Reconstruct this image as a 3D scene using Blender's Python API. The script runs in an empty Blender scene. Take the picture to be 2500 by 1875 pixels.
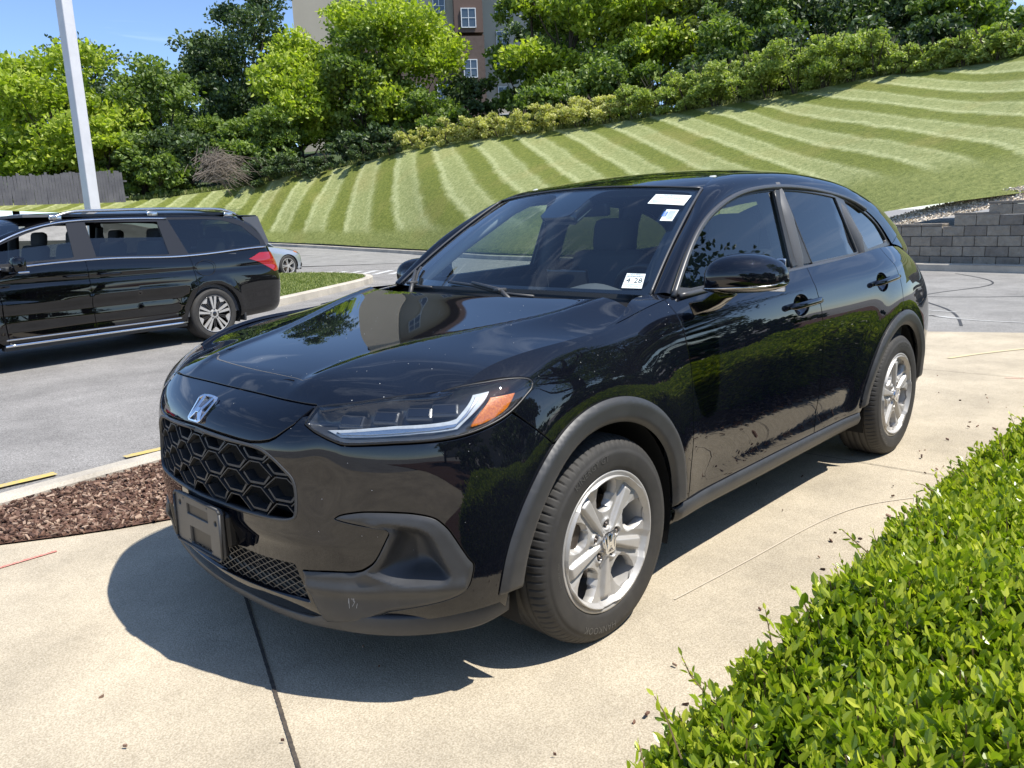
import bpy, bmesh, math, random
import numpy as np
from mathutils import Vector, Matrix, Euler
from mathutils.geometry import delaunay_2d_cdt
# ---------------- camera, sky, sun, exposure ----------------
sc=bpy.context.scene
COL=sc.collection
cam_d=bpy.data.cameras.new('camera');cam_o=bpy.data.objects.new('camera',cam_d);COL.objects.link(cam_o)
CAMP=(1.9222,2.3643,1.3588)
cam_o.location=CAMP;cam_o.rotation_euler=(math.radians(78.4551),math.radians(2.115),math.radians(-226.2159))
cam_d.sensor_width=36;cam_d.sensor_fit='HORIZONTAL';cam_d.lens=.77057*36
cam_d.clip_start=.02;cam_d.clip_end=2000
sc.camera=cam_o
SUN=Vector((-.19,.48,1)).normalized()
EL=math.asin(SUN.z);AZ=math.atan2(SUN.x,SUN.y)
w=bpy.data.worlds.new('World');sc.world=w;w.use_nodes=True
nt=w.node_tree;nt.nodes.clear()
sky=nt.nodes.new('ShaderNodeTexSky');sky.sky_type='NISHITA';sky.sun_disc=False
sky.sun_elevation=EL;sky.sun_rotation=AZ;sky.air_density=.72;sky.dust_density=.25;sky.ozone_density=3.5;sky.altitude=200
# thin high cloud streaks
tc=nt.nodes.new('ShaderNodeTexCoord');mp=nt.nodes.new('ShaderNodeMapping');mp.inputs['Scale'].default_value=(1.2,1.2,7);mp.inputs['Rotation'].default_value=(.1,.15,.5)
nz=nt.nodes.new('ShaderNodeTexNoise');nz.inputs['Scale'].default_value=2.2;nz.inputs['Detail'].default_value=9;nz.inputs['Distortion'].default_value=.9;nz.inputs['Roughness'].default_value=.6
rp=nt.nodes.new('ShaderNodeValToRGB');rp.color_ramp.elements[0].position=.56;rp.color_ramp.elements[0].color=(0,0,0,1);rp.color_ramp.elements[1].position=.80;rp.color_ramp.elements[1].color=(.38,.38,.38,1)
mx=nt.nodes.new('ShaderNodeMix');mx.data_type='RGBA';mx.inputs[7].default_value=(9.5,10.5,12,1)
bg=nt.nodes.new('ShaderNodeBackground');bg.inputs['Strength'].default_value=.135
out=nt.nodes.new('ShaderNodeOutputWorld')
L=nt.links.new
L(tc.outputs['Generated'],mp.inputs[0]);L(mp.outputs[0],nz.inputs['Vector']);L(nz.outputs['Fac'],rp.inputs[0])
L(rp.outputs[0],mx.inputs[0]);L(sky.outputs[0],mx.inputs[6]);L(mx.outputs[2],bg.inputs[0]);L(bg.outputs[0],out.inputs[0])
sd=bpy.data.lights.new('sun','SUN');sd.energy=4.0;sd.angle=math.radians(.55);sd.color=(1,.955,.88)
so=bpy.data.objects.new('sun',sd);COL.objects.link(so);so.rotation_euler=SUN.to_track_quat('Z','Y').to_euler();so.location=(0,0,30)
sc.view_settings.view_transform='Standard';sc.view_settings.look='None';sc.view_settings.exposure=.80;sc.view_settings.gamma=1
sc.cycles.max_bounces=10;sc.cycles.transparent_max_bounces=24;sc.cycles.caustics_reflective=False;sc.cycles.caustics_refractive=False
sc.cycles.sample_clamp_indirect=6
random.seed(4);RNG=np.random.default_rng(7)
# ---------------- materials ----------------
def mat(name,col,rough=.6,metal=0,noise=None,bump=None,coat=0,spec=.5,coatr=.03,sheen=0,coords='Object'):
    """noise=(scale,amount,colour2[,detail]) mixes a second colour in patches; bump=(scale,strength,distance)"""
    m=bpy.data.materials.new(name);m.use_nodes=True;n=m.node_tree;b=n.nodes['Principled BSDF']
    b.inputs['Base Color'].default_value=(*col,1);b.inputs['Roughness'].default_value=rough;b.inputs['Metallic'].default_value=metal
    b.inputs['Specular IOR Level'].default_value=spec;b.inputs['Coat Weight'].default_value=coat;b.inputs['Coat Roughness'].default_value=coatr
    t=n.nodes.new('ShaderNodeTexCoord')
    if noise:
        nn=n.nodes.new('ShaderNodeTexNoise');nn.inputs['Scale'].default_value=noise[0];nn.inputs['Detail'].default_value=noise[3] if len(noise)>3 else 6
        nn.inputs['Roughness'].default_value=.65
        r=n.nodes.new('ShaderNodeValToRGB');r.color_ramp.elements[0].position=.5-.5*noise[1];r.color_ramp.elements[1].position=.5+.5*noise[1]
        r.color_ramp.elements[0].color=(*col,1);r.color_ramp.elements[1].color=(*noise[2],1)
        n.links.new(t.outputs[coords],nn.inputs['Vector']);n.links.new(nn.outputs['Fac'],r.inputs[0]);n.links.new(r.outputs[0],b.inputs['Base Color'])
    if bump:
        nb=n.nodes.new('ShaderNodeTexNoise');nb.inputs['Scale'].default_value=bump[0];nb.inputs['Detail'].default_value=5
        bp_=n.nodes.new('ShaderNodeBump');bp_.inputs['Strength'].default_value=bump[1];bp_.inputs['Distance'].default_value=bump[2]
        n.links.new(t.outputs[coords],nb.inputs['Vector']);n.links.new(nb.outputs['Fac'],bp_.inputs['Height']);n.links.new(bp_.outputs[0],b.inputs['Normal'])
    return m
def paint(name,col,metal=0,rough=.35,dust=.006,scr=True):
    """clear-coated car paint with a little dust and fine wash scratches"""
    m=bpy.data.materials.new(name);m.use_nodes=True;n=m.node_tree;b=n.nodes['Principled BSDF'];l=n.links.new
    b.inputs['Metallic'].default_value=metal;b.inputs['Roughness'].default_value=rough;b.inputs['Coat Weight'].default_value=1;b.inputs['Coat Roughness'].default_value=.012
    b.inputs['Coat IOR'].default_value=1.62;b.inputs['Specular IOR Level'].default_value=.5 if metal else 0.0
    t=n.nodes.new('ShaderNodeTexCoord');a=n.nodes.new('ShaderNodeTexNoise');a.inputs['Scale'].default_value=260;a.inputs['Detail'].default_value=3
    c=n.nodes.new('ShaderNodeTexNoise');c.inputs['Scale'].default_value=1.7;c.inputs['Detail'].default_value=6
    mu=n.nodes.new('ShaderNodeMath');mu.operation='MULTIPLY';l(t.outputs['Object'],a.inputs['Vector']);l(t.outputs['Object'],c.inputs['Vector'])
    l(a.outputs['Fac'],mu.inputs[0]);l(c.outputs['Fac'],mu.inputs[1])
    r=n.nodes.new('ShaderNodeValToRGB');r.color_ramp.elements[0].position=.18;r.color_ramp.elements[1].position=.5
    d=tuple(x*(1-dust)+dust*.5 for x in col);r.color_ramp.elements[0].color=(*col,1);r.color_ramp.elements[1].color=(*d,1)
    l(mu.outputs[0],r.inputs[0]);l(r.outputs[0],b.inputs['Base Color'])
    r2=n.nodes.new('ShaderNodeMapRange');r2.inputs[1].default_value=.3;r2.inputs[2].default_value=.8;r2.inputs[3].default_value=.0;r2.inputs[4].default_value=.012
    l(c.outputs['Fac'],r2.inputs[0]);l(r2.outputs[0],b.inputs['Coat Roughness'])
    # orange-peel
    o=n.nodes.new('ShaderNodeTexNoise');o.inputs['Scale'].default_value=420;o.inputs['Detail'].default_value=1
    bu=n.nodes.new('ShaderNodeBump');bu.inputs['Strength'].default_value=.006;bu.inputs['Distance'].default_value=.0005
    l(t.outputs['Object'],o.inputs['Vector']);l(o.outputs['Fac'],bu.inputs['Height']);l(bu.outputs[0],b.inputs['Coat Normal'])
    return m
def glass(name,tint,refl=1.0,ior=1.52,spec_col=(1,1,1)):
    m=bpy.data.materials.new(name);m.use_nodes=True;n=m.node_tree;n.nodes.remove(n.nodes['Principled BSDF']);l=n.links.new
    o=n.nodes['Material Output'];tr=n.nodes.new('ShaderNodeBsdfTransparent');tr.inputs[0].default_value=(*tint,1)
    g=n.nodes.new('ShaderNodeBsdfGlossy');g.inputs['Roughness'].default_value=.004;g.inputs['Color'].default_value=(*spec_col,1)
    ge=n.nodes.new('ShaderNodeNewGeometry');dt=n.nodes.new('ShaderNodeVectorMath');dt.operation='DOT_PRODUCT';l(ge.outputs['Normal'],dt.inputs[0]);l(ge.outputs['Incoming'],dt.inputs[1])
    def mt_(op,a,b_=None):
        q=n.nodes.new('ShaderNodeMath');q.operation=op
        for i,v in enumerate((a,b_)):
            if v is None: continue
            if isinstance(v,(int,float)): q.inputs[i].default_value=v
            else: l(v,q.inputs[i])
        return q.outputs[0]
    F0=((ior-1)/(ior+1))**2*1.5;sch=mt_('ADD',F0,mt_('MULTIPLY',1-F0,mt_('POWER',mt_('SUBTRACT',1.0,mt_('ABSOLUTE',dt.outputs['Value'])),5.0)))
    mm=n.nodes.new('ShaderNodeMath');mm.operation='MULTIPLY';mm.use_clamp=True;mm.inputs[1].default_value=refl
    x=n.nodes.new('ShaderNodeMixShader');l(sch,mm.inputs[0]);l(mm.outputs[0],x.inputs[0]);l(tr.outputs[0],x.inputs[1]);l(g.outputs[0],x.inputs[2]);l(x.outputs[0],o.inputs[0])
    return m
def leafmat(name,c1,c2,c3,trans=.35,scale=3,rough=.5):
    m=bpy.data.materials.new(name);m.use_nodes=True;n=m.node_tree;b=n.nodes['Principled BSDF'];l=n.links.new;o=n.nodes['Material Output']
    at=n.nodes.new('ShaderNodeAttribute');at.attribute_name='rnd'
    r=n.nodes.new('ShaderNodeValToRGB');e=r.color_ramp.elements;e[0].position=0;e[0].color=(*c1,1);e[1].position=1;e[1].color=(*c3,1);k=e.new(.5);k.color=(*c2,1)
    l(at.outputs['Fac'],r.inputs[0]);l(r.outputs[0],b.inputs['Base Color']);b.inputs['Roughness'].default_value=rough
    tl=n.nodes.new('ShaderNodeBsdfTranslucent');br=n.nodes.new('ShaderNodeMix');br.data_type='RGBA';br.blend_type='MULTIPLY';br.inputs[0].default_value=1;br.inputs[7].default_value=(1.5,1.7,.55,1)
    l(r.outputs[0],br.inputs[6]);l(br.outputs[2],tl.inputs[0])
    x=n.nodes.new('ShaderNodeMixShader');x.inputs[0].default_value=trans;l(b.outputs[0],x.inputs[1]);l(tl.outputs[0],x.inputs[2]);l(x.outputs[0],o.inputs[0])
    return m
M={}
M['black_paint']=paint('black_paint',(.0022,.0032,.0065),dust=.014)
M['van_paint']=paint('van_paint',(.0012,.0013,.002),dust=.004)
M['silver_paint']=paint('silver_paint',(.42,.46,.50),metal=.55,rough=.32)
M['red_paint']=paint('red_paint',(.35,.012,.012))
M['white_paint']=paint('white_paint',(.75,.76,.76))
M['plastic']=mat('black_plastic',(.030,.031,.033),.46,noise=(9,.5,(.050,.051,.053)),bump=(900,.12,.0006))
M['plastic_dark']=mat('dark_plastic',(.010,.010,.011),.42)
M['trim']=mat('window_trim',(.06,.062,.066),.34,bump=(300,.05,.0005))
M['gloss_black']=mat('gloss_black',(.006,.006,.007),.08,coat=1)
M['black']=mat('matt_black',(.004,.004,.004),.9)
M['rubber']=mat('rubber',(.022,.021,.020),.72,noise=(14,.5,(.042,.039,.035)),bump=(260,.15,.001))
M['alloy']=mat('alloy',(.50,.485,.46),.46,metal=.38,noise=(30,.6,(.43,.41,.38)))
M['chrome']=mat('chrome',(.82,.84,.88),.08,metal=1)
M['satin']=mat('satin_chrome',(.62,.62,.62),.22,metal=1)
M['steel']=mat('brake_steel',(.20,.18,.165),.42,metal=.8,noise=(40,.5,(.12,.09,.07)))
M['seat']=mat('seat_cloth',(.075,.08,.09),.9,bump=(700,.3,.001))
M['dash']=mat('dash_plastic',(.085,.09,.10),.6)
M['lining']=mat('headliner',(.33,.33,.32),.95)
M['greyint']=mat('grey_interior',(.42,.45,.44),.8)
M['ws']=glass('windscreen_glass',(.82,.90,.90),1.25)
M['tint']=glass('side_glass',(.55,.61,.58),1.1)
M['privacy']=glass('privacy_glass',(.13,.145,.14),1.15)
M['lens']=glass('lens_glass',(.93,.95,.96),1.3)
M['plasticsign']=mat('sticker_white',(.78,.84,.82),.5)
M['stblue']=mat('sticker_blue',(.02,.12,.42),.5)
M['stgreen']=mat('sticker_print',(.03,.12,.16),.5)
M['stdark']=mat('sticker_dark',(.01,.03,.03),.5)
M['amber']=mat('amber_lens',(.50,.10,.003),.25,noise=(190,.35,(.80,.24,.008)),bump=(300,.7,.002),coat=1)
M['redlens']=mat('red_lens',(.30,.006,.008),.12,coat=1)
M['reflector']=mat('lamp_bar',(.62,.65,.68),.22,noise=(60,.5,(.45,.47,.48)),coat=.6)
M['lampdark']=mat('lamp_housing',(.030,.031,.034),.28,bump=(45,.35,.004),coat=.5)
def asphalt(name,c,c2,sc_=1.0):
    m=mat(name,c,.9,noise=(230*sc_,.27,c2,5),bump=(240*sc_,.5,.005));n=m.node_tree;b=n.nodes['Principled BSDF'];l=n.links.new
    r=[x for x in n.nodes if x.type=='VALTORGB'][0]
    t=[x for x in n.nodes if x.type=='TEX_COORD'][0]
    big=n.nodes.new('ShaderNodeTexNoise');big.inputs['Scale'].default_value=1.3;big.inputs['Detail'].default_value=9;big.inputs['Roughness'].default_value=.7
    mr=n.nodes.new('ShaderNodeMapRange');mr.inputs[1].default_value=.3;mr.inputs[2].default_value=.72;mr.inputs[3].default_value=.66;mr.inputs[4].default_value=1.18
    mi=n.nodes.new('ShaderNodeMix');mi.data_type='RGBA';mi.blend_type='MULTIPLY';mi.inputs[0].default_value=1
    l(t.outputs['Object'],big.inputs['Vector']);l(big.outputs['Fac'],mr.inputs[0]);l(r.outputs[0],mi.inputs[6]);l(mr.outputs[0],mi.inputs[7]);l(mi.outputs[2],b.inputs['Base Color'])
    return m
M['asphalt']=asphalt('asphalt',(.12,.114,.106),(.37,.355,.335),.6)
M['asphalt_far']=asphalt('asphalt_old',(.17,.165,.155),(.34,.33,.31),.4)
M['concrete']=asphalt('concrete',(.35,.295,.21),(.59,.515,.39),.8)
M['kerb']=asphalt('kerb_concrete',(.42,.38,.31),(.55,.50,.42),.5)
M['yellow']=mat('yellow_line',(.62,.45,.08),.85,noise=(26,.3,(.40,.34,.20)))
M['redline']=mat('red_marking',(.62,.13,.10),.9,noise=(80,.4,(.52,.34,.27)))
M['whiteline']=mat('white_line',(.62,.62,.60),.85,noise=(25,.3,(.36,.36,.35)))
M['tar']=mat('tar',(.045,.045,.046),.6)
M['joint']=mat('joint_filler',(.035,.03,.026),.9,noise=(60,.4,(.10,.08,.06)))
M['mulchbase']=mat('mulch_soil',(.085,.04,.025),.95,noise=(60,.5,(.17,.09,.06)),bump=(90,1,.02))
def chipmat():
    m=mat('bark_chip',(.20,.09,.05),.9);n=m.node_tree;b=n.nodes['Principled BSDF'];l=n.links.new
    at=n.nodes.new('ShaderNodeAttribute');at.attribute_name='rnd';r=n.nodes.new('ShaderNodeValToRGB');e=r.color_ramp.elements
    e[0].color=(.05,.026,.018,1);e[1].color=(.40,.29,.21,1);k=e.new(.55);k.color=(.17,.092,.062,1);l(at.outputs['Fac'],r.inputs[0]);l(r.outputs[0],b.inputs['Base Color']);return m
M['chip']=chipmat()
M['gravel']=mat('gravel',(.50,.42,.31),.9,noise=(9,.45,(.68,.60,.48)),bump=(14,1,.05))
M['bark']=mat('bark',(.07,.055,.04),.9,bump=(12,.6,.03))
M['deadwood']=mat('dead_wood',(.20,.165,.13),.9)
M['stem']=mat('green_stem',(.16,.11,.05),.8)
# ---------------- helpers ----------------
def tag(o,label=None,cat=None,group=None,kind=None):
    if label:o['label']=label
    if cat:o['category']=cat
    if group:o['group']=group
    if kind:o['kind']=kind
    return o
def empty(name,loc=(0,0,0),rz=0,**k):
    o=bpy.data.objects.new(name,None);COL.objects.link(o);o.location=loc;o.rotation_euler=(0,0,rz);o.empty_display_size=.2;return tag(o,**k)
def link(o,parent=None):
    COL.objects.link(o)
    if parent is not None:o.parent=parent
    return o
def mobj(name,V,Fc,m,parent=None,smooth=True,nrm=None,rnd=None,**k):
    me=bpy.data.meshes.new(name);V=np.asarray(V,float)
    if isinstance(Fc,np.ndarray) and Fc.ndim==2:
        nf,c=Fc.shape;me.vertices.add(len(V));me.vertices.foreach_set('co',V.ravel());me.loops.add(nf*c);me.loops.foreach_set('vertex_index',Fc.ravel().astype(np.int32))
        me.polygons.add(nf);me.polygons.foreach_set('loop_start',np.arange(nf,dtype=np.int32)*c);me.update(calc_edges=True);me.validate()
    else:
        me.from_pydata(V.tolist(),[],[list(map(int,f)) for f in Fc]);me.update()
    for mm in (m if isinstance(m,(list,tuple)) else [m]): me.materials.append(mm)
    if smooth: me.polygons.foreach_set('use_smooth',np.ones(len(me.polygons),bool))
    else: me.polygons.foreach_set('use_smooth',np.zeros(len(me.polygons),bool))
    if nrm is not None: me.normals_split_custom_set_from_vertices(np.asarray(nrm).tolist())
    if rnd is not None:
        a=me.attributes.new('rnd','FLOAT','FACE');a.data.foreach_set('value',np.asarray(rnd,np.float32)[:len(me.polygons)])
    o=bpy.data.objects.new(name,me);link(o,parent);return tag(o,**k)
class MB:
    def __init__(s): s.v=[];s.f=[]
    def add(s,V,F):
        n=len(s.v);s.v+= [tuple(map(float,p)) for p in V];s.f+=[[i+n for i in f] for f in F];return s
    def box(s,c,d,rot=None,bev=0):
        x,y,z=d[0]/2,d[1]/2,d[2]/2
        if bev>0:
            b=min(bev,x*.9,y*.9,z*.9);P=[]
            bm=bmesh.new();bmesh.ops.create_cube(bm,size=2)
            for v in bm.verts: v.co=Vector((v.co.x*x,v.co.y*y,v.co.z*z))
            bmesh.ops.bevel(bm,geom=bm.edges[:],offset=b,segments=2,affect='EDGES',profile=.5)
            bm.verts.ensure_lookup_table();P=[v.co.copy() for v in bm.verts];F=[[v.index for v in f.verts] for f in bm.faces];bm.free()
        else:
            P=[Vector((i*x,j*y,k*z)) for i in(-1,1) for j in(-1,1) for k in(-1,1)];F=[[0,1,3,2],[4,6,7,5],[0,4,5,1],[2,3,7,6],[0,2,6,4],[1,5,7,3]]
        if rot is not None: P=[rot@p for p in P]
        return s.add([p+Vector(c) for p in P],F)
    def tube(s,pts,r,n=8,cap=True,sx=1.0):
        pts=[Vector(p) for p in pts];R=r if isinstance(r,(list,tuple)) else [r]*len(pts);ring=[];base=len(s.v)
        t0=(pts[1]-pts[0]).normalized();up=Vector((0,0,1)) if abs(t0.z)<.9 else Vector((1,0,0));a=t0.cross(up).normalized()
        for i,p in enumerate(pts):
            t=(pts[min(i+1,len(pts)-1)]-pts[max(i-1,0)]).normalized();a=(a-t*a.dot(t)).normalized();b=t.cross(a)
            for k in range(n):
                q=2*math.pi*k/n;s.v.append(tuple(p+a*(R[i]*math.cos(q))*sx+b*(R[i]*math.sin(q))))
        for i in range(len(pts)-1):
            for k in range(n):
                k2=(k+1)%n;s.f.append([base+i*n+k,base+i*n+k2,base+(i+1)*n+k2,base+(i+1)*n+k])
        if cap: s.f.append([base+k for k in range(n)][::-1]);s.f.append([base+(len(pts)-1)*n+k for k in range(n)])
        return s
    def lathe(s,prof,n=48,axis='y',c=(0,0,0),closed=False):
        base=len(s.v);m=len(prof)
        for k in range(n):
            q=2*math.pi*k/n
            for (r,h) in prof:
                p=(r*math.cos(q),h,r*math.sin(q)) if axis=='y' else (r*math.cos(q),r*math.sin(q),h)
                s.v.append((p[0]+c[0],p[1]+c[1],p[2]+c[2]))
        for k in range(n):
            k2=(k+1)%n
            for j in range(m-1): s.f.append([base+k*m+j,base+k*m+j+1,base+k2*m+j+1,base+k2*m+j])
        return s
    def prism(s,poly,h0,h1,axis='z'):
        n=len(poly);b=len(s.v)
        for h in (h0,h1):
            for p in poly: s.v.append((p[0],p[1],h) if axis=='z' else ((p[0],h,p[1]) if axis=='y' else (h,p[0],p[1])))
        s.f.append([b+i for i in range(n)][::-1]);s.f.append([b+n+i for i in range(n)])
        for i in range(n): s.f.append([b+i,b+(i+1)%n,b+n+(i+1)%n,b+n+i])
        return s
    def obj(s,name,m,parent=None,smooth=False,bevel=0,**k):
        o=mobj(name,s.v,s.f,m,parent,smooth,**k)
        if bevel:
            b=o.modifiers.new('b','BEVEL');b.width=bevel;b.segments=2;b.limit_method='ANGLE';b.angle_limit=math.radians(35);b.harden_normals=False
        if smooth=='auto': pass
        return o
def split_loose(o):
    me=o.data;n=len(me.vertices);par=list(range(n))
    def fd(a):
        while par[a]!=a: par[a]=par[par[a]];a=par[a]
        return a
    for e in me.edges:
        a,b=fd(e.vertices[0]),fd(e.vertices[1])
        if a!=b: par[a]=b
    V=[v.co[:] for v in me.vertices];G={}
    for p in me.polygons: G.setdefault(fd(p.vertices[0]),[]).append((list(p.vertices),p.use_smooth))
    if len(G)<2 or len(G)>12: return
    for k,(r,fs) in enumerate(G.items()):
        u=sorted({i for f,_ in fs for i in f});ix={v:i for i,v in enumerate(u)}
        q=mobj(o.name.split('.')[0],[V[i] for i in u],[[ix[i] for i in f] for f,_ in fs],list(me.materials),o.parent,fs[0][1]);q.location=o.location;q.rotation_euler=o.rotation_euler
    bpy.data.objects.remove(o)
def fixn(o):
    bm=bmesh.new();bm.from_mesh(o.data);bmesh.ops.recalc_face_normals(bm,faces=bm.faces);bm.to_mesh(o.data);bm.free();return o
def copytree(o,parent=None,top=None):
    c=o.copy();COL.objects.link(c);c.parent=parent
    for ch in o.children: copytree(ch,c)
    return c
def inpoly(P,poly):
    P=np.asarray(P);poly=np.asarray(poly);x,y=P[:,0],P[:,1];r=np.zeros(len(P),bool)
    x0,y0=poly[:,0],poly[:,1];x1,y1=np.roll(x0,-1),np.roll(y0,-1)
    for a,b,c,d in zip(x0,y0,x1,y1):
        if b==d: continue
        k=((b>y)!=(d>y));t=(y-b)/(d-b);r^=k&(x<a+t*(c-a))
    return r
def pdist(P,poly):
    P=np.asarray(P);poly=np.asarray(poly);D=np.full(len(P),9e9);B=np.roll(poly,-1,0)
    for a,b in zip(poly,B):
        ab=b-a;t=np.clip(((P-a)@ab)/max(ab@ab,1e-12),0,1);D=np.minimum(D,np.linalg.norm(P-a-t[:,None]*ab,axis=1))
    return D
def densify(poly,h):
    poly=np.asarray(poly,float);out=[]
    for a,b in zip(poly,np.roll(poly,-1,0)):
        n=max(1,int(np.ceil(np.linalg.norm(b-a)/h)));out+= [a+(b-a)*i/n for i in range(n)]
    return np.array(out)
def smooth_closed(poly,n=8,keep=None,ang=50):
    """Catmull-Rom through a closed outline, keeping real corners"""
    P=np.asarray(poly,float);m=len(P);out=[]
    def corner(i):
        a=P[i]-P[i-1];b=P[(i+1)%m]-P[i];return np.degrees(np.arccos(np.clip(a@b/(np.linalg.norm(a)*np.linalg.norm(b)+1e-12),-1,1)))>ang
    C=[corner(i) for i in range(m)]
    for i in range(m):
        p0,p1,p2,p3=P[i-1],P[i],P[(i+1)%m],P[(i+2)%m]
        t1=(p2-p0)/2 if not C[i] else (p2-p1)*.9;t2=(p3-p1)/2 if not C[(i+1)%m] else (p2-p1)*.9
        L=np.linalg.norm(p2-p1);
        for T_ in (t1,t2):
            q=np.linalg.norm(T_)
            if q>1.4*L: T_*=1.4*L/q
        for k in range(n):
            s=k/n;out.append((2*s**3-3*s*s+1)*p1+(s**3-2*s*s+s)*t1+(-2*s**3+3*s*s)*p2+(s**3-s*s)*t2)
    return np.array(out)
def panel(name,F,outline,m,parent=None,holes=(),h=.02,off=0,gap=.002,flange=.012,flip=1,hedge=None,nrm='surf',mirror=False,extra=(),both=False,round_=.0015,eps=1e-5,**k):
    """cut a sheet out of surface F along `outline` (u,v), minus holes; returned edges are turned in by `flange`"""
    he=hedge or h
    O=densify(outline,he);H=[densify(q,he) for q in holes];X=[densify(q,he) for q in extra];X=[q[inpoly(q,O)&(pdist(q,O)>.3*he)] for q in X]
    lo,hi=O.min(0),O.max(0);gx,gy=np.meshgrid(np.arange(lo[0]+h/2,hi[0],h),np.arange(lo[1]+h/2,hi[1],h*.866));gx[1::2]+=h/2
    G=np.stack([gx.ravel(),gy.ravel()],1);G=G[inpoly(G,O)]
    for q in H: G=G[~inpoly(G,q)]
    for q in [O]+H+X: G=G[pdist(G,q)>.45*he]
    V=[O]+H+X+[G];ed=[];n=0
    for q in [O]+H: ed+= [(n+i,n+(i+1)%len(q)) for i in range(len(q))];n+=len(q)
    A=np.concatenate(V)
    for q in X: ed+= [(n+i,n+i+1) for i in range(len(q)-1) if np.linalg.norm(q[i+1]-q[i])<2.5*he];n+=len(q)
    r=delaunay_2d_cdt([Vector(p) for p in A],ed,[],0,eps)
    P2=np.array([tuple(p) for p in r[0]]);T=np.array([f for f in r[2] if len(f)==3]);c=P2[T].mean(1);ok=inpoly(c,O)
    for q in H: ok&=~inpoly(c,q)
    ar=np.abs(np.cross(P2[T[:,1]]-P2[T[:,0]],P2[T[:,2]]-P2[T[:,0]]));ok&=ar>1e-9;T=T[ok]
    used=np.unique(T);re=-np.ones(len(P2),int);re[used]=np.arange(len(used));P2=P2[used];T=re[T]
    def build(U):
        P=F(U[:,0],U[:,1]);N=normals(F,U[:,0],U[:,1])*flip
        if callable(off): o_=off(U)
        else: o_=np.full(len(U),off)
        P=P+N*o_[:,None]
        t=T
        g=np.cross(P[t[:,1]]-P[t[:,0]],P[t[:,2]]-P[t[:,0]]);s=np.sign((g*N[t[:,0]]).sum(1));t=np.where(s[:,None]<0,t[:,[0,2,1]],t)
        if callable(off) or nrm=='mesh':
            g=np.cross(P[t[:,1]]-P[t[:,0]],P[t[:,2]]-P[t[:,0]]);N=np.zeros_like(P)
            for j in range(3): np.add.at(N,t[:,j],g)
            N/=np.maximum(np.linalg.norm(N,axis=1,keepdims=True),1e-12)
        # boundary
        E={}
        for f in t:
            for a,b in ((f[0],f[1]),(f[1],f[2]),(f[2],f[0])):
                E[(a,b)]=E.get((a,b),0)+1
        B=[(a,b) for (a,b) in E if (b,a) not in E]
        lat=np.zeros_like(P)
        for a,b in B:
            d=P[b]-P[a];nn=N[a];o=np.cross(d,nn);lat[a]+=o/np.maximum(np.linalg.norm(o),1e-9);lat[b]+=o/np.maximum(np.linalg.norm(o),1e-9)
        bi=np.array(sorted({a for a,b in B}|{b for a,b in B}))
        lat[bi]/=np.maximum(np.linalg.norm(lat[bi],axis=1,keepdims=True),1e-9)
        P[bi]-=lat[bi]*(gap+round_)
        if flange:
            n0=len(P);ix={b:i for i,b in enumerate(bi)};nb=len(bi)
            R1=P[bi]+lat[bi]*round_-N[bi]*round_;R2=P[bi]+lat[bi]*round_-N[bi]*(round_+flange)
            n1=lat[bi]*.8+N[bi]*.6;n1/=np.linalg.norm(n1,axis=1,keepdims=True)
            P=np.concatenate([P,R1,R2]);Nn=np.concatenate([N,n1,lat[bi]])
            q=[(a,b,n0+ix[b],n0+ix[a]) for a,b in B];q2=[(n0+ix[a],n0+ix[b],n0+nb+ix[b],n0+nb+ix[a]) for a,b in B]
            fs=[tuple(f) for f in t]+[x[::-1] for x in q]+[x[::-1] for x in q2]
        else: Nn=N;fs=[tuple(f) for f in t]
        return P,fs,Nn
    P,fs,Nn=build(P2.copy())
    o=mobj(name,P,fs,m,parent,True,Nn,**k)
    if mirror:
        P=P.copy();P[:,1]*=-1;Nn=Nn.copy();Nn[:,1]*=-1
        o2=mobj(name,P,[f[::-1] for f in fs],m,parent,True,Nn,**k);return o,o2
    return o
_font=[None]
def text_tris(s,size=1.0,spacing=1.0):
    cu=bpy.data.curves.new('t','FONT');cu.body=s;cu.size=size;cu.align_x='CENTER';cu.align_y='CENTER';cu.space_character=spacing;cu.resolution_u=2
    ob=bpy.data.objects.new('t',cu);COL.objects.link(ob);dg=bpy.context.evaluated_depsgraph_get();me=bpy.data.meshes.new_from_object(ob.evaluated_get(dg))
    V=np.array([v.co[:] for v in me.vertices]);F=[list(p.vertices) for p in me.polygons];bpy.data.objects.remove(ob);bpy.data.curves.remove(cu);bpy.data.meshes.remove(me)
    return V,F
def grid(F,ur,vr,nu,nv):
    U,W=np.meshgrid(np.linspace(*ur,nu),np.linspace(*vr,nv),indexing='ij');P=F(U.ravel(),W.ravel());i=np.arange((nu-1)*(nv-1));a=i//(nv-1)*nv+i%(nv-1)
    return P,np.stack([a,a+nv,a+nv+1,a+1],1),U.ravel(),W.ravel()
def finv(F,tgt,guess,ax=(0,2)):
    """uv of points whose coordinates ax equal tgt"""
    uv=np.array(guess,float)
    for _ in range(14):
        e=1e-4;f=lambda q:F(q[:,0],q[:,1])[:,ax]
        r=f(uv)-tgt;a=(f(uv+[e,0])-f(uv-[e,0]))/(2*e);b=(f(uv+[0,e])-f(uv-[0,e]))/(2*e)
        d=a[:,0]*b[:,1]-a[:,1]*b[:,0];d=np.where(abs(d)<1e-6,1e-6,d)
        st=np.stack([(r[:,0]*b[:,1]-r[:,1]*b[:,0])/d,(a[:,0]*r[:,1]-a[:,1]*r[:,0])/d],1);uv=uv-np.clip(st,-.1,.1)
    return uv

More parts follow.
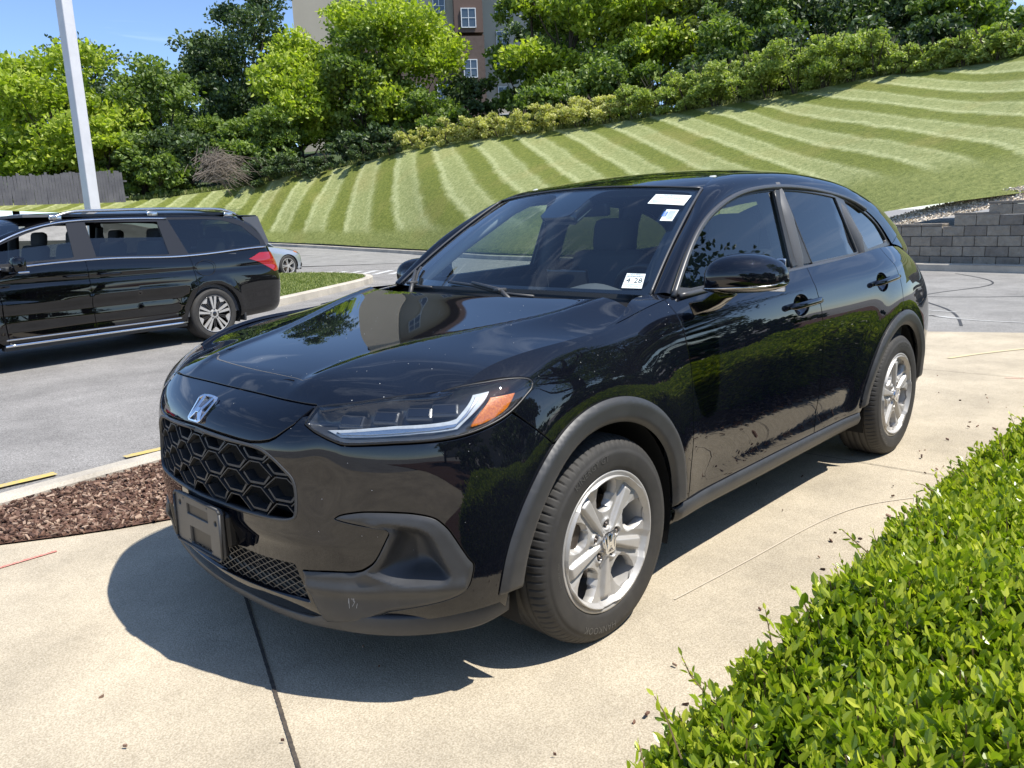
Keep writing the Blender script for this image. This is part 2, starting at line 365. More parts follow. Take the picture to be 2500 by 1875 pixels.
# ---- smooth surfaces (cardinal cubic splines) ----
def card(t):
    """natural cubic cardinal basis evaluator for knots t"""
    t=np.asarray(t,float);n=len(t);h=np.diff(t)
    A=np.eye(n);B=np.zeros((n,n))
    for i in range(1,n-1):
        A[i,i-1]=h[i-1];A[i,i]=2*(h[i-1]+h[i]);A[i,i+1]=h[i]
        B[i,i-1]=6/h[i-1];B[i,i]=-6/h[i-1]-6/h[i];B[i,i+1]=6/h[i]
    M=np.linalg.solve(A,B)
    I=np.eye(n)
    def f(x):
        x=np.clip(np.asarray(x,float),t[0],t[-1]);k=np.clip(np.searchsorted(t,x)-1,0,n-2)
        hh=h[k];a=((t[k+1]-x)/hh)[:,None];b=((x-t[k])/hh)[:,None];hh=hh[:,None]
        return a*I[k]+b*I[k+1]+((a**3-a)*M[k]+(b**3-b)*M[k+1])*hh*hh/6
    return f
def spl(pts):
    """1-D / n-D interpolant through (t,value...) rows"""
    p=np.asarray(pts,float);p=p[p[:,0].argsort()];c=card(p[:,0]);v=p[:,1:]
    def f(x):
        x=np.asarray(x,float);r=c(x.ravel())@v
        return r[:,0].reshape(x.shape) if v.shape[1]==1 else r
    return f
def net(P,us=None,vs=None):
    P=np.asarray(P,float)
    if us is None:
        m=P[:,P.shape[1]//2];us=np.r_[0,np.cumsum(np.linalg.norm(np.diff(m,axis=0),axis=1))]
    if vs is None:
        d=np.linalg.norm(np.diff(P,axis=1),axis=2).mean(0);vs=np.r_[0,np.cumsum(d)]
    cu,cv=card(us),card(vs)
    def F(u,v):
        a=cu(u);b=cv(v);return np.einsum('ni,nj,ijk->nk',a,b,P)
    F.us=us;F.vs=vs
    return F
def normals(F,u,v,e=2e-3):
    a=F(u+e,v)-F(u-e,v);b=F(u,v+e)-F(u,v-e);n=np.cross(a,b)
    return n/np.maximum(np.linalg.norm(n,axis=1,keepdims=True),1e-12)
# ---- hero car lower body: stations front centre -> left side -> rear centre; rows bottom -> top ----
TUB=[
 [(.82,0,.19),(.87,0,.25),(.885,0,.35),(.893,0,.45),(.915,0,.57),(.920,0,.68),(.905,0,.775),(.867,0,.833),(.783,0,.8815)],
 [(.80,.21,.19),(.853,.21,.25),(.871,.21,.35),(.879,.21,.45),(.899,.21,.57),(.903,.21,.68),(.889,.21,.773),(.854,.21,.831),(.778,.20,.880)],
 [(.765,.41,.19),(.818,.41,.25),(.846,.41,.35),(.855,.41,.45),(.862,.41,.57),(.856,.41,.68),(.848,.41,.77),(.820,.405,.828),(.765,.395,.8765)],
 [(.71,.54,.19),(.770,.56,.25),(.786,.565,.35),(.795,.57,.46),(.797,.57,.57),(.788,.57,.68),(.780,.56,.78),(.757,.55,.838),(.713,.535,.883)],
 [(.64,.66,.20),(.68,.69,.255),(.70,.705,.36),(.708,.71,.47),(.708,.715,.58),(.704,.715,.69),(.695,.70,.795),(.665,.69,.857),(.606,.675,.905)],
 [(.55,.76,.20),(.590,.80,.265),(.607,.82,.37),(.612,.825,.49),(.610,.828,.60),(.605,.825,.71),(.595,.81,.815),(.570,.79,.872),(.523,.764,.919)],
 [(.43,.82,.21),(.455,.872,.28),(.46,.893,.39),(.46,.900,.51),(.455,.902,.63),(.447,.895,.74),(.44,.878,.845),(.43,.855,.903),(.42,.786,.960)],
 [(.20,.82,.21),(.20,.875,.29),(.20,.895,.40),(.20,.905,.52),(.20,.907,.64),(.20,.904,.77),(.20,.892,.885),(.20,.868,.958),(.20,.822,.999)],
 [(-.10,.82,.21),(-.10,.875,.29),(-.10,.895,.40),(-.10,.905,.52),(-.10,.907,.64),(-.10,.905,.78),(-.10,.894,.900),(-.10,.871,.975),(-.10,.826,1.018)],
 [(-.36,.81,.21),(-.36,.868,.29),(-.36,.884,.40),(-.36,.895,.52),(-.36,.902,.64),(-.36,.902,.78),(-.36,.889,.91),(-.36,.865,.99),(-.36,.805,1.055)],
 [(-.56,.80,.21),(-.56,.862,.29),(-.56,.876,.40),(-.56,.889,.52),(-.56,.898,.64),(-.56,.899,.78),(-.56,.886,.91),(-.56,.861,1.00),(-.56,.80,1.08)],
 [(-1.05,.80,.21),(-1.05,.860,.29),(-1.05,.872,.40),(-1.05,.885,.52),(-1.05,.896,.65),(-1.05,.899,.79),(-1.05,.889,.92),(-1.05,.865,1.01),(-1.05,.815,1.095)],
 [(-1.60,.80,.21),(-1.60,.860,.29),(-1.60,.872,.40),(-1.60,.886,.52),(-1.60,.898,.66),(-1.60,.902,.80),(-1.60,.892,.93),(-1.60,.866,1.025),(-1.60,.815,1.11)],
 [(-2.15,.80,.21),(-2.15,.864,.29),(-2.15,.880,.40),(-2.15,.894,.52),(-2.15,.905,.66),(-2.15,.909,.81),(-2.15,.896,.95),(-2.15,.864,1.045),(-2.15,.808,1.13)],
 [(-2.65,.80,.21),(-2.65,.866,.29),(-2.65,.886,.40),(-2.65,.900,.52),(-2.65,.909,.67),(-2.65,.910,.83),(-2.65,.893,.97),(-2.65,.852,1.07),(-2.65,.785,1.155)],
 [(-3.00,.79,.22),(-3.00,.855,.30),(-3.00,.876,.41),(-3.00,.890,.53),(-3.00,.897,.68),(-3.00,.893,.83),(-3.00,.871,.96),(-3.00,.825,1.06),(-3.00,.755,1.14)],
 [(-3.26,.75,.24),(-3.28,.815,.32),(-3.29,.835,.43),(-3.30,.850,.55),(-3.30,.858,.69),(-3.29,.850,.82),(-3.27,.825,.93),(-3.24,.785,1.02),(-3.2,.73,1.09)],
 [(-3.42,.60,.26),(-3.47,.68,.34),(-3.50,.71,.44),(-3.51,.73,.56),(-3.50,.73,.69),(-3.49,.72,.80),(-3.47,.70,.90),(-3.44,.67,.98),(-3.40,.65,1.03)],
 [(-3.48,.38,.27),(-3.55,.42,.35),(-3.59,.44,.45),(-3.60,.45,.56),(-3.60,.45,.69),(-3.59,.44,.79),(-3.58,.43,.89),(-3.55,.42,.96),(-3.50,.41,1.01)],
 [(-3.50,0,.27),(-3.58,0,.35),(-3.62,0,.45),(-3.63,0,.56),(-3.62,0,.69),(-3.61,0,.79),(-3.60,0,.89),(-3.58,0,.96),(-3.53,0,1.01)],
]
def make_tub():
    H=np.array(TUB,float);M=H[:0:-1].copy();M[:,:,1]*=-1
    P=np.concatenate([M,H]);n=len(H)-1
    m=H[:,4];us=np.r_[0,np.cumsum(np.linalg.norm(np.diff(m,axis=0),axis=1))]
    us=np.r_[-us[:0:-1],us]
    d=np.linalg.norm(np.diff(H[:13],axis=1),axis=2).mean(0);vs=np.r_[0,np.cumsum(d)]
    F0=net(P,us,vs)
    def F(u,v):
        p=F0(u,v)
        s=np.sign(p[:,1]);x,y,z=p[:,0],np.abs(p[:,1]),p[:,2]
        # wheel-arch swell
        for cx,amp in ((0,.012),(-2.655,.013)):
            r=np.hypot(x-cx,z-.34);w=np.exp(-((r-.50)/.10)**2)*np.clip((z-.2)/.2,0,1)*np.clip((y-.7)/.12,0,1)
            y=y+amp*w
        # hollow of the doors
        w=np.exp(-((x+1.25)/.62)**4)*np.exp(-((z-.56)/.17)**2);y=y-.006*w
        # shoulder line
        w=np.exp(-((z-(1.0+.02*(-x)))/.035)**2)*np.clip((-x+.5)/.6,0,1)*np.clip((x+3.2)/.5,0,1)*(y>.7);y=y+.004*w
        # sunk band around the grille and chin roll
        f=np.clip((x-.7)/.08,0,1);yy=y
        w=np.exp(-((yy-.52)/.05)**2)*np.exp(-((z-.66)/.12)**2)*f;x=x-.009*w
        w=np.exp(-((z-.50)/.025)**2)*f*np.clip((.62-yy)/.1,0,1);x=x+.004*w
        w=np.exp(-((yy-.70)/.07)**2)*np.exp(-((z-.72)/.05)**2)*f;x=x+.0*w
        q=p.copy();q[:,0]=x;q[:,1]=y*np.where(s==0,1,s);q[:,2]=z
        return q
    F.us=us;F.vs=vs;F.n=n
    return F
TUBF=make_tub()
# ---- hood height field over (x,y) ----
_hc=spl([(.80,.872),(.783,.8825),(.76,.898),(.72,.920),(.66,.9375),(.60,.951),(.45,.978),(.30,1.000),(.10,1.030),(-.10,1.064),(-.20,1.083),(-.45,1.122)])
_yc=spl([(.85,.32),(.7,.345),(.6,.36),(.45,.385),(.3,.44),(.1,.55),(-.1,.65),(-.35,.70)])
_ye=spl([(.90,.44),(.77,.47),(.713,.54),(.606,.68),(.521,.767),(.45,.780),(.353,.800),(.176,.822),(0,.829),(-.16,.814),(-.25,.792),(-.40,.76)])
_ze=spl([(.90,.84),(.77,.8735),(.713,.884),(.606,.906),(.521,.920),(.45,.952),(.353,.978),(.176,1.002),(0,1.012),(-.16,1.029),(-.25,1.050),(-.30,1.068),(-.40,1.09)])
def HOODF0(u,v):
    x=np.asarray(u,float);y=np.asarray(v,float);a=np.abs(y)
    yc=_yc(x);ye=np.maximum(_ye(x),yc+.06);zc=_hc(x);ze=_ze(x);w=.015
    t=np.clip((a-yc+w)/(ye-yc+w),0,1.6)
    f=np.clip((.77-x)/.12,0,1);ridge=f*(.007/(1+np.exp(-(a-yc+.035)/.009))-.007*np.clip(t,0,1)**.8)
    z=zc-.004*(a/.4)**2-(zc-.0-ze)*t**1.42+ridge
    return np.stack([x,y,z],1)
_sy=np.linspace(0,.47,24);_st=TUBF(_sy*1.01,np.full(24,TUBF.vs[-1]));_sd=_st[:,2]+.0005-HOODF0(_st[:,0],_st[:,1])[:,2]
def HOODF(u,v):
    p=HOODF0(u,v);a=np.abs(p[:,1]);xt=np.interp(a,_st[:,1],_st[:,0]);p[:,2]+=np.interp(a,_st[:,1],_sd)*np.exp(-((xt-p[:,0])/.07)**2)*np.clip((.62-a)/.15,0,1);return p
# ---- windshield: s in [-1,1] across, t in [0,1] up ----
def WSF(u,v):
    s=np.asarray(u,float);t=np.asarray(v,float);a=s*s
    b=np.stack([-.385-.115*a,.730*s,1.098-.018*a],1);c=np.stack([-1.015-.075*a,.590*s,1.499-.031*a],1)
    p=b*(1-t)[:,None]+c*t[:,None]
    bul=.016*4*t*(1-t)
    p[:,0]+=bul*.55;p[:,2]+=bul*.84
    return p
# ---- pillar / cant-rail strip, curve parameter k, w 0 (door frame) .. 1 (windshield / roof) ----
FRM=[(-.535,.800,1.080),(-.733,.748,1.247),(-.918,.712,1.355),(-1.12,.688,1.423),(-1.355,.676,1.465),(-1.60,.670,1.479),(-1.85,.668,1.4755),(-2.16,.669,1.4535),(-2.43,.675,1.4175),(-2.635,.686,1.363),(-2.82,.707,1.276),(-2.93,.743,1.162)]
EDG=[(-.50,.730,1.082),(-.719,.676,1.243),(-.918,.629,1.371),(-1.085,.592,1.468),(-1.34,.535,1.533),(-1.60,.525,1.550),(-1.87,.525,1.556),(-2.22,.53,1.545),(-2.54,.545,1.512),(-2.84,.565,1.455),(-3.10,.59,1.375),(-3.30,.63,1.26)]
def _strip():
    f=np.array(FRM);e=np.array(EDG)
    m=(f+e)/2;o=np.array([[.010,.012,.012]]*3+[[.004,.016,.016]]+[[0,.020,.020]]*5+[[-.012,.020,.016]]*3)
    a=f*.72+e*.28+o*.85;b=f*.3+e*.7+o*.75
    P=np.stack([f,a,b,e],1)
    return net(P,vs=np.array([0,.3,.68,1.]))
STRF=_strip()
def frame_curve(n=160):
    k=np.linspace(STRF.us[0],STRF.us[-1],n);return STRF(k,np.zeros(n))
# ---- roof: k along edge curve, s across ----
_rc=spl([(-1.00,1.497),(-1.2,1.532),(-1.45,1.568),(-1.7,1.588),(-2.0,1.600),(-2.3,1.598),(-2.6,1.583),(-2.9,1.553),(-3.15,1.515),(-3.4,1.47)])
_ek=STRF(np.linspace(STRF.us[0],STRF.us[-1],600),np.ones(600));_ek=_ek[np.argsort(_ek[:,0])]
def _re(x): return np.stack([np.interp(x,_ek[:,0],_ek[:,1]),np.interp(x,_ek[:,0],_ek[:,2])],1)
def ROOFF(u,v):
    # u: x at the centre line, v: s in [-1,1]
    x=np.asarray(u,float);s=np.asarray(v,float);xe=np.clip(-1.085+(x+1.015)*((3.10-1.085)/(3.30-1.015)),-3.3,-1.085)
    e=_re(xe);a=s*s;zc=_rc(x)
    q=np.abs(s)**2.2
    return np.stack([x*(1-a)+xe*a,e[:,0]*s,zc*(1-q)+e[:,1]*q],1)
# ---- side glass plane: (x,z) ----
def GLSF(u,v):
    x=np.asarray(u,float);z=np.asarray(v,float)
    y=.802-.335*(z-1.08)-.06*np.clip(-x-2.2,0,9)**1.0
    return np.stack([x,y,z],1)

OUT={'grille':[(0.1707,0.6559),(0.2557,0.6559),(0.3206,0.652),(0.3535,0.6414),(0.388,0.6194),(0.4221,0.5876),(0.4471,0.5589),(0.4565,0.5297),(0.4599,0.4976),(0.4602,0.4661),(0.4557,0.4379),(0.442,0.4255),(0.4041,0.4169),(0.3212,0.4146),(0.2271,0.4132),(0.154,0.4193),(0.0759,0.4281)],'nose':[(0.4904,0.8143),(0.4576,0.7814),(0.4393,0.7462),(0.413,0.7221),(0.3864,0.6983),(0.3627,0.6849),(0.3286,0.6757),(0.288,0.6694),(0.2344,0.6692),(0.1558,0.6723),(0.0418,0.6776)],'head':[(0.4808,0.7508),(0.4908,0.8181),(0.5539,0.8269),(0.6283,0.8269),(0.7602,0.8269),(0.9171,0.8259),(1.0632,0.7894),(1.1248,0.7727),(1.1751,0.7528),(1.2058,0.7346),(1.2164,0.7179),(1.2053,0.7033),(1.179,0.6928),(1.1519,0.6807),(1.1177,0.6674),(1.0825,0.6582),(1.0464,0.6531),(1.0092,0.65),(0.9741,0.6492),(0.9404,0.6506),(0.9011,0.654),(0.8427,0.6602),(0.7765,0.6663),(0.707,0.6696),(0.6486,0.6717),(0.6142,0.676),(0.5648,0.6974),(0.5211,0.7218)],'drl':[(0.548,0.7295),(0.5993,0.697),(0.6955,0.6908),(0.8378,0.6855),(0.9515,0.6728),(1.0044,0.7152),(1.0694,0.7713),(1.0089,0.7841),(0.9738,0.7431),(0.9475,0.7117),(0.9256,0.7097),(0.7611,0.7234),(0.6526,0.7255)],'drl_in':[(0.5806,0.7175),(0.6027,0.7031),(0.6948,0.6957),(0.8375,0.6895),(0.9443,0.6786),(0.9812,0.7059),(1.0281,0.7643),(1.0132,0.7754),(0.9775,0.7268),(0.9479,0.6956),(0.7632,0.7144)],'amber':[(1.0625,0.7457),(1.1523,0.718),(1.1172,0.6808),(1.0845,0.6699),(1.0587,0.6644),(1.0186,0.6623),(0.9919,0.6644),(1.0039,0.6826),(1.0239,0.7062)],'fseam':[(1.1177,0.6674),(1.1661,0.6154),(1.2579,0.5267)],'fogA':[(0.4551,0.2626),(0.5433,0.268),(0.6158,0.2691),(0.6409,0.2723),(0.6663,0.281),(0.7034,0.3108),(0.7448,0.3897),(0.7457,0.3992),(0.738,0.4069),(0.719,0.4115),(0.6643,0.4231),(0.6246,0.4316),(0.5969,0.4381),(0.5831,0.4416),(0.6041,0.4539),(0.6385,0.4617),(0.6747,0.4653),(0.7229,0.4636),(0.7608,0.4598),(0.8042,0.4525),(0.8409,0.4409),(0.8651,0.4291),(0.8831,0.4143),(0.9066,0.3834),(0.9238,0.351),(0.9405,0.3169),(0.9596,0.2808),(0.9713,0.2625),(0.9678,0.2386),(0.9606,0.2152),(0.951,0.1997),(0.9273,0.1847),(0.8703,0.1699),(0.7722,0.1521),(0.7251,0.1448),(0.7038,0.1364),(0.6748,0.1245),(0.648,0.1121),(0.4927,0.0775)],'pocket':[(0.7032,0.4215),(0.7225,0.4278),(0.7478,0.4276),(0.776,0.4227),(0.8068,0.4138),(0.8343,0.4025),(0.8583,0.382),(0.8715,0.3597),(0.8892,0.3115),(0.9033,0.2734),(0.9101,0.255),(0.907,0.2413),(0.8926,0.2307),(0.8682,0.2293),(0.8281,0.2301),(0.781,0.2322),(0.7365,0.2424),(0.6947,0.2596),(0.6687,0.2726),(0.7029,0.3053),(0.7255,0.3408),(0.7453,0.3843),(0.7473,0.4002),(0.7349,0.4099)],'mesh':[(0.4264,0.2791),(0.4424,0.2223),(0.4573,0.1493),(0.3341,0.1482),(0.188,0.1454),(0.0802,0.1467)],'mesht':[(0.4264,0.2791),(0.3719,0.2779),(0.2726,0.2695),(0.1926,0.2677),(0.1289,0.2706)],'lipb':[(1.0593,0.1333),(1.018,0.1338),(0.933,0.1315),(0.8674,0.1241),(0.801,0.1174),(0.7341,0.1149),(0.6479,0.1116)],'A':[(2.0571,0.8151),(2.0346,0.7906),(2.0107,0.7539),(2.0202,0.6968),(2.0401,0.619),(2.049,0.532),(2.0512,0.4509),(2.0561,0.2621),(2.0541,0.1265)],'B':[(3.1651,0.821),(3.1544,0.8007),(3.1322,0.7628),(3.1524,0.7187),(3.1647,0.6784),(3.1647,0.6086),(3.1712,0.5016),(3.1957,0.3853),(3.224,0.2687),(3.183,0.1456)],'C':[(4.0813,0.7924),(4.1402,0.7634),(4.1673,0.7359),(4.1931,0.7),(4.179,0.664),(4.1554,0.6189),(4.1353,0.5603)],'h1':[(2.8305,0.6913),(2.8591,0.6757),(2.9219,0.6759),(3.0355,0.681),(3.1316,0.6881),(3.136,0.7071),(3.0922,0.7164),(2.9777,0.7155),(2.8661,0.7101)],'h1p':[(2.8699,0.7001),(2.9113,0.7285),(2.9598,0.7337),(3.0216,0.7277),(3.0494,0.7087),(3.0828,0.6798),(3.0274,0.6588),(2.9606,0.6536),(2.9011,0.6682)],'h2':[(3.7802,0.6925),(3.8049,0.6756),(3.8903,0.6705),(3.9968,0.6713),(4.1035,0.6733),(4.1218,0.6939),(4.0554,0.7013),(3.919,0.704),(3.8016,0.7033)],'h2p':[(3.8323,0.6944),(3.8675,0.7203),(3.9367,0.7224),(3.9981,0.7151),(4.0234,0.6981),(4.0094,0.6701),(3.9636,0.6447),(3.8894,0.6485),(3.8402,0.672)],'frefl':[(3.1427,0.2835),(3.1397,0.317)],'st1':[(0.7037,0.9143),(0.955,0.913),(0.942,0.7989),(0.6932,0.8063)],'st2':[(0.8489,0.7459),(0.93,0.7471),(0.9261,0.6304),(0.8505,0.6294)],'st2b':[(0.8429,0.7236),(0.8733,0.7175),(0.8766,0.6671),(0.8455,0.6671)],'st2c':[(0.8374,0.7594),(0.9333,0.7514),(0.9377,0.62),(0.8285,0.6187)],'st3':[(0.8271,0.1556),(0.9288,0.159),(0.9421,0.0458),(0.837,0.0423)],'frit':[(-0.8457,0.0695),(-0.4434,0.0486),(0.1502,0.0253),(0.4846,0.0423),(0.8524,0.0344),(0.9374,0.0409),(0.963,0.0793)],'cam':[(-0.1552,0.8825),(0.1876,0.8972),(0.1658,0.7896),(0.1791,0.6953),(0.1036,0.6615),(-0.0814,0.6799),(-0.1155,0.7879)],'camtri':[(-0.0798,0.8753),(0.0631,0.8702),(0.1427,0.8003),(-0.0903,0.8056)],'badge':[(-0.0711,0.779),(-0.0379,0.7844),(0.0067,0.7816),(0.0299,0.7739),(0.0419,0.7659),(0.0606,0.7327),(0.0578,0.7105),(0.0475,0.6952),(0.0296,0.6887),(0.002,0.6851),(-0.0303,0.6857),(-0.0535,0.6919),(-0.0592,0.7019),(-0.0613,0.7239),(-0.0778,0.7604),(-0.0813,0.7731)],'badgei':[(-0.058,0.7748),(-0.0266,0.7791),(0.0067,0.7771),(0.0274,0.7695),(0.0519,0.735),(0.0497,0.7091),(0.0377,0.6979),(0.0206,0.6929),(-0.001,0.69),(-0.0265,0.6911),(-0.0424,0.6956),(-0.0477,0.7038),(-0.0517,0.7255),(-0.066,0.7603),(-0.0674,0.7704)],'H':[(-0.0613,0.7693),(-0.0483,0.7756),(-0.0082,0.7365),(0.0069,0.7763),(0.0198,0.7429),(0.0243,0.7231),(0.0168,0.6937),(0.0161,0.7116),(0.0018,0.7195),(-0.0112,0.7118),(-0.0239,0.6926),(-0.0457,0.6969),(-0.0313,0.7326)]}

TREES=[
 (-55.07,-41.63,9,13.7,4.0,'dark','tall dark tree deep in the wood above the honeysuckle'),
 (-60.18,-37.87,9.5,13.3,4.1,'mid','tall green tree deep in the wood right of centre'),
 (-60.84,-28.63,10,11.1,4.1,'dark','very tall dark tree deep in the wood above the shrub bank'),
 (-50.76,-43.73,8.5,12.1,2.4,'dark','dark tree at the right edge of the grey hotel wing'),
 (-61.05,-17.4,10,8.3,3.8,'dark','tall dark tree deep in the wood at upper right'),
 (-21.63,-48.44,4.4,3.8,1.9,'dark','dark low tree directly behind the dead brush'),
 (-19.52,-48.29,4.2,2.2,1.4,'mid','small green tree between the fence end and the dead brush'),
 (-14.83,-61.47,4.3,8.5,3.7,'olive','round olive-grey tree at the far left edge beyond the fence'),
 (-24.45,-71.04,5.5,11.6,5.0,'dark','tall dark rounded tree rising behind the white lamp post'),
 (-15.38,-52.99,4.0,8.1,4.2,'bright','broad light green tree just behind the fence, left of the lamp post'),
 (-17.59,-51.19,4.0,5.7,1.9,'bright','small yellow-green tree right of the lamp post behind the fence end'),
 (-21.12,-50.86,4.3,7.2,2.7,'mid','pointed mid-green tree between the lamp post and the dead brush'),
 (-19.05,-49.56,4.1,3.5,1.6,'mid','low green tree above the right end of the fence'),
 (-29.39,-60.24,6.0,10.9,3.4,'dark','dark tree forming the left shoulder of the tallest tree'),
 (-29.96,-55.42,5.8,13.3,3.7,'dark','tallest dark green tree left of the hotel'),
 (-28.83,-46.81,5.4,8.9,3.4,'bright','bright yellow-green maple in front of the hotel corner'),
 (-25.01,-46.74,5.2,3.8,3.0,'mid','dark green lower tree behind the dead brush'),
 (-31.85,-43.55,5.8,5.1,2.7,'mid','mid-green tree between the two bright maples'),
 (-41.44,-57.6,7.5,14.5,2.5,'mid','thin leafy tree top overlapping the pale hotel wall'),
 (-34.42,-42.84,6.1,9.0,3.8,'bright','large lime green maple before the brown hotel block'),
 (-30.31,-40.96,5.7,2.3,2.3,'dark','shaded low tree at the foot of the lime green maple'),
 (-37.88,-39.82,6.3,5.6,2.0,'dark','narrow dark evergreen right of the lime green maple'),
 (-39.7,-35.1,6.6,9.6,2.6,'mid','green tree overlapping the grey right wing of the hotel'),
 (-39.79,-31.93,6.9,9.8,3.5,'bright','tall sunlit leafy tree in the middle of the wood'),
 (-41.92,-27.41,7.1,9.2,2.8,'bright','tall yellow-green tree right of the picture centre'),
 (-38.33,-27.3,6.7,4.9,2.1,'mid','rounded green understory tree above the honeysuckle bank'),
 (-36.65,-31.01,6.4,4.0,2.0,'mid','low green tree behind the left end of the flowering bank'),
 (-44.32,-25.51,7.4,8.7,2.4,'olive','slim olive conifer among the broadleaved trees'),
 (-42.2,-21.15,7.2,7.0,2.3,'mid','green broadleaved tree above the high shrub bank'),
 (-38.59,-21.47,6.8,3.3,1.9,'dark','dark shaded tree behind the shrub bank'),
 (-47.64,-19.08,8.0,7.8,3.0,'dark','dark pine-like tree top right of centre'),
 (-39.53,-17.58,6.9,3.6,1.8,'dark','dark gap tree behind the tallest shrubs'),
 (-47.08,-15.02,8.0,6.7,2.9,'dark','large dark green tree above the end of the shrub bank'),
 (-44.36,-10.38,7.8,4.9,2.2,'mid','mid-green tree near the top right corner'),
 (-39.12,-6.55,7.4,2.2,1.3,'bright','light green bushy tree at the top right corner'),
 (-40.12,-13.68,7.2,2.9,1.7,'dark','shaded understory tree above the right shrubs'),
 (-38.37,-9.49,7.2,1.9,1.4,'dark','shaded thicket tree at the upper right slope'),
 (-39.55,-4.27,7.6,2.5,2.1,'mid','mid-green tree past the right edge of the slope'),
 (-33.99,-39.29,6.0,3.7,2.3,'mid','green low tree under the lime green maple'),
]
SHRUBS=[(-30.52,-36.6,5.92,0.79,1.2,'y'),(-31.31,-34.92,6.03,0.77,1.19,'y'),(-32.04,-33.23,6.13,0.81,1.17,'y'),(-32.69,-31.54,6.22,0.84,1.23,'y'),(-33.27,-29.84,6.29,0.87,1.21,'y'),(-33.73,-28.28,6.35,0.85,1.28,'y'),(-34.12,-26.74,6.41,0.89,1.34,'y'),(-34.49,-25.09,6.46,0.87,1.32,'y'),(-34.89,-23.52,6.52,1.0,1.38,'s'),(-35.21,-21.98,6.58,1.01,1.36,'s'),(-35.46,-20.46,6.62,1.02,1.41,'s'),(-35.73,-19.15,6.68,1.08,1.47,'s'),(-35.96,-17.87,6.73,1.13,1.61,'s'),(-36.16,-16.5,6.78,1.19,1.59,'s'),(-36.3,-15.16,6.82,1.27,1.65,'s'),(-36.38,-13.86,6.87,1.28,1.56,'s'),(-36.41,-12.6,6.91,1.21,1.47,'s'),(-36.4,-11.57,6.93,0.98,1.11,'s'),(-36.34,-10.38,6.91,0.95,1.1,'s'),(-36.23,-9.23,6.87,1.07,0.95,'s'),(-36.05,-7.94,6.81,1.07,0.94,'s'),(-35.87,-6.72,6.78,1.14,1.06,'s'),(-35.65,-5.56,6.75,1.02,1.05,'s'),(-29.58,-37.95,5.65,0.65,1.04,'s'),(-28.62,-39.79,5.31,0.93,1.23,'s'),(-27.67,-41.5,4.98,1.0,1.25,'s'),(-26.29,-43.11,4.65,1.22,1.45,'s'),(-25.0,-44.32,4.39,1.34,1.46,'s'),(-23.9,-45.29,4.17,1.38,1.28,'s')]

# ================= ground, kerbs, planting beds =================
def struct(name,V,Fc,m,smooth=False,**k): return mobj(name,V,Fc,m,None,smooth,kind=k.pop('kind','structure'),**k)
def flat(name,poly,z,m,**k): return struct(name,[(x,y,z) for x,y in poly],[list(range(len(poly)))],m,**k)
def sm_open(P,n=8):
    P=np.asarray(P,float);t=np.r_[0,np.cumsum(np.linalg.norm(np.diff(P,axis=0),axis=1))];f=spl(np.c_[t,P]);return f(np.linspace(0,t[-1],n*(len(P)-1)+1))
flat('ground',[(-900,-900),(900,-900),(900,900),(-900,900)],-.02,M['asphalt_far'])
flat('road',[(-60,-40),(14,-40),(14,-2.4),(-60,-2.4)],-.004,M['asphalt']);flat('side_road',[(-60,-2.4),(-6.5,-2.4),(-6.5,14),(-60,14)],-.004,M['asphalt_far'])
edge=sm_open([(4.5,-3.6),(3,-2.75),(1.137,-1.70),(.72,-1.47),(.30,-1.33),(-.6,-1.22),(-2.2,-1.2),(-4,-1.35),(-6.2,-1.45),(-7.2,-1.0),(-7.55,-.35),(-7.9,.5),(-8.6,2)],6)
pad=[tuple(p) for p in edge]+[(-9,5),(-9,9),(6,9),(6,-4.2)]
flat('concrete_apron',pad,.004,M['concrete'])
# mulch bed behind the car with its kerb
kf=sm_open([(5,-2.0),(2.4,-2.25),(.96,-2.44),(.06,-2.56),(-1.5,-2.60),(-3.2,-2.35),(-4.2,-1.75)],6)
bed=[tuple(p) for p in kf]+[tuple(p) for p in edge if p[0]<-3.4 and p[0]>-4.2][::-1]+[tuple(p) for p in edge if -3.4<=p[0]][::-1]
V=[(x,y,.012) for x,y in bed];struct('mulch_bed',V,[list(range(len(V)))],M['mulchbase'])
def kerb(name,path,wd,h,m=None,side=1,z=lambda x,y:0,**k):
    P=np.asarray(path,float);T=np.gradient(P,axis=0);T/=np.linalg.norm(T,axis=1,keepdims=True);N=np.stack([-T[:,1],T[:,0]],1)*side
    prof=[(0,-.05),(.012,h-.02),(.03,h),(wd-.02,h),(wd,h-.02),(wd,-.05)];V=[];n=len(prof)
    for p,q in zip(P,N):
        z0=z(*p)
        for a,b in prof: V.append((p[0]+q[0]*a,p[1]+q[1]*a,z0+b))
    Fc=[[i*n+j,i*n+j+1,(i+1)*n+j+1,(i+1)*n+j] for i in range(len(P)-1) for j in range(n-1)]
    o=struct(name,V,Fc,m or M['kerb'],**k);return fixn(o)
kerb('kerb',kf,.15,.05,side=-1 if True else 1)
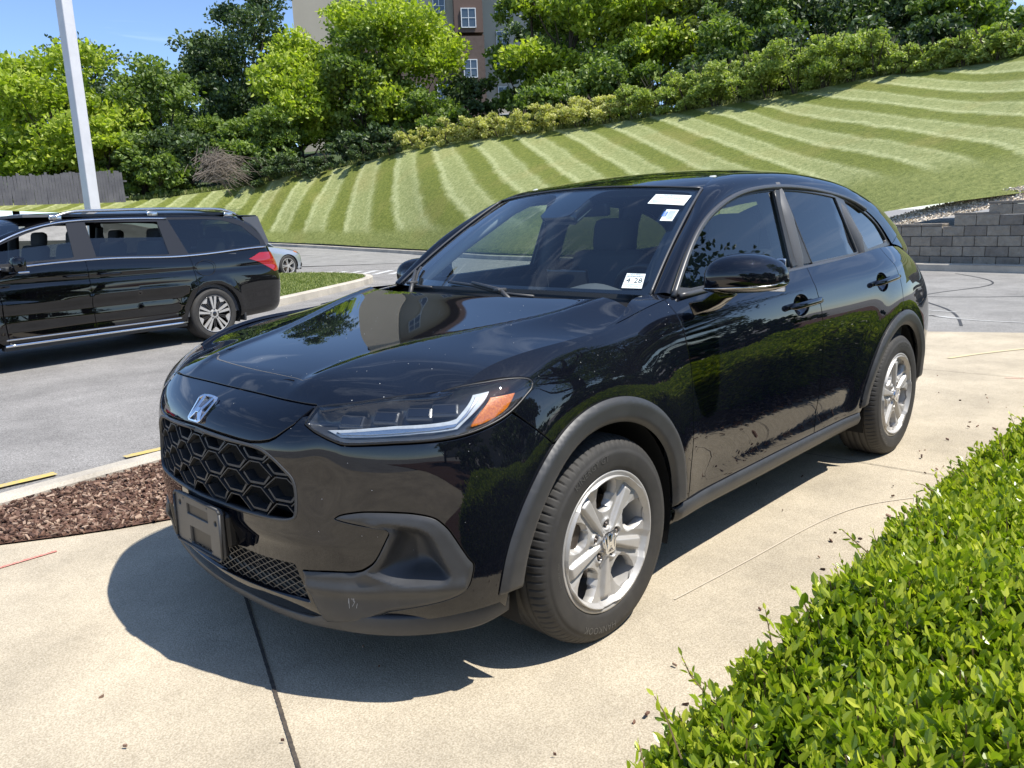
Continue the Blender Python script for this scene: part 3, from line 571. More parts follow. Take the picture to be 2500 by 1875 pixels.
def chips(name,n,inside,zf,size=(.012,.05),**k):
    P=[]
    lo=np.array(inside).min(0);hi=np.array(inside).max(0)
    while len(P)<n:
        q=RNG.uniform(lo,hi,(n*2,2));q=q[inpoly(q,inside)];P+=q.tolist()
    P=np.array(P[:n]);a=RNG.uniform(0,2*np.pi,n);L=RNG.uniform(*size,n);W=L*RNG.uniform(.25,.6,n);tl=RNG.normal(0,.35,(n,2))
    c,s=np.cos(a),np.sin(a);V=np.zeros((n,4,3));z=zf(P[:,0],P[:,1])+RNG.uniform(0,.012,n)
    for j,(i_,k_) in enumerate(((-.5,-.4),(.5,-.5),(.45,.5),(-.5,.35))):
        lx=i_*L;ly=k_*W;V[:,j,0]=P[:,0]+c*lx-s*ly;V[:,j,1]=P[:,1]+s*lx+c*ly;V[:,j,2]=z+.006+lx*tl[:,0]+ly*tl[:,1]
    V2=V.copy();V2[:,:,2]-=.007
    A=np.concatenate([V.reshape(-1,3),V2.reshape(-1,3)]);i=np.arange(n)*4;m=n*4
    Fc=np.concatenate([np.stack([i,i+1,i+2,i+3],1)]+[np.stack([i+a_,m+i+a_,m+i+(a_+1)%4,i+(a_+1)%4],1) for a_ in range(4)])
    r=RNG.random(n);return mobj(name,A,Fc,M['chip'],None,False,rnd=np.tile(r,5),kind='stuff',**k)
bedc=[p for p in bed if p[0]>-4.3]
chips('mulch',26000,bed,lambda x,y:.012+0*x,(.008,.034))
chips('scattered_chips',90,[(-3.5,1.0),(.9,1.15),(.8,1.7),(-4,1.6)],lambda x,y:0*x+.004,(.006,.024))
chips('scattered_chips',40,[(1.2,-.6),(1.6,1.6),(-6,1.1),(-5,.3)],lambda x,y:0*x+.004,(.005,.016))
# markings, joints
def strip(name,path,wd,z,m,**k):
    P=sm_open(path,6) if len(path)>2 else np.array(path,float);T=np.gradient(P,axis=0);T/=np.linalg.norm(T,axis=1,keepdims=True);N=np.stack([-T[:,1],T[:,0]],1);V=[(*(p+n_*wd*s/2*RNG.uniform(.85,1.15)),z) for p,n_ in zip(P,N) for s in (-1,1)]
    return struct(name,V,[[2*i,2*i+1,2*i+3,2*i+2] for i in range(len(P)-1)],m,**k)
def line(a,b,n=50): return [tuple(np.array(a)*(1-t)+np.array(b)*t) for t in np.linspace(0,1,n)]
def strips(name,paths,wd,z,m,**k):
    os_=[strip(name,p,wd,z,m,**k) for p in paths];V=[];Fc=[]
    for o in os_:
        n=len(V);V+=[v.co[:] for v in o.data.vertices];Fc+=[[i+n for i in p.vertices] for p in o.data.polygons];bpy.data.objects.remove(o)
    return struct(name,V,Fc,m,**k)
strips('expansion_joint',[line((.30,-1.25),(1.25,1.23),70)],.011,.0085,M['joint'])
strips('expansion_joint',[line((-2.30,-.6),(-2.40,2.2),40),line((-5.2,-1.1),(-5.35,3),40)],.005,.0085,M['joint'])
strips('yellow_line',[[(1.9,-2.56),(.95,-2.70),(.60,-2.72)],[(.2,-2.73),(-.6,-2.74),(-1.4,-2.72)]],.07,.009,M['yellow'])
strips('yellow_line',[[(-8.0,1.6),(-6.2,.42),(-5.9,.30)]],.045,.009,mat('faded_yellow',(.60,.50,.27),.9,noise=(14,.3,(.52,.46,.33))))
strips('red_marking',[line((1.25,-1.40),(.985,-1.405),14)],.018,.0085,M['redline'])
strips('red_marking',[line((-5.2,.9),(-5.6,1.9),14)],.012,.0085,M['redline'])
strips('tyre_scuff',[[(-.35,.93),(-.9,.98),(-1.35,1.02),(-1.75,1.12),(-1.95,1.24)],[(-1.95,1.24),(-1.7,1.30),(-1.45,1.31),(-1.2,1.30)]],.006,.0082,mat('scuff',(.52,.455,.35),.9))
strips('tar_seal',[[(-16.2,-2.4),(-13.5,-1.2),(-11.3,-1.6),(-10.0,-.9),(-8.2,-.2)],[(-12.5,.5),(-11.4,-1.4),(-11.8,-3.6)]],.035,.0,M['tar'])
strips('white_marking',[[(-11.2,-3.2),(-10.2,-2.4),(-9.5,-.6)],[(-10.6,-2.0),(-9.6,-1.7),(-8.9,-.4)],[(-9.2,-1.0),(-8.8,-.3),(-8.8,.4)]],.035,.002,M['whiteline'])
# crossing hatch by the silver car
strips('crosswalk_marking',[line((-10.9-.28*k,-19.3+.45*k),(-12.6-.28*k,-20.6+.45*k),6) for k in range(9)],.22,.002,M['whiteline'])
# grass island left of centre
isl=sm_open([(-3.5,-9.9),(-6.0,-11.4),(-8.3,-13.0),(-9.9,-14.25),(-10.5,-15.0),(-10.9,-16.4),(-10.8,-18.0),(-10.2,-18.9),(-7,-18.6),(-2,-16.6),(4,-14)],6)
kerb('island_kerb',isl,.20,.15,side=-1)
ic=[tuple(p) for p in isl]+[(4,-10.0),(-2,-9.8)]
M['lawn']=None
def lawnmat(name,stripe=True):
    m=bpy.data.materials.new(name);m.use_nodes=True;n=m.node_tree;b=n.nodes['Principled BSDF'];l=n.links.new;b.inputs['Roughness'].default_value=.85;b.inputs['Specular IOR Level'].default_value=.2
    t=n.nodes.new('ShaderNodeTexCoord');sx=n.nodes.new('ShaderNodeSeparateXYZ');l(t.outputs['Object'],sx.inputs[0])
    d1=n.nodes.new('ShaderNodeTexNoise');d1.inputs['Scale'].default_value=2.2;d1.inputs['Detail'].default_value=10;d1.inputs['Roughness'].default_value=.8;l(t.outputs['Object'],d1.inputs['Vector'])
    d2=n.nodes.new('ShaderNodeTexNoise');d2.inputs['Scale'].default_value=.35;d2.inputs['Detail'].default_value=5;l(t.outputs['Object'],d2.inputs['Vector'])
    d3=n.nodes.new('ShaderNodeTexNoise');d3.inputs['Scale'].default_value=11;d3.inputs['Detail'].default_value=4;d3.inputs['Roughness'].default_value=.8;l(t.outputs['Object'],d3.inputs['Vector'])
    def mth(op,a,b_=None,c=None,cl=False):
        q=n.nodes.new('ShaderNodeMath');q.operation=op;q.use_clamp=cl
        for i,x in enumerate((a,b_,c)):
            if x is None: continue
            if isinstance(x,(int,float)): q.inputs[i].default_value=x
            else: l(x,q.inputs[i])
        return q.outputs[0]
    d4n=n.nodes.new('ShaderNodeTexNoise');d4n.inputs['Scale'].default_value=5.5;d4n.inputs['Detail'].default_value=8;d4n.inputs['Roughness'].default_value=.85;l(t.outputs['Object'],d4n.inputs['Vector']);d4=mth('MULTIPLY',mth('SUBTRACT',d4n.outputs['Fac'],.33),2.9,cl=True)
    def mix(f,a,b_):
        q=n.nodes.new('ShaderNodeMix');q.data_type='RGBA'
        if isinstance(f,(int,float)): q.inputs[0].default_value=f
        else: l(f,q.inputs[0])
        for i,x in ((6,a),(7,b_)):
            if isinstance(x,tuple): q.inputs[i].default_value=(*x,1)
            else: l(x,q.inputs[i])
        return q.outputs[2]
    if stripe:
        # distance across the mowing direction
        sa=n.nodes.new('ShaderNodeAttribute');sa.attribute_name='stripe';a=sa.outputs['Fac']
        wob=mth('MULTIPLY',mth('SUBTRACT',d2.outputs['Fac'],.5),.22);a=mth('ADD',a,wob);a=mth('ADD',a,mth('MULTIPLY',mth('SUBTRACT',d1.outputs['Fac'],.5),.30))
        f=mth('FRACT',mth('ADD',a,40.0))
        # light half / dark half
        s1=mth('SMOOTH_MIN' if False else 'MULTIPLY',mth('SUBTRACT',f,.0),1)
        r=n.nodes.new('ShaderNodeValToRGB');e=r.color_ramp.elements;e[0].position=0;e[0].color=(.95,.95,.95,1);e[1].position=1;e[1].color=(.95,.95,.95,1)
        for p,v in ((.05,1.0),(.10,.60),(.34,.50),(.47,.74),(.53,.25),(.60,.05),(.90,.02),(.96,.5)):
            k=e.new(p);k.color=(v,v,v,1)
        l(f,r.inputs[0]);lp=n.nodes.new('ShaderNodeAttribute');lp.attribute_name='lap';mr_=n.nodes.new('ShaderNodeMapRange');mr_.interpolation_type='SMOOTHSTEP';mr_.inputs[1].default_value=.13;mr_.inputs[2].default_value=.24;l(mth('ADD',lp.outputs['Fac'],mth('MULTIPLY',mth('SUBTRACT',d1.outputs['Fac'],.5),.12)),mr_.inputs[0]);st=mix(mr_.outputs[0],(.22,.22,.22),r.outputs[0])
    else: st=.35
    dark=mix(d4,(.065,.092,.014),(.21,.235,.045));light=mix(d4,(.17,.215,.07),(.54,.55,.29))
    col=mix(st,dark,light)
    brn=mth('MULTIPLY',mth('SUBTRACT',d2.outputs['Fac'],.52),3.0,cl=True);brn=mth('MULTIPLY',brn,mth('MULTIPLY',d3.outputs['Fac'],.8));col=mix(brn,col,(.34,.27,.10))
    l(col,b.inputs['Base Color'])
    bu=n.nodes.new('ShaderNodeBump');bu.inputs['Strength'].default_value=.9;bu.inputs['Distance'].default_value=.06;l(d3.outputs['Fac'],bu.inputs['Height']);l(bu.outputs[0],b.inputs['Normal'])
    return m
M['lawn']=lawnmat('mown_lawn');M['grass']=lawnmat('grass_plain',False)
icz=[(x,y,.13) for x,y in ic];struct('island_lawn',icz,[list(range(len(icz)))],M['grass'])
# ---- sloping lawn: bottom edge (kerb side) and top edge ----
BOT=np.array([(-16.6,3.5,1.9),(-17.35,-0.64,1.63),(-17.48,-1.58,1.58),(-17.66,-2.58,1.49),(-18.39,-4.69,1.28),(-18.75,-6.01,1.01),(-18.76,-7.24,0.74),(-19.08,-10.26,0.36),(-19.32,-15.10,0.20),(-21.44,-23.02,0.23),(-22.49,-27.40,0.30),(-22.84,-31.56,0.42),(-22.57,-35.39,0.61),(-21.67,-39.44,0.81),(-19.60,-42.77,1.39),(-16.88,-45.58,2.45),(-13.73,-47.22,2.83),(-10.56,-48.12,3.04),(-6.61,-48.93,3.12),(8,-50,3.2)])
TOP=np.array([(-33.4,2.5,6.7),(-34.08,-3.66,6.68),(-34.25,-5.40,6.85),(-34.83,-7.28,6.82),(-35.26,-10.97,6.97),(-35.18,-15.09,6.74),(-34.47,-19.59,6.59),(-33.46,-24.62,6.36),(-32.03,-30.14,6.27),(-29.75,-35.68,5.95),(-28.75,-37.12,5.64),(-26.68,-41.06,4.93),(-25.03,-42.69,4.67),(-23.33,-44.24,4.25),(-20.86,-46.04,3.86),(-17.91,-47.86,3.55),(-14.41,-49.11,3.49),(-11.09,-50.04,3.48),(-6.97,-50.90,3.43),(8,-52,3.4)])
def LF(u,v):
    n=len(BOT);u=np.asarray(u,float);v=np.asarray(v,float)[:,None];a=cB(u);b=cT(u);p=a*(1-v)+b*v;p[:,2]+=-.12*np.sin(np.pi*np.clip(v[:,0],0,1))*(1-0.2*u/ n);return p
cB=spl(np.c_[np.arange(len(BOT)),BOT]);cT=spl(np.c_[np.arange(len(TOP)),TOP])
P,Fc,U,W=grid(LF,(0,len(BOT)-1),(0,1),260,60)
LAWNW=[3.6309, 5.0636, 1.411, 1.7885, -1.3565, -4.5008, -1.8403, -0.1032, 1.4391, 0.5726, -2.2489, 1.6225, -1.1691, 1.8363]
stripe=np.stack([((P[:,0]+28)/12)**i_*((P[:,1]+25)/20)**j_ for i_ in range(4) for j_ in range(5-i_)],1)@np.array(LAWNW)
lawn=struct('lawn_slope',P,Fc,M['lawn'],True);_a=lawn.data.attributes.new('stripe','FLOAT','POINT');_a.data.foreach_set('value',stripe.astype(np.float32));_a=lawn.data.attributes.new('lap','FLOAT','POINT');_a.data.foreach_set('value',W.astype(np.float32))
# wooded hill beyond
def HF(u,v):
    u=np.asarray(u,float);b=cT(u);a=cB(u);d=b-a;d[:,2]=0;L_=np.linalg.norm(d,axis=1,keepdims=True);d/=L_;v=np.asarray(v,float)[:,None];p=b+d*v*75;p[:,2]+=(v[:,0]*75)*.10+1.2*np.sin(v[:,0]*9+u)*v[:,0];p[:,2]-=.06;return p
P,Fc,_,_=grid(HF,(0,len(BOT)-1),(0,1),60,24);M['under']=mat('undergrowth',(.03,.055,.012),.95,noise=(2,.5,(.07,.10,.025)),bump=(6,1,.2));struct('hill',P,Fc,M['under'],True)
# road-side kerb of the lawn
kl=sm_open([(p[0]+.25,p[1]) for p in [(-16.4,0.4),(-16.75,-1.3),(-17.3,-4),(-17.9,-8),(-18.8,-14.7),(-20.9,-22.6),(-21.9,-27.2),(-22.25,-31.4),(-22.0,-35.2),(-21.1,-39.2),(-19.1,-42.4),(-16.4,-45.2)]],6)
kerb('lawn_kerb',kl,.2,.15,side=-1,z=lambda x,y:float(np.interp(-y,[20,23,27.4,31.5,35.4,39.4,43,46],[0,.06,.13,.25,.43,.63,1.2,2.2])))
# verge between kerb and slope
vb=sm_open([(-16.75,-1.3),(-17.3,-4),(-17.9,-8),(-18.8,-14.7),(-20.9,-22.6),(-21.9,-27.2)],5);V=[];
vt=spl(np.c_[np.arange(len(BOT)),BOT])
for i,t in enumerate(np.linspace(0,1,len(vb))):
    V.append((vb[i][0],vb[i][1],.12))
tops=sm_open([(-17.75,-1.45),(-18.4,-4.1),(-19.3,-8),(-19.8,-14.7),(-21.8,-22.6),(-22.6,-27.3)],5);m_=len(vb)
V+=[(p[0],p[1],.16) for p in tops];struct('verge',V,[[i,i+1,m_+i+1,m_+i] for i in range(m_-1)],M['grass'])
# gravel bank above the wall
gb=[(-16.0,2.6),(-17.35,-1.3),(-17.9,-3.4),(-18.6,-6.0),(-19.0,-8.6)];GV=[]
gu=np.linspace(0,1,30)
low_=sm_open([(-16.1,2.6,1.42),(-17.15,-1.4,1.40),(-17.45,-2.6,1.20),(-17.7,-3.6,1.04),(-18.4,-6.0,.55),(-19.0,-9,.14)],6)
upl=sm_open([(-16.0,2.8,1.99),(-17.75,-1.5,1.76),(-18.15,-2.6,1.55),(-18.4,-3.7,1.34),(-19.1,-6.4,.70),(-19.3,-9,.26)],6)
m_=len(low_);struct('gravel_bank',[tuple(p) for p in low_]+[tuple(p) for p in upl],[[i,i+1,m_+i+1,m_+i] for i in range(m_-1)],M['gravel'],kind='stuff')
chipsG=None
# retaining wall of split-face blocks
M['block']=mat('wall_block',(.22,.19,.15),.95,noise=(7,.5,(.38,.335,.27)),bump=(11,1,.04))
M['block2']=mat('wall_block_dark',(.16,.14,.115),.95,noise=(6,.5,(.29,.255,.21)),bump=(9,1,.04))
wallp=np.array([(-15.9,2.6),(-17.0,-1.5),(-17.55,-4.2),(-18.3,-7.5)])
wseg=sm_open(wallp,20);wl=np.r_[0,np.cumsum(np.linalg.norm(np.diff(wseg,axis=0),axis=1))]
def wat(s): x=np.interp(s,wl,wseg[:,0]);y=np.interp(s,wl,wseg[:,1]);x2=np.interp(s+.05,wl,wseg[:,0]);y2=np.interp(s+.05,wl,wseg[:,1]);return x,y,math.atan2(y2-y,x2-x)
mb=MB();mb2=MB();rh=.215;bw=.46
# height (in courses) along the wall
def rows(x,y):
    if y>-1.9: return 6
    if y>-2.75: return 5
    if y>-5.6: return 4
    return 3 if y>-6.8 else 1
s_=0;
for r in range(6):
    s_=(r%2)*bw/2
    while s_<wl[-1]-bw:
        x,y,a=wat(s_+bw/2)
        if rows(x,y)>r:
            (mb2 if random.random()<.3 else mb).box((x-.02*r*.5,y,.08+r*rh+rh/2),(bw-.012,.26,rh-.010),Matrix.Rotation(a,3,'Z'),.012)
            if rows(x,y)==r+1: mb2.box((x-.03-.02*r*.5,y,.08+(r+1)*rh+.03),(bw-.006,.32,.06),Matrix.Rotation(a,3,'Z'),.012)
        s_+=bw
rw=empty('retaining_wall',(-17,-2,0),label='low grey stepped retaining wall of rough concrete blocks below the gravel bank',cat='wall')
for nm,b in (('block_courses',mb),('dark_blocks',mb2)):
    o=b.obj(nm,M['block'] if b is mb else M['block2'],None);o.parent=rw;o.location=(17,2,0)
struct('wall_footing',[(-16.0,2.6,.16),(-17.2,-1.5,.16),(-17.7,-4.2,.16),(-18.5,-8,.16),(-17.6,-8,.14),(-17.1,-4,.14),(-16.5,-1.3,.14),(-15.5,2.6,.14)],[[0,1,6,7],[1,2,5,6],[2,3,4,5]],M['gravel'])
# ---------------- foliage ----------------
def leafcards(P,D,L,W,fold=.25,seedrnd=None,roll=None):
    """P centres, D unit directions, L,W sizes -> verts, faces (folded leaf of two quads)"""
    n=len(P);r=RNG.normal(size=(n,3));s=np.cross(D,r);s/=np.linalg.norm(s,axis=1,keepdims=True)+1e-9;nn=np.cross(s,D)
    L=L[:,None];W=W[:,None];V=np.stack([P-D*L*.5,P-D*L*.1+s*W*.5+nn*W*fold,P+D*L*.25+s*W*.38+nn*W*fold*.8,P+D*L*.5,P+D*L*.25-s*W*.38+nn*W*fold*.8,P-D*L*.1-s*W*.5+nn*W*fold],1).reshape(-1,3)
    i=np.arange(n)*6;return V,np.concatenate([np.stack([i,i+1,i+2,i+3],1),np.stack([i,i+3,i+4,i+5],1)])
def foliage(name,P,D,L,W,m,parent,rnd,fold=.25,**k):
    V,Fc=leafcards(P,D,L,W,fold);return mobj(name,V,Fc,m,parent,False,rnd=np.tile(rnd,2),**k)
def unit(v): return v/(np.linalg.norm(v,axis=1,keepdims=True)+1e-9)
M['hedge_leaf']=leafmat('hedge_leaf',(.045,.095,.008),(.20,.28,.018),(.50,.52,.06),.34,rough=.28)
hr=empty('hedge',(-3,2.2,0),label='clipped bright green small-leaved hedge along the near edge of the concrete',cat='hedge')
# profile: front face at y~1.47 rising to a nearly level top
def hsurf(n,x0,x1):
    x=RNG.uniform(x0,x1,n);u=RNG.uniform(0,1,n)
    T=1.30;s=u**.9*T;k=.50  # from the foot of the front face over the shoulder to the back
    y=np.where(s<k,1.655+.06*(s/k)**2,1.715+(s-k));z=np.where(s<k,.03+s*.93,.495+.05*(1-np.exp(-(s-k)/.12))+.02*np.sin((s-k)*2.1)-.25*np.clip((s-1.12)/.18,0,1)**2)
    ny=np.where(s<k,-1.0+s*1.2,-.12);nz=np.where(s<k,.15+s*1.5,1.)
    b=.035*np.sin(x*2.7+1)+.025*np.sin(x*6.1+y*3)+.02*np.sin(y*8+x*3.3);y=y+b*(s<.7);z=z+b*1.1*(s>.4)+.02*np.sin(x*11+y*9)
    e=np.clip((x-.80)/.32,0,1);z=z*(1-.5*e**2);y=y+.08*e**2
    N=unit(np.stack([np.clip((x-.95)*3,0,1.2),ny,nz],1));return np.stack([x,y,z],1),N
def shoots(n,x0,x1,per=7,ls=(.017,.030)):
    B,N=hsurf(n,x0,x1);d=unit(N+np.array([0,0,.65])+RNG.normal(0,.35,(n,3)));H=RNG.uniform(.03,.075,n);tall=RNG.random(n)<.012;H[tall]*=1.25
    Ps=[];Ds=[];Ls=[];R=[]
    rn=RNG.random(n)
    for k in range(per):
        t=(k+.5)/per;ang=k*2.4+rn*6;r=unit(RNG.normal(size=(n,3)));s=unit(np.cross(d,np.array([[.3,.1,.9]])+r*.3));q=np.cross(d,s);o=s*np.cos(ang)[:,None]+q*np.sin(ang)[:,None]
        dd=unit(d*(.55+.5*t)+o*(1-.35*t));L_=RNG.uniform(*ls,n)*(1.12-.35*abs(t-.4));Ps.append(B-N*.045+d*(H*t*1.25)[:,None]+dd*(L_*.5)[:,None]);Ds.append(dd);Ls.append(L_);R.append(np.clip(.20+.55*t+RNG.normal(0,.16,n)+.12*(rn-.5)-.42*np.clip((.42-B[:,2])/.12,0,1),0,1))  # last term: shade low on the face is put into the leaf colour
    return np.concatenate(Ps),np.concatenate(Ds),np.concatenate(Ls),np.concatenate(R)
P_=[];D_=[];L_=[];R_=[]
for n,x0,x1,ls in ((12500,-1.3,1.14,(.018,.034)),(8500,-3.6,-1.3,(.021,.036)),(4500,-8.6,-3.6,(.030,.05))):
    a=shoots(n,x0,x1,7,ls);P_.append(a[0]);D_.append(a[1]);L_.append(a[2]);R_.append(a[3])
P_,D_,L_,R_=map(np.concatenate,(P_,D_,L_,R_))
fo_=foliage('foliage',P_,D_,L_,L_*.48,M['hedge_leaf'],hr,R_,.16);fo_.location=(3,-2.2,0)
# longer sprigs that stand clear of the clipped face
SP=[];SD=[];SL=[];SR=[];mb=MB()
for q in range(62):
    x=RNG.uniform(-4.5,1.02) if q>30 else RNG.uniform(-.9,.95);b=np.array([x,1.70+RNG.uniform(-.03,.10),RNG.uniform(.40,.53)]);d=unit(np.array([[RNG.normal(.1,.45),RNG.normal(-.55,.3),RNG.uniform(.4,1.1)]]))[0];L_=RNG.uniform(.035,.085);e=b+d*L_+[0,0,.01];m_=(b+e)/2+RNG.normal(0,.004,3)
    mb.tube([tuple(b-d*.05),tuple(m_),tuple(e)],[.0018,.0015,.0009],4,False);nl=int(L_/.012)
    for k in range(nl+1):
        t=(k+1)/(nl+1);p=b*(1-t)+e*t;a=k*2.4+q;s_=np.cross(d,[.2,.3,.9]);s_/=np.linalg.norm(s_);w_=np.cross(d,s_);o_=s_*math.cos(a)+w_*math.sin(a);dd=o_*.8*(1-.5*t)+d*(.4+.5*t);dd/=np.linalg.norm(dd);l_=RNG.uniform(.018,.03)*(1.1-.4*t);SP.append(p+dd*l_*.5);SD.append(dd);SL.append(l_);SR.append(min(1,max(0,.45+.4*t+RNG.normal(0,.15))))
o=mb.obj('sprig_stems',M['stem'],hr,False);o.location=(3,-2.2,0)
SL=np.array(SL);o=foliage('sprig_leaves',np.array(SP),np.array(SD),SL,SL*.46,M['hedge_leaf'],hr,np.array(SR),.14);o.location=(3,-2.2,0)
B,N=hsurf(2600,-3.8,1.05);mb=MB()
for b,nn_ in zip(B,N):
    d=unit((nn_+np.array([0,0,.6])+RNG.normal(0,.4,3))[None])[0];mb.tube([tuple(b-nn_*.09),tuple(b+d*.03)],.0016,3,False)
o=mb.obj('twigs',M['stem'],hr,False);o.location=(3,-2.2,0)
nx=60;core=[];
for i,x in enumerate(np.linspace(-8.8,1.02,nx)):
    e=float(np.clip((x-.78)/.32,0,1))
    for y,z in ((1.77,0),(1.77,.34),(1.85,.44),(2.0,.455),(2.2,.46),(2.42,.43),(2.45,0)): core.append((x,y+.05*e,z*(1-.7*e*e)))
o=mobj('dark_core',core,[[i*7+j,i*7+j+1,(i+1)*7+j+1,(i+1)*7+j] for i in range(nx-1) for j in range(6)],mat('hedge_inside',(.020,.030,.008),.95,noise=(40,.5,(.045,.06,.015)),bump=(60,1,.03)),hr);o.location=(3,-2.2,0)  # solid core; the shade inside the hedge is put into its colour
flat('planting_bed',[(-12,1.50),(1.35,1.50),(1.7,1.9),(1.7,3.9),(14,3.9),(14,11),(-20,11),(-20,4.5)],.010,M['mulchbase'])  # bed under the hedge; its unseen dark extent is added for the door reflections
chips('mulch_under_hedge',2600,[(-8,1.44),(1.2,1.46),(1.3,1.66),(-8,1.66)],lambda x,y:.012+0*x,(.01,.035))
# trees
def crown(center,rad,lobes,nleaf,size,up=.25,squash=1.0,seed=0,gap=.0):
    rg=np.random.default_rng(seed);C=[];Rr=[]
    for i in range(lobes):
        d=rg.normal(size=3);d/=np.linalg.norm(d);d[2]=d[2]*.9;f=rg.uniform(.38,.95);C.append(np.array(center)+d*np.array(rad)*f);Rr.append(min(rad)*rg.uniform(.16,.50))
    C=np.array(C);Rr=np.array(Rr);k=rg.choice(lobes,nleaf,p=Rr**2/(Rr**2).sum());d=rg.normal(size=(nleaf,3));d/=np.linalg.norm(d,axis=1,keepdims=True);d[:,2]=np.where(d[:,2]<-.35,-d[:,2],d[:,2])
    # little sprays inside each lobe
    ns=14;sp=rg.normal(size=(lobes,ns,3));sp/=np.linalg.norm(sp,axis=2,keepdims=True);sp[:,:,2]=np.where(sp[:,:,2]<-.2,-sp[:,:,2],sp[:,:,2]);j=rg.integers(0,ns,nleaf);mixd=unit(d*.42+sp[k,j])
    rr=Rr[k]*rg.uniform(.35,1.15,nleaf)**.7;P=C[k]+mixd*rr[:,None]*np.array([1,1,.85]);P+=rg.normal(0,.05*min(rad),(nleaf,3))*.6
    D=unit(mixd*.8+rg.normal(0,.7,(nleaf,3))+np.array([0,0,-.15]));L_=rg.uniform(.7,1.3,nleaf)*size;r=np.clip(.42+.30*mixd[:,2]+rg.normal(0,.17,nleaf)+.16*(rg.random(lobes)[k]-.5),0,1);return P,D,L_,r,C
def tree(x,y,z,h,r,m,label,group=None,nleaf=7000,size=.24,lobes=26,seed=1,trunk=.22,cat='tree',rz=None,name='tree',base=.18):
    t=empty(name,(x,y,z),label=label,cat=cat,group=group);ch=h*(1-base)/2;c=(0,0,h*base+ch);rad=(r,r,ch)
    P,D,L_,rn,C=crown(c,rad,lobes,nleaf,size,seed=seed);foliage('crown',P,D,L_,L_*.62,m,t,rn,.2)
    mb=MB();mb.tube([(0,0,-.5),(.05*h*.1,0,h*.25),(0,.1,h*.5),(.1,0,h*.75)],[trunk,trunk*.8,trunk*.5,trunk*.2],8)
    rg=np.random.default_rng(seed+5)
    for q in rg.choice(len(C),min(14,len(C)),False):
        e=C[q];s=np.array([0,0,min(max(e[2]*.55,h*.15),h*.6)]);mb.tube([tuple(s),tuple((s+e)/2+[0,0,-.05*h]),tuple(e)],[trunk*.4,trunk*.25,trunk*.08],5,False)
    mb.obj('trunk',M['bark'],t,True);return t
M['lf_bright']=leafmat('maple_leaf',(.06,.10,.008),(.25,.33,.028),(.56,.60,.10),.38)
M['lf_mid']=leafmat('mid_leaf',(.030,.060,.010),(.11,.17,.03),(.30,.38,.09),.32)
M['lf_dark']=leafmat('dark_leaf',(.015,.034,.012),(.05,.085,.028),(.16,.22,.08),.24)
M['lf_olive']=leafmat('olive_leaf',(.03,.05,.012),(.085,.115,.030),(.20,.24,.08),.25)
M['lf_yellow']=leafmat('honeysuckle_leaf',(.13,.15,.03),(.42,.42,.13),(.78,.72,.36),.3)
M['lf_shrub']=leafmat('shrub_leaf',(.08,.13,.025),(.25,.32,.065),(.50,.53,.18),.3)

# rising far end of the back road
fr=[(-21,-20),(-21.6,-25),(-22,-31.4),(-21.8,-35.2),(-20.9,-39.2),(-18.9,-42.4),(-16,-45),(-6,-48.5),(8,-49.6)];fz=[-.003,.05,.24,.42,.62,1.15,2.1,2.9,3.0]
nr=[(-19,-20),(-15,-24),(-13,-27),(-12,-30),(-11,-33),(-9,-36),(-6,-38),(0,-40),(8,-41)]
struct('rising_road',[(x,y,z) for (x,y),z in zip(fr,fz)]+[(x,y,-.003+.15*i/8) for i,(x,y) in enumerate(nr)],[[i,i+1,9+i+1,9+i] for i in range(8)],M['asphalt_far'],True)

M['letter']=mat('tyre_lettering',(.085,.082,.077),.5)  # lighter than the rubber: shading of the raised letters put into colour
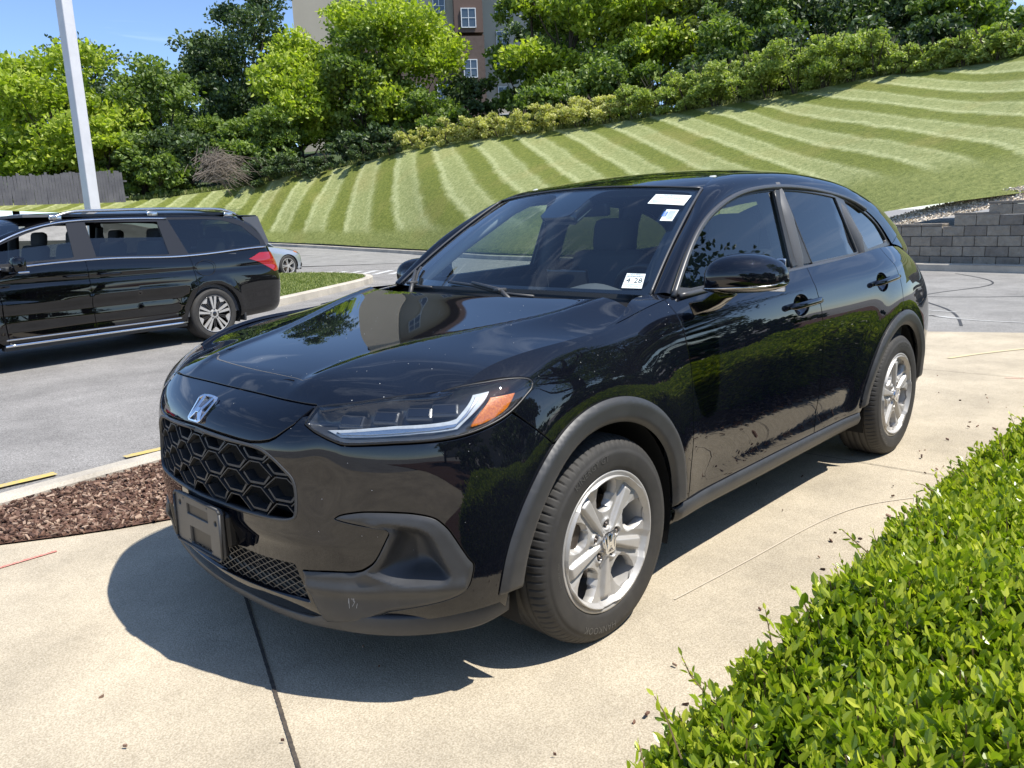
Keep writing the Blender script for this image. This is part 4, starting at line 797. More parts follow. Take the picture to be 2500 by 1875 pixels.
# ================= the black crossover in front =================
Z0=.338
def build_wheel(name,parent,R=.345,style=0,axle_y=.907,m_alloy='alloy',detail=True,width=.215,rim=.2324):
    """axis along y, outer face toward +y at y=0; centred on the hub"""
    wroot=empty(name);wroot.parent=parent
    w=width
    # tyre
    k=rim/.2324;s=(R-rim)/(.345-.2324)
    def rr(x): return rim+(x-.2324)*s
    prof=[(rr(.2290),-.012),(rr(.2345),-.004),(rr(.240),.002),(rr(.252),.005),(rr(.270),.008),(rr(.290),.0085),(rr(.300),.0075),(rr(.3015),.0055),(rr(.310),.004),(rr(.322),-.003),(rr(.329),-.010),(rr(.3345),-.018),(rr(.3395),-.030),(rr(.3425),-.045)]
    yt=-.045
    for gi in range(4):
        a=-.050-gi*.034
        prof+=[(rr(.3435+.0012*(1-abs(gi-1.5)/1.5)),a),(rr(.3437+.0012),a-.004)] if False else [(rr(.3442),a),(rr(.3442),a-.003)]
        prof+=[(rr(.3375),a-.0035),(rr(.3375),a-.0085),(rr(.3446),a-.009)]
    prof+=[(rr(.3440),-w+.028),(rr(.338),-w+.012),(rr(.325),-w+.0),(rr(.29),-w-.008),(rr(.24),-w+.004),(rr(.2290),-w+.012)]
    nseg=720 if detail else 64
    V=[];F=[];m=len(prof)
    for q in range(nseg):
        a=2*math.pi*q/nseg
        for j,(r,y) in enumerate(prof):
            if detail and q%9<2 and (.324<(r-rim)/s+.2324<.3436) and (y>-.052): r=r-.0045*s
            if detail and q%9<2 and abs(y+w-.02)<.02 and r>rr(.33): r-=.004
            V.append((r*math.cos(a),y,r*math.sin(a)))
    for q in range(nseg):
        q2=(q+1)%nseg
        for j in range(m-1): F.append([q*m+j,q2*m+j,q2*m+j+1,q*m+j+1])
    tyre=mobj('tyre',V,F,M['rubber'],wroot,True)
    if detail:
        # raised sidewall lettering
        def arc(txt,size,rad,a0,flipt=False,sp=1.0):
            V,F=text_tris(txt,size,sp);out=[]
            for x,y,_ in V:
                if not flipt: a=a0+x/rad;r=rad+y       # reads with feet to the hub
                else: a=a0-x/rad;r=rad-y
                out.append((-r*math.sin(a)*-1*(-1),r*math.cos(a)))
            return np.array(out),F
        for txt,size,a0,fl in (('KINERGY GT',.030,math.radians(20),False),('HANKOOK',.032,math.radians(180-14),False),('215/60R17  96H',.012,math.radians(95),False)):
            mb=MB();V,F=text_tris(txt,size,1.05);rad=.286 if size>.02 else .262
            P=[]
            for x,y,_ in V:
                a=-a0+x/rad;r=rad+y;q=-a      # clockwise seen from outside (x forward is to the left)
                P.append((-(r*math.sin(a)),.0102 if size>.02 else .0080,r*math.cos(a)))
            mb.add(P,F);mb.obj('lettering',M['letter'],tyre)
    # barrel, lip
    b=MB().lathe([(rim-.014,-.006),(rim-.004,.0),(rim+.0015,.001),(rim+.003,-.003),(rim+.001,-.010)],96)
    b.lathe([(rim-.014,-.006),(rim-.022,-.030),(rim-.026,-.10),(rim-.045,-.13),(rim-.03,-.19)],96)
    b.obj('rim_barrel',M[m_alloy] if style!=1 else M['gloss_black'],wroot,True)
    if style==0:
        def WF(u,v):
            x=np.asarray(u,float);z=np.asarray(v,float);r=np.hypot(x,z)+1e-9;th=np.degrees(np.arctan2(z,x))
            d=(th-56+36)%72-36;Lx=r*np.sin(np.radians(d));a=np.abs(Lx)
            wr=.0095+.012*np.clip((r-.05)/.14,0,1)
            ridge=1/(1+np.exp((a-wr)/.0014));ridge=ridge*(1/(1+np.exp((r-.190)/.0018)))
            y=-.024+.019*ridge+.006*np.clip((r-.16)/.04,0,1)*(1-ridge)
            y=y+.008*np.clip((a-wr-.004)/.022,0,1)*(1-ridge)
            y=y+(.0205)*np.clip((r-.203)/.012,0,1)
            y=np.where(r<.05,y*np.clip((r-.03)/.02,0,1)+(-.008)*(1-np.clip((r-.03)/.02,0,1)),y)
            dd=(th-92+36)%72-36;lr=np.hypot(r-.058*1,r*np.radians(dd)*1)
            y=y+.008*np.exp(-((lr-.017)/.006)**2)-.022*(1/(1+np.exp((lr-.0115)/.0012)))
            return np.stack([x,y,z],1)
        def po(r,a): return (r*math.cos(math.radians(a)),r*math.sin(math.radians(a)))
        outer=[po(.2185,a) for a in range(0,360,3)];holes=[]
        for q in range(5):
            c=92+72*q
            hp=[po(.203,c-12),po(.2045,c),po(.203,c+12),po(.185,c+15.5),po(.155,c+19),po(.128,c+20.5),po(.112,c+17),po(.102,c+9),po(.0985,c),po(.102,c-9),po(.112,c-17),po(.128,c-20.5),po(.155,c-19),po(.185,c-15.5)]
            holes.append(hp)
        panel('spokes',WF,outer,M[m_alloy],wroot,holes=holes,h=.0036,hedge=.004,gap=0,flange=.035,flip=-1,nrm='surf',round_=.002)
        hc=MB().lathe([(.0,.003),(.020,.003),(.0265,.0015),(.029,-.004),(.030,-.012)],40);hc.obj('hub_cap',M['satin'],wroot,True)
        logo=MB()
        for P in badge_polys(.034,.036): logo.prism(P,.0032,.0046,'y')
        fixn(logo.obj('emblem',M['chrome'],wroot))
        lg=MB()
        for q in range(5):
            a=math.radians(92+72*q);lg.lathe([(0,-.012),(.0075,-.012),(.0085,-.016),(.0085,-.034)],6,c=(.058*math.cos(a),0,.058*math.sin(a)))
            lg.lathe([(0,-.0105),(.0045,-.011),(.0045,-.013)],8,c=(.058*math.cos(a),0,.058*math.sin(a)))
        lg.obj('lug_nut',M['steel'],wroot,True)
        vs=MB().tube([(.17,-.05,-.115),(.158,-.03,-.10)],[.004,.004],8);vs.obj('valve_stem',M['plastic_dark'],wroot,True)
    elif style==1:   # machined two-tone wheel with paired blades
        dk=MB();lt=MB();n=5
        def po(r,a): return (r*math.cos(math.radians(a)),r*math.sin(math.radians(a)))
        for q in range(n):
            c=90+72*q
            for s_ in (-1,1):
                a=c+s_*10
                lt.prism([po(.045*k,a+9*s_),po(.05*k,a-12*s_),po(.222*k,a-5.5*s_),po(.222*k,a+3.5*s_)],-.03,-.008,'y')
            c2=c+36
            lt.prism([po(.225*k,c2-14),po(.19*k,c2-9),po(.165*k,c2),po(.19*k,c2+9),po(.225*k,c2+14)],-.032,-.010,'y')
            for s_ in (-1,1):
                dk.prism([po(.06*k,c2+10*s_),po(.06*k,c2+3*s_),po(.20*k,c2+1*s_),po(.20*k,c2+7*s_)],-.045,-.020,'y')
        lt.lathe([(rim-.016,-.02),(rim-.016,-.006),(rim-.003,-.001)],72);lt.lathe([(0,-.008),(.045,-.008),(.062,-.014),(.066,-.04)],40)
        fixn(dk.obj('dark_spokes',M['gloss_black'],wroot));fixn(lt.obj('spokes',M['alloy'],wroot))
        lg=MB()
        for q in range(5):
            a=math.radians(90+72*q);lg.lathe([(0,-.002),(.009,-.003),(.010,-.02)],6,c=(.058*math.cos(a),0,.058*math.sin(a)))
        lg.lathe([(0,-.003),(.028,-.003),(.03,-.01)],24);lg.obj('lug_nut',M['gloss_black'],wroot,True)
    else:
        lt=MB()
        def po(r,a): return (r*math.cos(math.radians(a)),r*math.sin(math.radians(a)))
        for q in range(5):
            c=90+72*q
            for s_ in (-1,1): lt.prism([po(.05*k,c+s_*20),po(.05*k,c-2*s_),po(.222*k,c+s_*5),po(.222*k,c+s_*11)],-.03,-.008,'y')
        lt.lathe([(0,-.006),(.05,-.008),(.06,-.03)],30);lt.lathe([(rim-.018,-.02),(rim-.016,-.006),(rim-.003,-.001)],60);fixn(lt.obj('spokes',M['alloy'],wroot))
    br=MB().lathe([(0,-.075),(.06,-.072),(.062,-.082),(.142,-.084),(.142,-.104),(.07,-.106)],48);br.obj('brake_disc',M['steel'],wroot,True)
    if detail:
        cb=MB().box((.115,-.085,.05),(.07,.075,.15),Matrix.Rotation(math.radians(-25),3,'Y'),.012);cb.box((.12,-.05,.055),(.05,.02,.10),Matrix.Rotation(math.radians(-25),3,'Y'),.008);cb.obj('brake_caliper',M['steel'],wroot)
    bk=MB().lathe([(0,-.16),(rim-.03,-.16)],32);bk.obj('inner_cover',M['black'],wroot)
    return wroot
def badge_polys(hw,hh):
    """slanted H inside a rounded trapezoid, as separate convex-ish polygons in (x,z); x is mirrored safe"""
    P=[];t=hw*.13
    o=[(-hw*.80,hh),(-hw*.3,hh*1.06),(hw*.3,hh*1.06),(hw*.80,hh),(hw*.98,hh*.75),(hw*.72,-hh*.85),(hw*.5,-hh*1.02),(-hw*.5,-hh*1.02),(-hw*.72,-hh*.85),(-hw*.98,hh*.75)]
    i=[(x*(1-.17),y*(1-.15)) for x,y in o];n=len(o)
    for k in range(n):
        P.append([o[k],o[(k+1)%n],i[(k+1)%n],i[k]])
    for s in (-1,1):
        P.append([(s*hw*.62,hh*.86),(s*hw*.36,hh*.86),(s*hw*.17,-hh*.02),(s*hw*.12,-hh*.42),(s*hw*.42,-hh*.84),(s*hw*.62,-hh*.80),(s*hw*.40,-hh*.1)])
    P.append([(-hw*.22,hh*.05),(hw*.22,hh*.05),(hw*.17,-hh*.32),(-hw*.17,-hh*.32)])
    return P
car=empty('parked_car',(0,0,0),label='black compact crossover with empty front plate bracket, parked on the concrete beside the hedge',cat='car')
F=TUBF;UE=F.us[-1];VT=F.vs[-1]
def uv(name): return [tuple(p) for p in OUT[name]]
def rev(a): return a[::-1]
def mir(a): return [(-x,y) for x,y in a]
def circ_uv(cx,cz,r,a0,a1,n,ug,flat=.0):
    a=np.radians(np.linspace(a0,a1,n));t=np.stack([cx+r*np.cos(a),cz+r*np.sin(a)],1)
    g=np.stack([ug-(t[:,0]-cx),np.clip(t[:,1]-.14,.05,.8)],1)
    return [tuple(p) for p in finv(F,t,g)]
_qa=np.linspace(.9,F.us[-1],4000);_xa=F(_qa,np.full(4000,.35))[:,0];UF=float(np.interp(0,-_xa*1.0,_qa));UR_=float(np.interp(2.655,-_xa,_qa));DU=UF-1.5709
BP=M['black_paint']
# opening of the front arch (slightly inside the flare), angles measured from car-forward, counter-clockwise to rear over the top
archF=circ_uv(.003,.325,.452,-6,184,60,UF);archR=circ_uv(-2.655,.325,.452,-6,186,60,UR_)
fl=circ_uv(.003,.33,.485,60,118,2,UF)
gr=uv('grille');gr[-1]=(.0767,.4155);gr[-2]=(.1554,.4145);gtop=(0,.6625);gbot=(0,.4150)
grille=[gtop]+gr+[gbot]+rev(mir(gr))
head=uv('head');nose=uv('nose')
noseR=[(0,VT),(.20,VT),(.40,VT),(.483,VT-.004)]+nose[1:]+[(0,.679)]
noseO=noseR+rev(mir(nose[1:]))+rev(mir([(.20,VT),(.40,VT),(.483,VT-.004)]))
panel('nose_panel',F,noseO,BP,car,h=.022,hedge=.012,gap=.0015)
fs=uv('fseam')
# bumper, half outline then mirrored
hb=[p for p in head[14:]]                      # lower headlight edge from rear corner to inner tip
arcpt=[p for p in archF if p[0]<UF and p[1]<.56]
arcf=[p for p in archF if p[0]<UF]
arcb=[p for p in arcf if p[1]<fs[-1][1]-.01]  # bottom part ahead of the wheel
arcb=sorted(arcb,key=lambda p:p[1])
low=[(1.0564,.1205),(1.015,.121),(.93,.1185),(.865,.112),(.80,.106),(.73,.101),(.6345,.092),(.50,.085),(.35,.085),(.18,.088)]
inner=rev(nose[1:])+[(.4895,.79),(.4800,.7500)]
bh=[(0,.674)]+[(x,y-.005) for x,y in inner]+ [(x-.0,y-.006) for x,y in rev(hb)] + [fs[1],fs[2]]+rev(arcb)+low+[(0,.088)]
bump=bh+rev(mir(bh[1:-1]))
fog=uv('fogA');mesh_=uv('mesh');mt=uv('mesht')
meshO=mt+[(0,.2715)]+rev(mir(mt))+mir(mesh_[1:3])+[(-.3323,.1459),(-.188,.1446),(-.08,.146),(.08,.146),(.188,.1446),(.3323,.1459)]+rev(mesh_[1:3])
panel('front_bumper',F,bump,BP,car,holes=[grille,smooth_closed(fog,4),mir(smooth_closed(fog,4)),meshO],h=.022,hedge=.010,flange=.02)
# chin lip between mesh and lip edge, matt plastic
# fenders
A=uv('A')
A=[(x_+DU,min(y_,VT)) for x_,y_ in ((2.052,VT),(2.052,.79),(2.052,.7528),(2.062,.69),(2.074,.6193),(2.082,.531),(2.087,.4497),(2.0895,.26),(2.0895,.1255))]
arcr=[p for p in archF if not(p[0]<UF and p[1]<fs[-1][1]-.01)]
# order of the arch: from rear-bottom over the top to front
def order_arch(a,rear_first=True):
    a=sorted(a,key=lambda p:-math.atan2(p[1]-.18,-(p[0]-UF)) if False else p[0],reverse=rear_first);return a
a2=circ_uv(.003,.325,.452,184,-6,60,UF);a2=[p for p in a2 if not(p[0]<UF and p[1]<fs[-1][1]-.005)]
fen=[(.922,VT-.0005)]+[(u,VT) for u in np.arange(.96,2.05+DU,.03)]+A+a2+[fs[2],fs[1],fs[0]]+[(x+.004,y+.002) for x,y in rev(head[8:14])]+[(head[7][0],head[7][1]+.005),(head[6][0],head[6][1]+.005)]
panel('fender',F,fen,BP,car,h=.025,hedge=.012,mirror=True)
B=[(x_+DU,min(y_,VT)) for x_,y_ in ((3.197,VT),(3.190,.805),(3.172,.763),(3.178,.718),(3.190,.6785),(3.199,.6087),(3.213,.4996),(3.228,.3808),(3.231,.264),(3.221,.125))]
C=[(x_+DU,min(y_,VT)) for x_,y_ in ((4.178,VT),(4.178,.79),(4.186,.764),(4.205,.735),(4.216,.6997),(4.216,.6643),(4.205,.6192),(4.190,.566))]
door_low=[(u,.125) for u in (2.4,2.8,3.1)]
def hel(hn,pn):
    hp=np.array(OUT[hn]);pp=np.array(OUT[pn]);vm=hp[:,1].mean()+.001;c=pp.mean(0);return [(c[0]-.01+.075*math.cos(a),vm-.001+.036*math.sin(a)) for a in np.linspace(0,2*math.pi,33)[:-1]]
panel('front_door',F,A+door_low+rev(B),BP,car,holes=[hel('h1','h1p')],h=.03,hedge=.012,mirror=True)
ar2=circ_uv(-2.655,.325,.452,-6,186,60,UR_)
ra=[p for p in ar2 if p[1]<.9 and p[0]<4.19+DU]
rd=B+[(3.46,.125),(3.70,.125)]+[p for p in sorted(ra,key=lambda p:p[0]) if p[0]<4.188+DU]+rev(C)
panel('rear_door',F,rd,BP,car,holes=[hel('h2','h2p')],h=.03,hedge=.012,mirror=True)
ra3=circ_uv(-2.655,.325,.452,-6,186,60,UR_);ra3=[p for p in ra3 if p[0]>4.192+DU]
ra3=sorted(ra3,key=lambda p:-math.degrees(math.atan2(0,1))) if False else ra3
q0=C+ra3+[(4.72,.13),(5.0,.14),(5.0,VT)]
panel('quarter_panel',F,q0,BP,car,h=.03,hedge=.014,mirror=True)
panel('rear_bumper',F,[(5.0,.05),(UE,.05),(UE,.45),(5.0,.45)],BP,car,h=.04,mirror=True,gap=.001)
panel('tailgate',F,[(5.0,.45),(UE,.45),(UE,VT),(5.0,VT)],BP,car,h=.04,mirror=True,gap=.001)
panel('tail_light',F,[(4.93,.60),(5.35,.62),(5.35,.70),(4.90,.73)],M['redlens'],car,h=.03,mirror=True,off=.006)
# roof, pillars
ks=STRF.us
P,Fc,U,W=grid(STRF,(ks[0],ks[-1]),(0,1),150,14)
def mirrored(name,P,Fc,m,par,**k):
    o=mobj(name,P,Fc,m,par,True,**k);Q=P.copy();Q[:,1]*=-1;mobj(name,Q,Fc[:,::-1] if isinstance(Fc,np.ndarray) else [f[::-1] for f in Fc],m,par,True,**k);return o
P=P.reshape(150,14,3);P=np.concatenate([P,P[:,-1:]*[1,.90,1]-[0,0,.006]],1);i=np.arange(149*14);a=i//14*15+i%14;Fc=np.stack([a,a+15,a+16,a+1],1);P=P.reshape(-1,3)
mirrored('roof_pillar',P,Fc,BP,car)
panel('roof',ROOFF,[(-1.022,s) for s in np.linspace(-.999,.999,30)]+[(x,.999) for x in np.linspace(-1.1,-3.25,30)]+[(-3.3,s) for s in np.linspace(.98,-.98,20)]+[(x,-.999) for x in np.linspace(-3.25,-1.1,30)],BP,car,h=.05,hedge=.03,gap=0,flange=.01,flip=1)
# tail: rear window and upper hatch closing the shell
def REARF(u,v):
    s=np.asarray(u,float);t=np.asarray(v,float);q=np.abs(s)**2.2
    a=np.stack([-3.40+.10*q,.63*s,1.47-.215*q],1);b=np.stack([-3.545+.16*q,.66*s,1.01+.03*q],1);p=a*(1-t)[:,None]+b*t[:,None];p[:,0]-=.10*np.sin(np.pi*t)*(1-.3*q);return p
P,Fc,_,_=grid(REARF,(-1,1),(0,1),30,12);mobj('hatch',P,Fc,BP,car)
panel('rear_window',REARF,[(-.78,.12),(.78,.12),(.84,.62),(-.84,.62)],M['privacy'],car,h=.05,off=.004,flip=-1,flange=0)
def QF(u,v):  # C-pillar foot between quarter glass tip and shoulder
    k=np.asarray(u,float);t=np.asarray(v,float)[:,None]
    a=spl([(0,-2.82,.707,1.276),(.5,-2.93,.738,1.172),(1,-3.20,.735,1.09)])(k) if False else None
    return None
tailA=spl([(0,-2.93,.745,1.160),(.35,-3.06,.752,1.135),(.7,-3.22,.745,1.075),(1,-3.40,.655,1.030)])
tailB=spl([(0,-3.30,.63,1.262),(.35,-3.37,.640,1.19),(.7,-3.43,.645,1.10),(1,-3.44,.65,1.03)])
def TF(u,v):
    u=np.asarray(u,float);t=np.asarray(v,float)[:,None];p=tailA(u)*(1-t)+tailB(u)*t;p[:,1]+=.02*np.sin(np.pi*t[:,0]);return p
P,Fc,_,_=grid(TF,(0,1),(0,1),16,8);mirrored('pillar_foot',P,Fc,BP,car)
# hood
def hood_edge():
    e=[]
    for x in np.linspace(.757,-.27,46): e.append((x,float(_ye(np.array(x)))-(.0015 if x<.72 else 0)))
    return e
he=hood_edge();_fu=np.linspace(-.478,.478,40);_fp=F(_fu,np.full(40,VT-.0005));front=[(p[0]-.0035,p[1]) for p in _fp]
cow=[(-.30,.772),(-.298,.72),(-.265,.60),(-.235,.45),(-.215,.25),(-.205,0)]
hoodO=front+he+cow+[(x,-y) for x,y in cow[::-1][1:]]+[(x,-y) for x,y in rev(he)]
panel('bonnet',HOODF,hoodO,BP,car,h=.02,hedge=.012,flip=1,gap=.001,flange=.012)
# cowl
def COWL(u,v):
    s=np.asarray(u,float);t=np.asarray(v,float);a=s*s;p=np.stack([-.20-.16*a-.22*t,.76*s,1.058-.012*a+.035*t-.03*np.sin(np.pi*t)],1);return p
P,Fc,_,_=grid(COWL,(-1,1),(0,1),30,6);mobj('cowl',P,Fc,M['plastic_dark'],car)
# windshield + black border + stickers
wsO=[(-.995,0),(.995,0),(.995,1),(-.995,1)]
WS=panel('windshield',WSF,wsO,M['ws'],car,h=.06,hedge=.03,gap=0,flange=0,flip=1)
def ring(o,i): return smooth_closed(o,4),smooth_closed(i,6)
bi=[(-.90,.12),(-.885,.085),(-.80,.072),(-.45,.048),(-.1,.034),(.3,.030),(.6,.032),(.86,.036),(.93,.048),(.955,.085),(.955,.2),(.95,.6),(.945,.90),(.90,.955),(.3,.965),(.19,.90),(.17,.78),(.15,.70),(.08,.665),(-.08,.665),(-.12,.72),(-.17,.90),(-.3,.965),(-.90,.955),(-.945,.90),(-.95,.6),(-.93,.2)]
panel('windshield_border',WSF,wsO,M['gloss_black'],car,holes=[smooth_closed(bi,5)],h=.04,hedge=.02,off=-.003,flip=1,gap=0,flange=0)
panel('camera_housing',WSF,[(-.14,.70),(.16,.70),(.18,.90),(-.17,.90)],M['gloss_black'],car,h=.03,off=-.006,flip=1,flange=.05)
panel('camera_bezel',WSF,[(-.08,.865),(.07,.865),(.13,.80),(-.09,.80)],M['greyint'],car,h=.03,off=-.0045,flip=1,flange=0)
hd=MB()
for s in (-1,1):
    pts=[tuple(WSF(np.array([s*1.0]),np.array([t]))[0]+np.array([0.006,0,.004])) for t in np.linspace(0,1,24)]
    hd.tube(pts,.0055,6)
pts=[tuple(WSF(np.array([s]),np.array([1.0]))[0]+np.array([0.002,0,.004])) for s in np.linspace(-1,1,30)]
hd.tube(pts,.0045,6);hd.obj('windshield_seal',M['trim'],car,True)
def sticker(name,q,items,m=M['plasticsign'],off=.0015,parent=WS):
    """q: four (s,t) corners TL TR BR BL; items: (x,y,w,h,mat) or (text,x,y,size,mat)"""
    q=np.array(q)
    def SF(u,v):
        u=np.asarray(u,float)[:,None];v=np.asarray(v,float)[:,None];st=q[3]*(1-u)*(1-v)+q[2]*u*(1-v)+q[1]*u*v+q[0]*(1-u)*v
        return WSF(st[:,0],st[:,1])
    def lift(P2,o):
        e=1e-3;n=normals(WSF,*(lambda st:(st[:,0],st[:,1]))(q[3]*(1-P2[:,:1])*(1-P2[:,1:])+q[2]*P2[:,:1]*(1-P2[:,1:])+q[1]*P2[:,:1]*P2[:,1:]+q[0]*(1-P2[:,:1])*P2[:,1:]))
        if n[:,0].mean()<0:n=-n
        return SF(P2[:,0],P2[:,1])+n*o
    U,V_=np.meshgrid(np.linspace(0,1,7),np.linspace(0,1,5),indexing='ij');P2=np.stack([U.ravel(),V_.ravel()],1);P=lift(P2,off)
    i=np.arange(6*4);a=i//4*5+i%4;base=mobj(name,P,np.stack([a,a+5,a+6,a+1],1),m,parent)
    d={}
    for it in items:
        if isinstance(it[0],str):
            t,x,y,sz,asp,mm=it;V,F2=text_tris(t,1.0);V=V[:,:2]*[sz/asp,sz]+[x,y]
        else:
            x,y,ww,hh,mm=it;V=np.array([(x,y),(x+ww,y),(x+ww,y+hh),(x,y+hh)]);F2=[[0,1,2,3]]
        D=d.setdefault(mm,([],[]));n=len(D[0]);D[0].extend(lift(V,off+.0008).tolist());D[1].extend([[k+n for k in f] for f in F2])
    for mm,(V,F2) in d.items(): mobj('print',V,F2,M[mm],base,False)
    return base
sticker('notice_sticker',[(.700,.914),(.955,.913),(.942,.799),(.690,.806)],[('THIS VEHICLE IS',.5,.86,.17,2.5,'stgreen'),('NOT FOR SALE',.48,.64,.21,2.5,'stgreen'),('SEE THE DEALER FOR RELEASE DATE',.5,.46,.11,2.9,'stgreen')]+[(.06,.30,.86,.03,'stgreen'),(.10,.20,.78,.025,'stgreen'),(.12,.10,.6,.02,'stgreen')])
sticker('holder_sticker',[(.832,.760),(.937,.752),(.937,.618),(.828,.618)],[],M['ws'],.001)
sticker('service_sticker',[(.849,.747),(.930,.747),(.926,.630),(.848,.629)],[(-.08,.36,.36,.44,'stblue')]+[(.33,y,.55,.03,'stgreen') for y in (.2,.3,.4,.5,.6,.7,.8)]+[(.0,y,.2,.03,'plasticsign') for y in (.44,.54,.64,.72)],off=.002)
sticker('inspection_sticker',[(.829,.156),(.929,.158),(.941,.046),(.837,.043)],[('NEW JERSEY',.5,.93,.11,1.0,'stgreen'),('NEW VEHICLE IN-SERVICE',.5,.82,.10,1.35,'stgreen'),('4',.22,.50,.46,1.0,'stdark'),('28',.72,.50,.46,1.05,'stdark'),('INSPECTION',.5,.13,.11,1.0,'stgreen'),(.05,.24,.9,.015,'stgreen'),(.05,.76,.9,.015,'stgreen'),(.42,.25,.012,.5,'stgreen')],off=.002)
# wipers
def wp(s,t,o=.012):
    p=WSF(np.array([s]),np.array([t]))[0];n=normals(WSF,np.array([s]),np.array([t]))[0];n=n if n[0]>0 else -n;return tuple(p+n*o)
for arm,(a,b,c,d) in (('wiper',((.30,-.14),(.16,-.055),(-.10,-.004),(-.36,.02))),('wiper',((-.62,-.13),(-.72,-.02),(-.86,.10),(-.90,.16)))):
    mb=MB();mb.tube([wp(*a,.02),wp(*b,.03),wp(*c,.028)],[.012,.010,.007],8);mb.tube([wp(b[0]+.22,b[1]-.01,.010),wp(*b,.012),wp(*c,.012),wp(*d,.012)],.007,6);mb.box(wp(*b,.03),(.05,.03,.015),None,.004);mb.obj(arm,M['plastic'],car,True)
# door glass, frames, pillars
fc=np.array(FRM)
fcurve=STRF(np.linspace(ks[0],ks[-1],90),np.zeros(90))
ktop=[(p[0],p[2]) for p in fcurve]
belt=spl([(-3.0,1.163),(-2.93,1.163),(-2.6,1.146),(-2.27,1.131),(-2.0,1.123),(-1.5,1.108),(-1.0,1.095),(-.5,1.080)])
def inner_curve(d):
    out=[]
    P=np.array(ktop);T=np.gradient(P,axis=0);Nn=np.stack([T[:,1],-T[:,0]],1);Nn/=np.linalg.norm(Nn,axis=1,keepdims=True)
    c=P-Nn*d
    if ((c-np.array([-1.7,1.2]))**2).sum()>((P-np.array([-1.7,1.2]))**2).sum(): c=P+Nn*d
    return c
def seg(lo,hi,d,dz=.014):
    """window outline between x=lo(front, at belt / top) and hi"""
    c=inner_curve(d);return c
def xb(l,z): # slanted pillar edge: l=(x at belt, x at top)
    return l[0]+(l[1]-l[0])*(z-1.10)/.36
def win(l,r,d=.022,dz=.012):
    c=inner_curve(d);pts=[]
    for x,z in c:
        ok=True
        if l is not None and x>xb(l,z): ok=False
        if r is not None and x<xb(r,z): ok=False
        if z<float(belt(np.array(x)))+dz: ok=False
        if ok: pts.append((x,z))
    def endp(e,ref):
        # intersection of slanted edge with curve
        best=min(((abs(x-xb(e,z)),x,z) for x,z in c),key=lambda q:q[0]);return (xb(e,best[2]),best[2])
    out=[]
    if l is not None: out=[(xb(l,1.10),float(belt(np.array(xb(l,1.10))))+dz),endp(l,0)]
    else:
        x,z=pts[0];out=[(x-.002+.02,float(belt(np.array(x)))+dz)] if False else []
    out+=pts
    if r is not None: out+=[endp(r,0),(xb(r,1.12),float(belt(np.array(xb(r,1.12))))+dz)]
    # close along the belt
    x1=out[-1][0];x0=out[0][0];out+=[(x,float(belt(np.array(x)))+dz) for x in np.linspace(x1,x0,14)[1:-1]]
    return out
Bp=(-1.515,-1.560);Bq=(-1.735,-1.640);Cp=(-2.345,-2.225);Cq=(-2.52,-2.33)
g1_=win(None,Bp);g2_=win(Bq,Cp);g3_=win(Cq,None,.020,.010)
def sidepanel(name,O,m,off,**k): return panel(name,GLSF,O,m,car,h=.04,hedge=.02,off=off,flip=1 if False else SGN,**k)
_n=normals(GLSF,np.array([-1.5]),np.array([1.2]))[0];SGN=1 if _n[1]>0 else -1
for nm,O,mm in (('side_window',g1_,'tint'),('side_window',g2_,'privacy'),('quarter_window',g3_,'privacy')):
    panel(nm,GLSF,O,M[mm],car,h=.05,hedge=.02,off=-.008,flip=SGN,gap=-.004,flange=0,mirror=True)
fullO=[(p[0],p[2]) for p in fcurve]
fullO=fullO+[(x,float(belt(np.array(x)))-.012) for x in np.linspace(-2.93,-.54,30)]
panel('window_frame',GLSF,fullO,M['trim'],car,holes=[g1_,g2_,g3_],h=.05,hedge=.012,off=.0,flip=SGN,gap=.001,flange=.014,mirror=True)
# bright-edged outer moulding along the top of the doors
mb=MB()
for s in (1,-1):
    pts=[(p[0]+.0,(p[1]+.004)*s,p[2]-.004) for p in STRF(np.linspace(ks[0],ks[9],80),np.full(80,-.0))]
    mb.tube(pts,.0115,8)
mb.obj('window_moulding',M['trim'],car,True)
mb=MB()
for s in (1,-1):
    pts=[tuple((lambda p:(p[0],(p[1]+.010)*s,p[2]))(GLSF(np.array([x]),np.array([float(belt(np.array(x)))-.006]))[0])) for x in np.linspace(-.56,-2.38,40)]
    mb.tube(pts,.012,8)
mb.obj('belt_moulding',M['trim'],car,True)
mb=MB()
for s in (1,-1):
    for e,o in ((Bp,.010),(Bq,-.010)):
        pts=[(xb(e,z)-o*0,(float(GLSF(np.array([xb(e,z)]),np.array([z]))[0][1])+.003)*s,z) for z in np.linspace(1.115,1.455,12)];mb.tube(pts,.006,6)
mb.obj('pillar_trim',M['trim'],car,True)
panel('pillar_applique',GLSF,[(xb(Bp,1.115)-.006,1.117),(xb(Bp,1.46)-.006,1.462),(xb(Bq,1.46)+.006,1.462),(xb(Bq,1.115)+.006,1.122)],M['plastic'],car,h=.05,off=.006,flip=SGN,flange=.006,mirror=True)
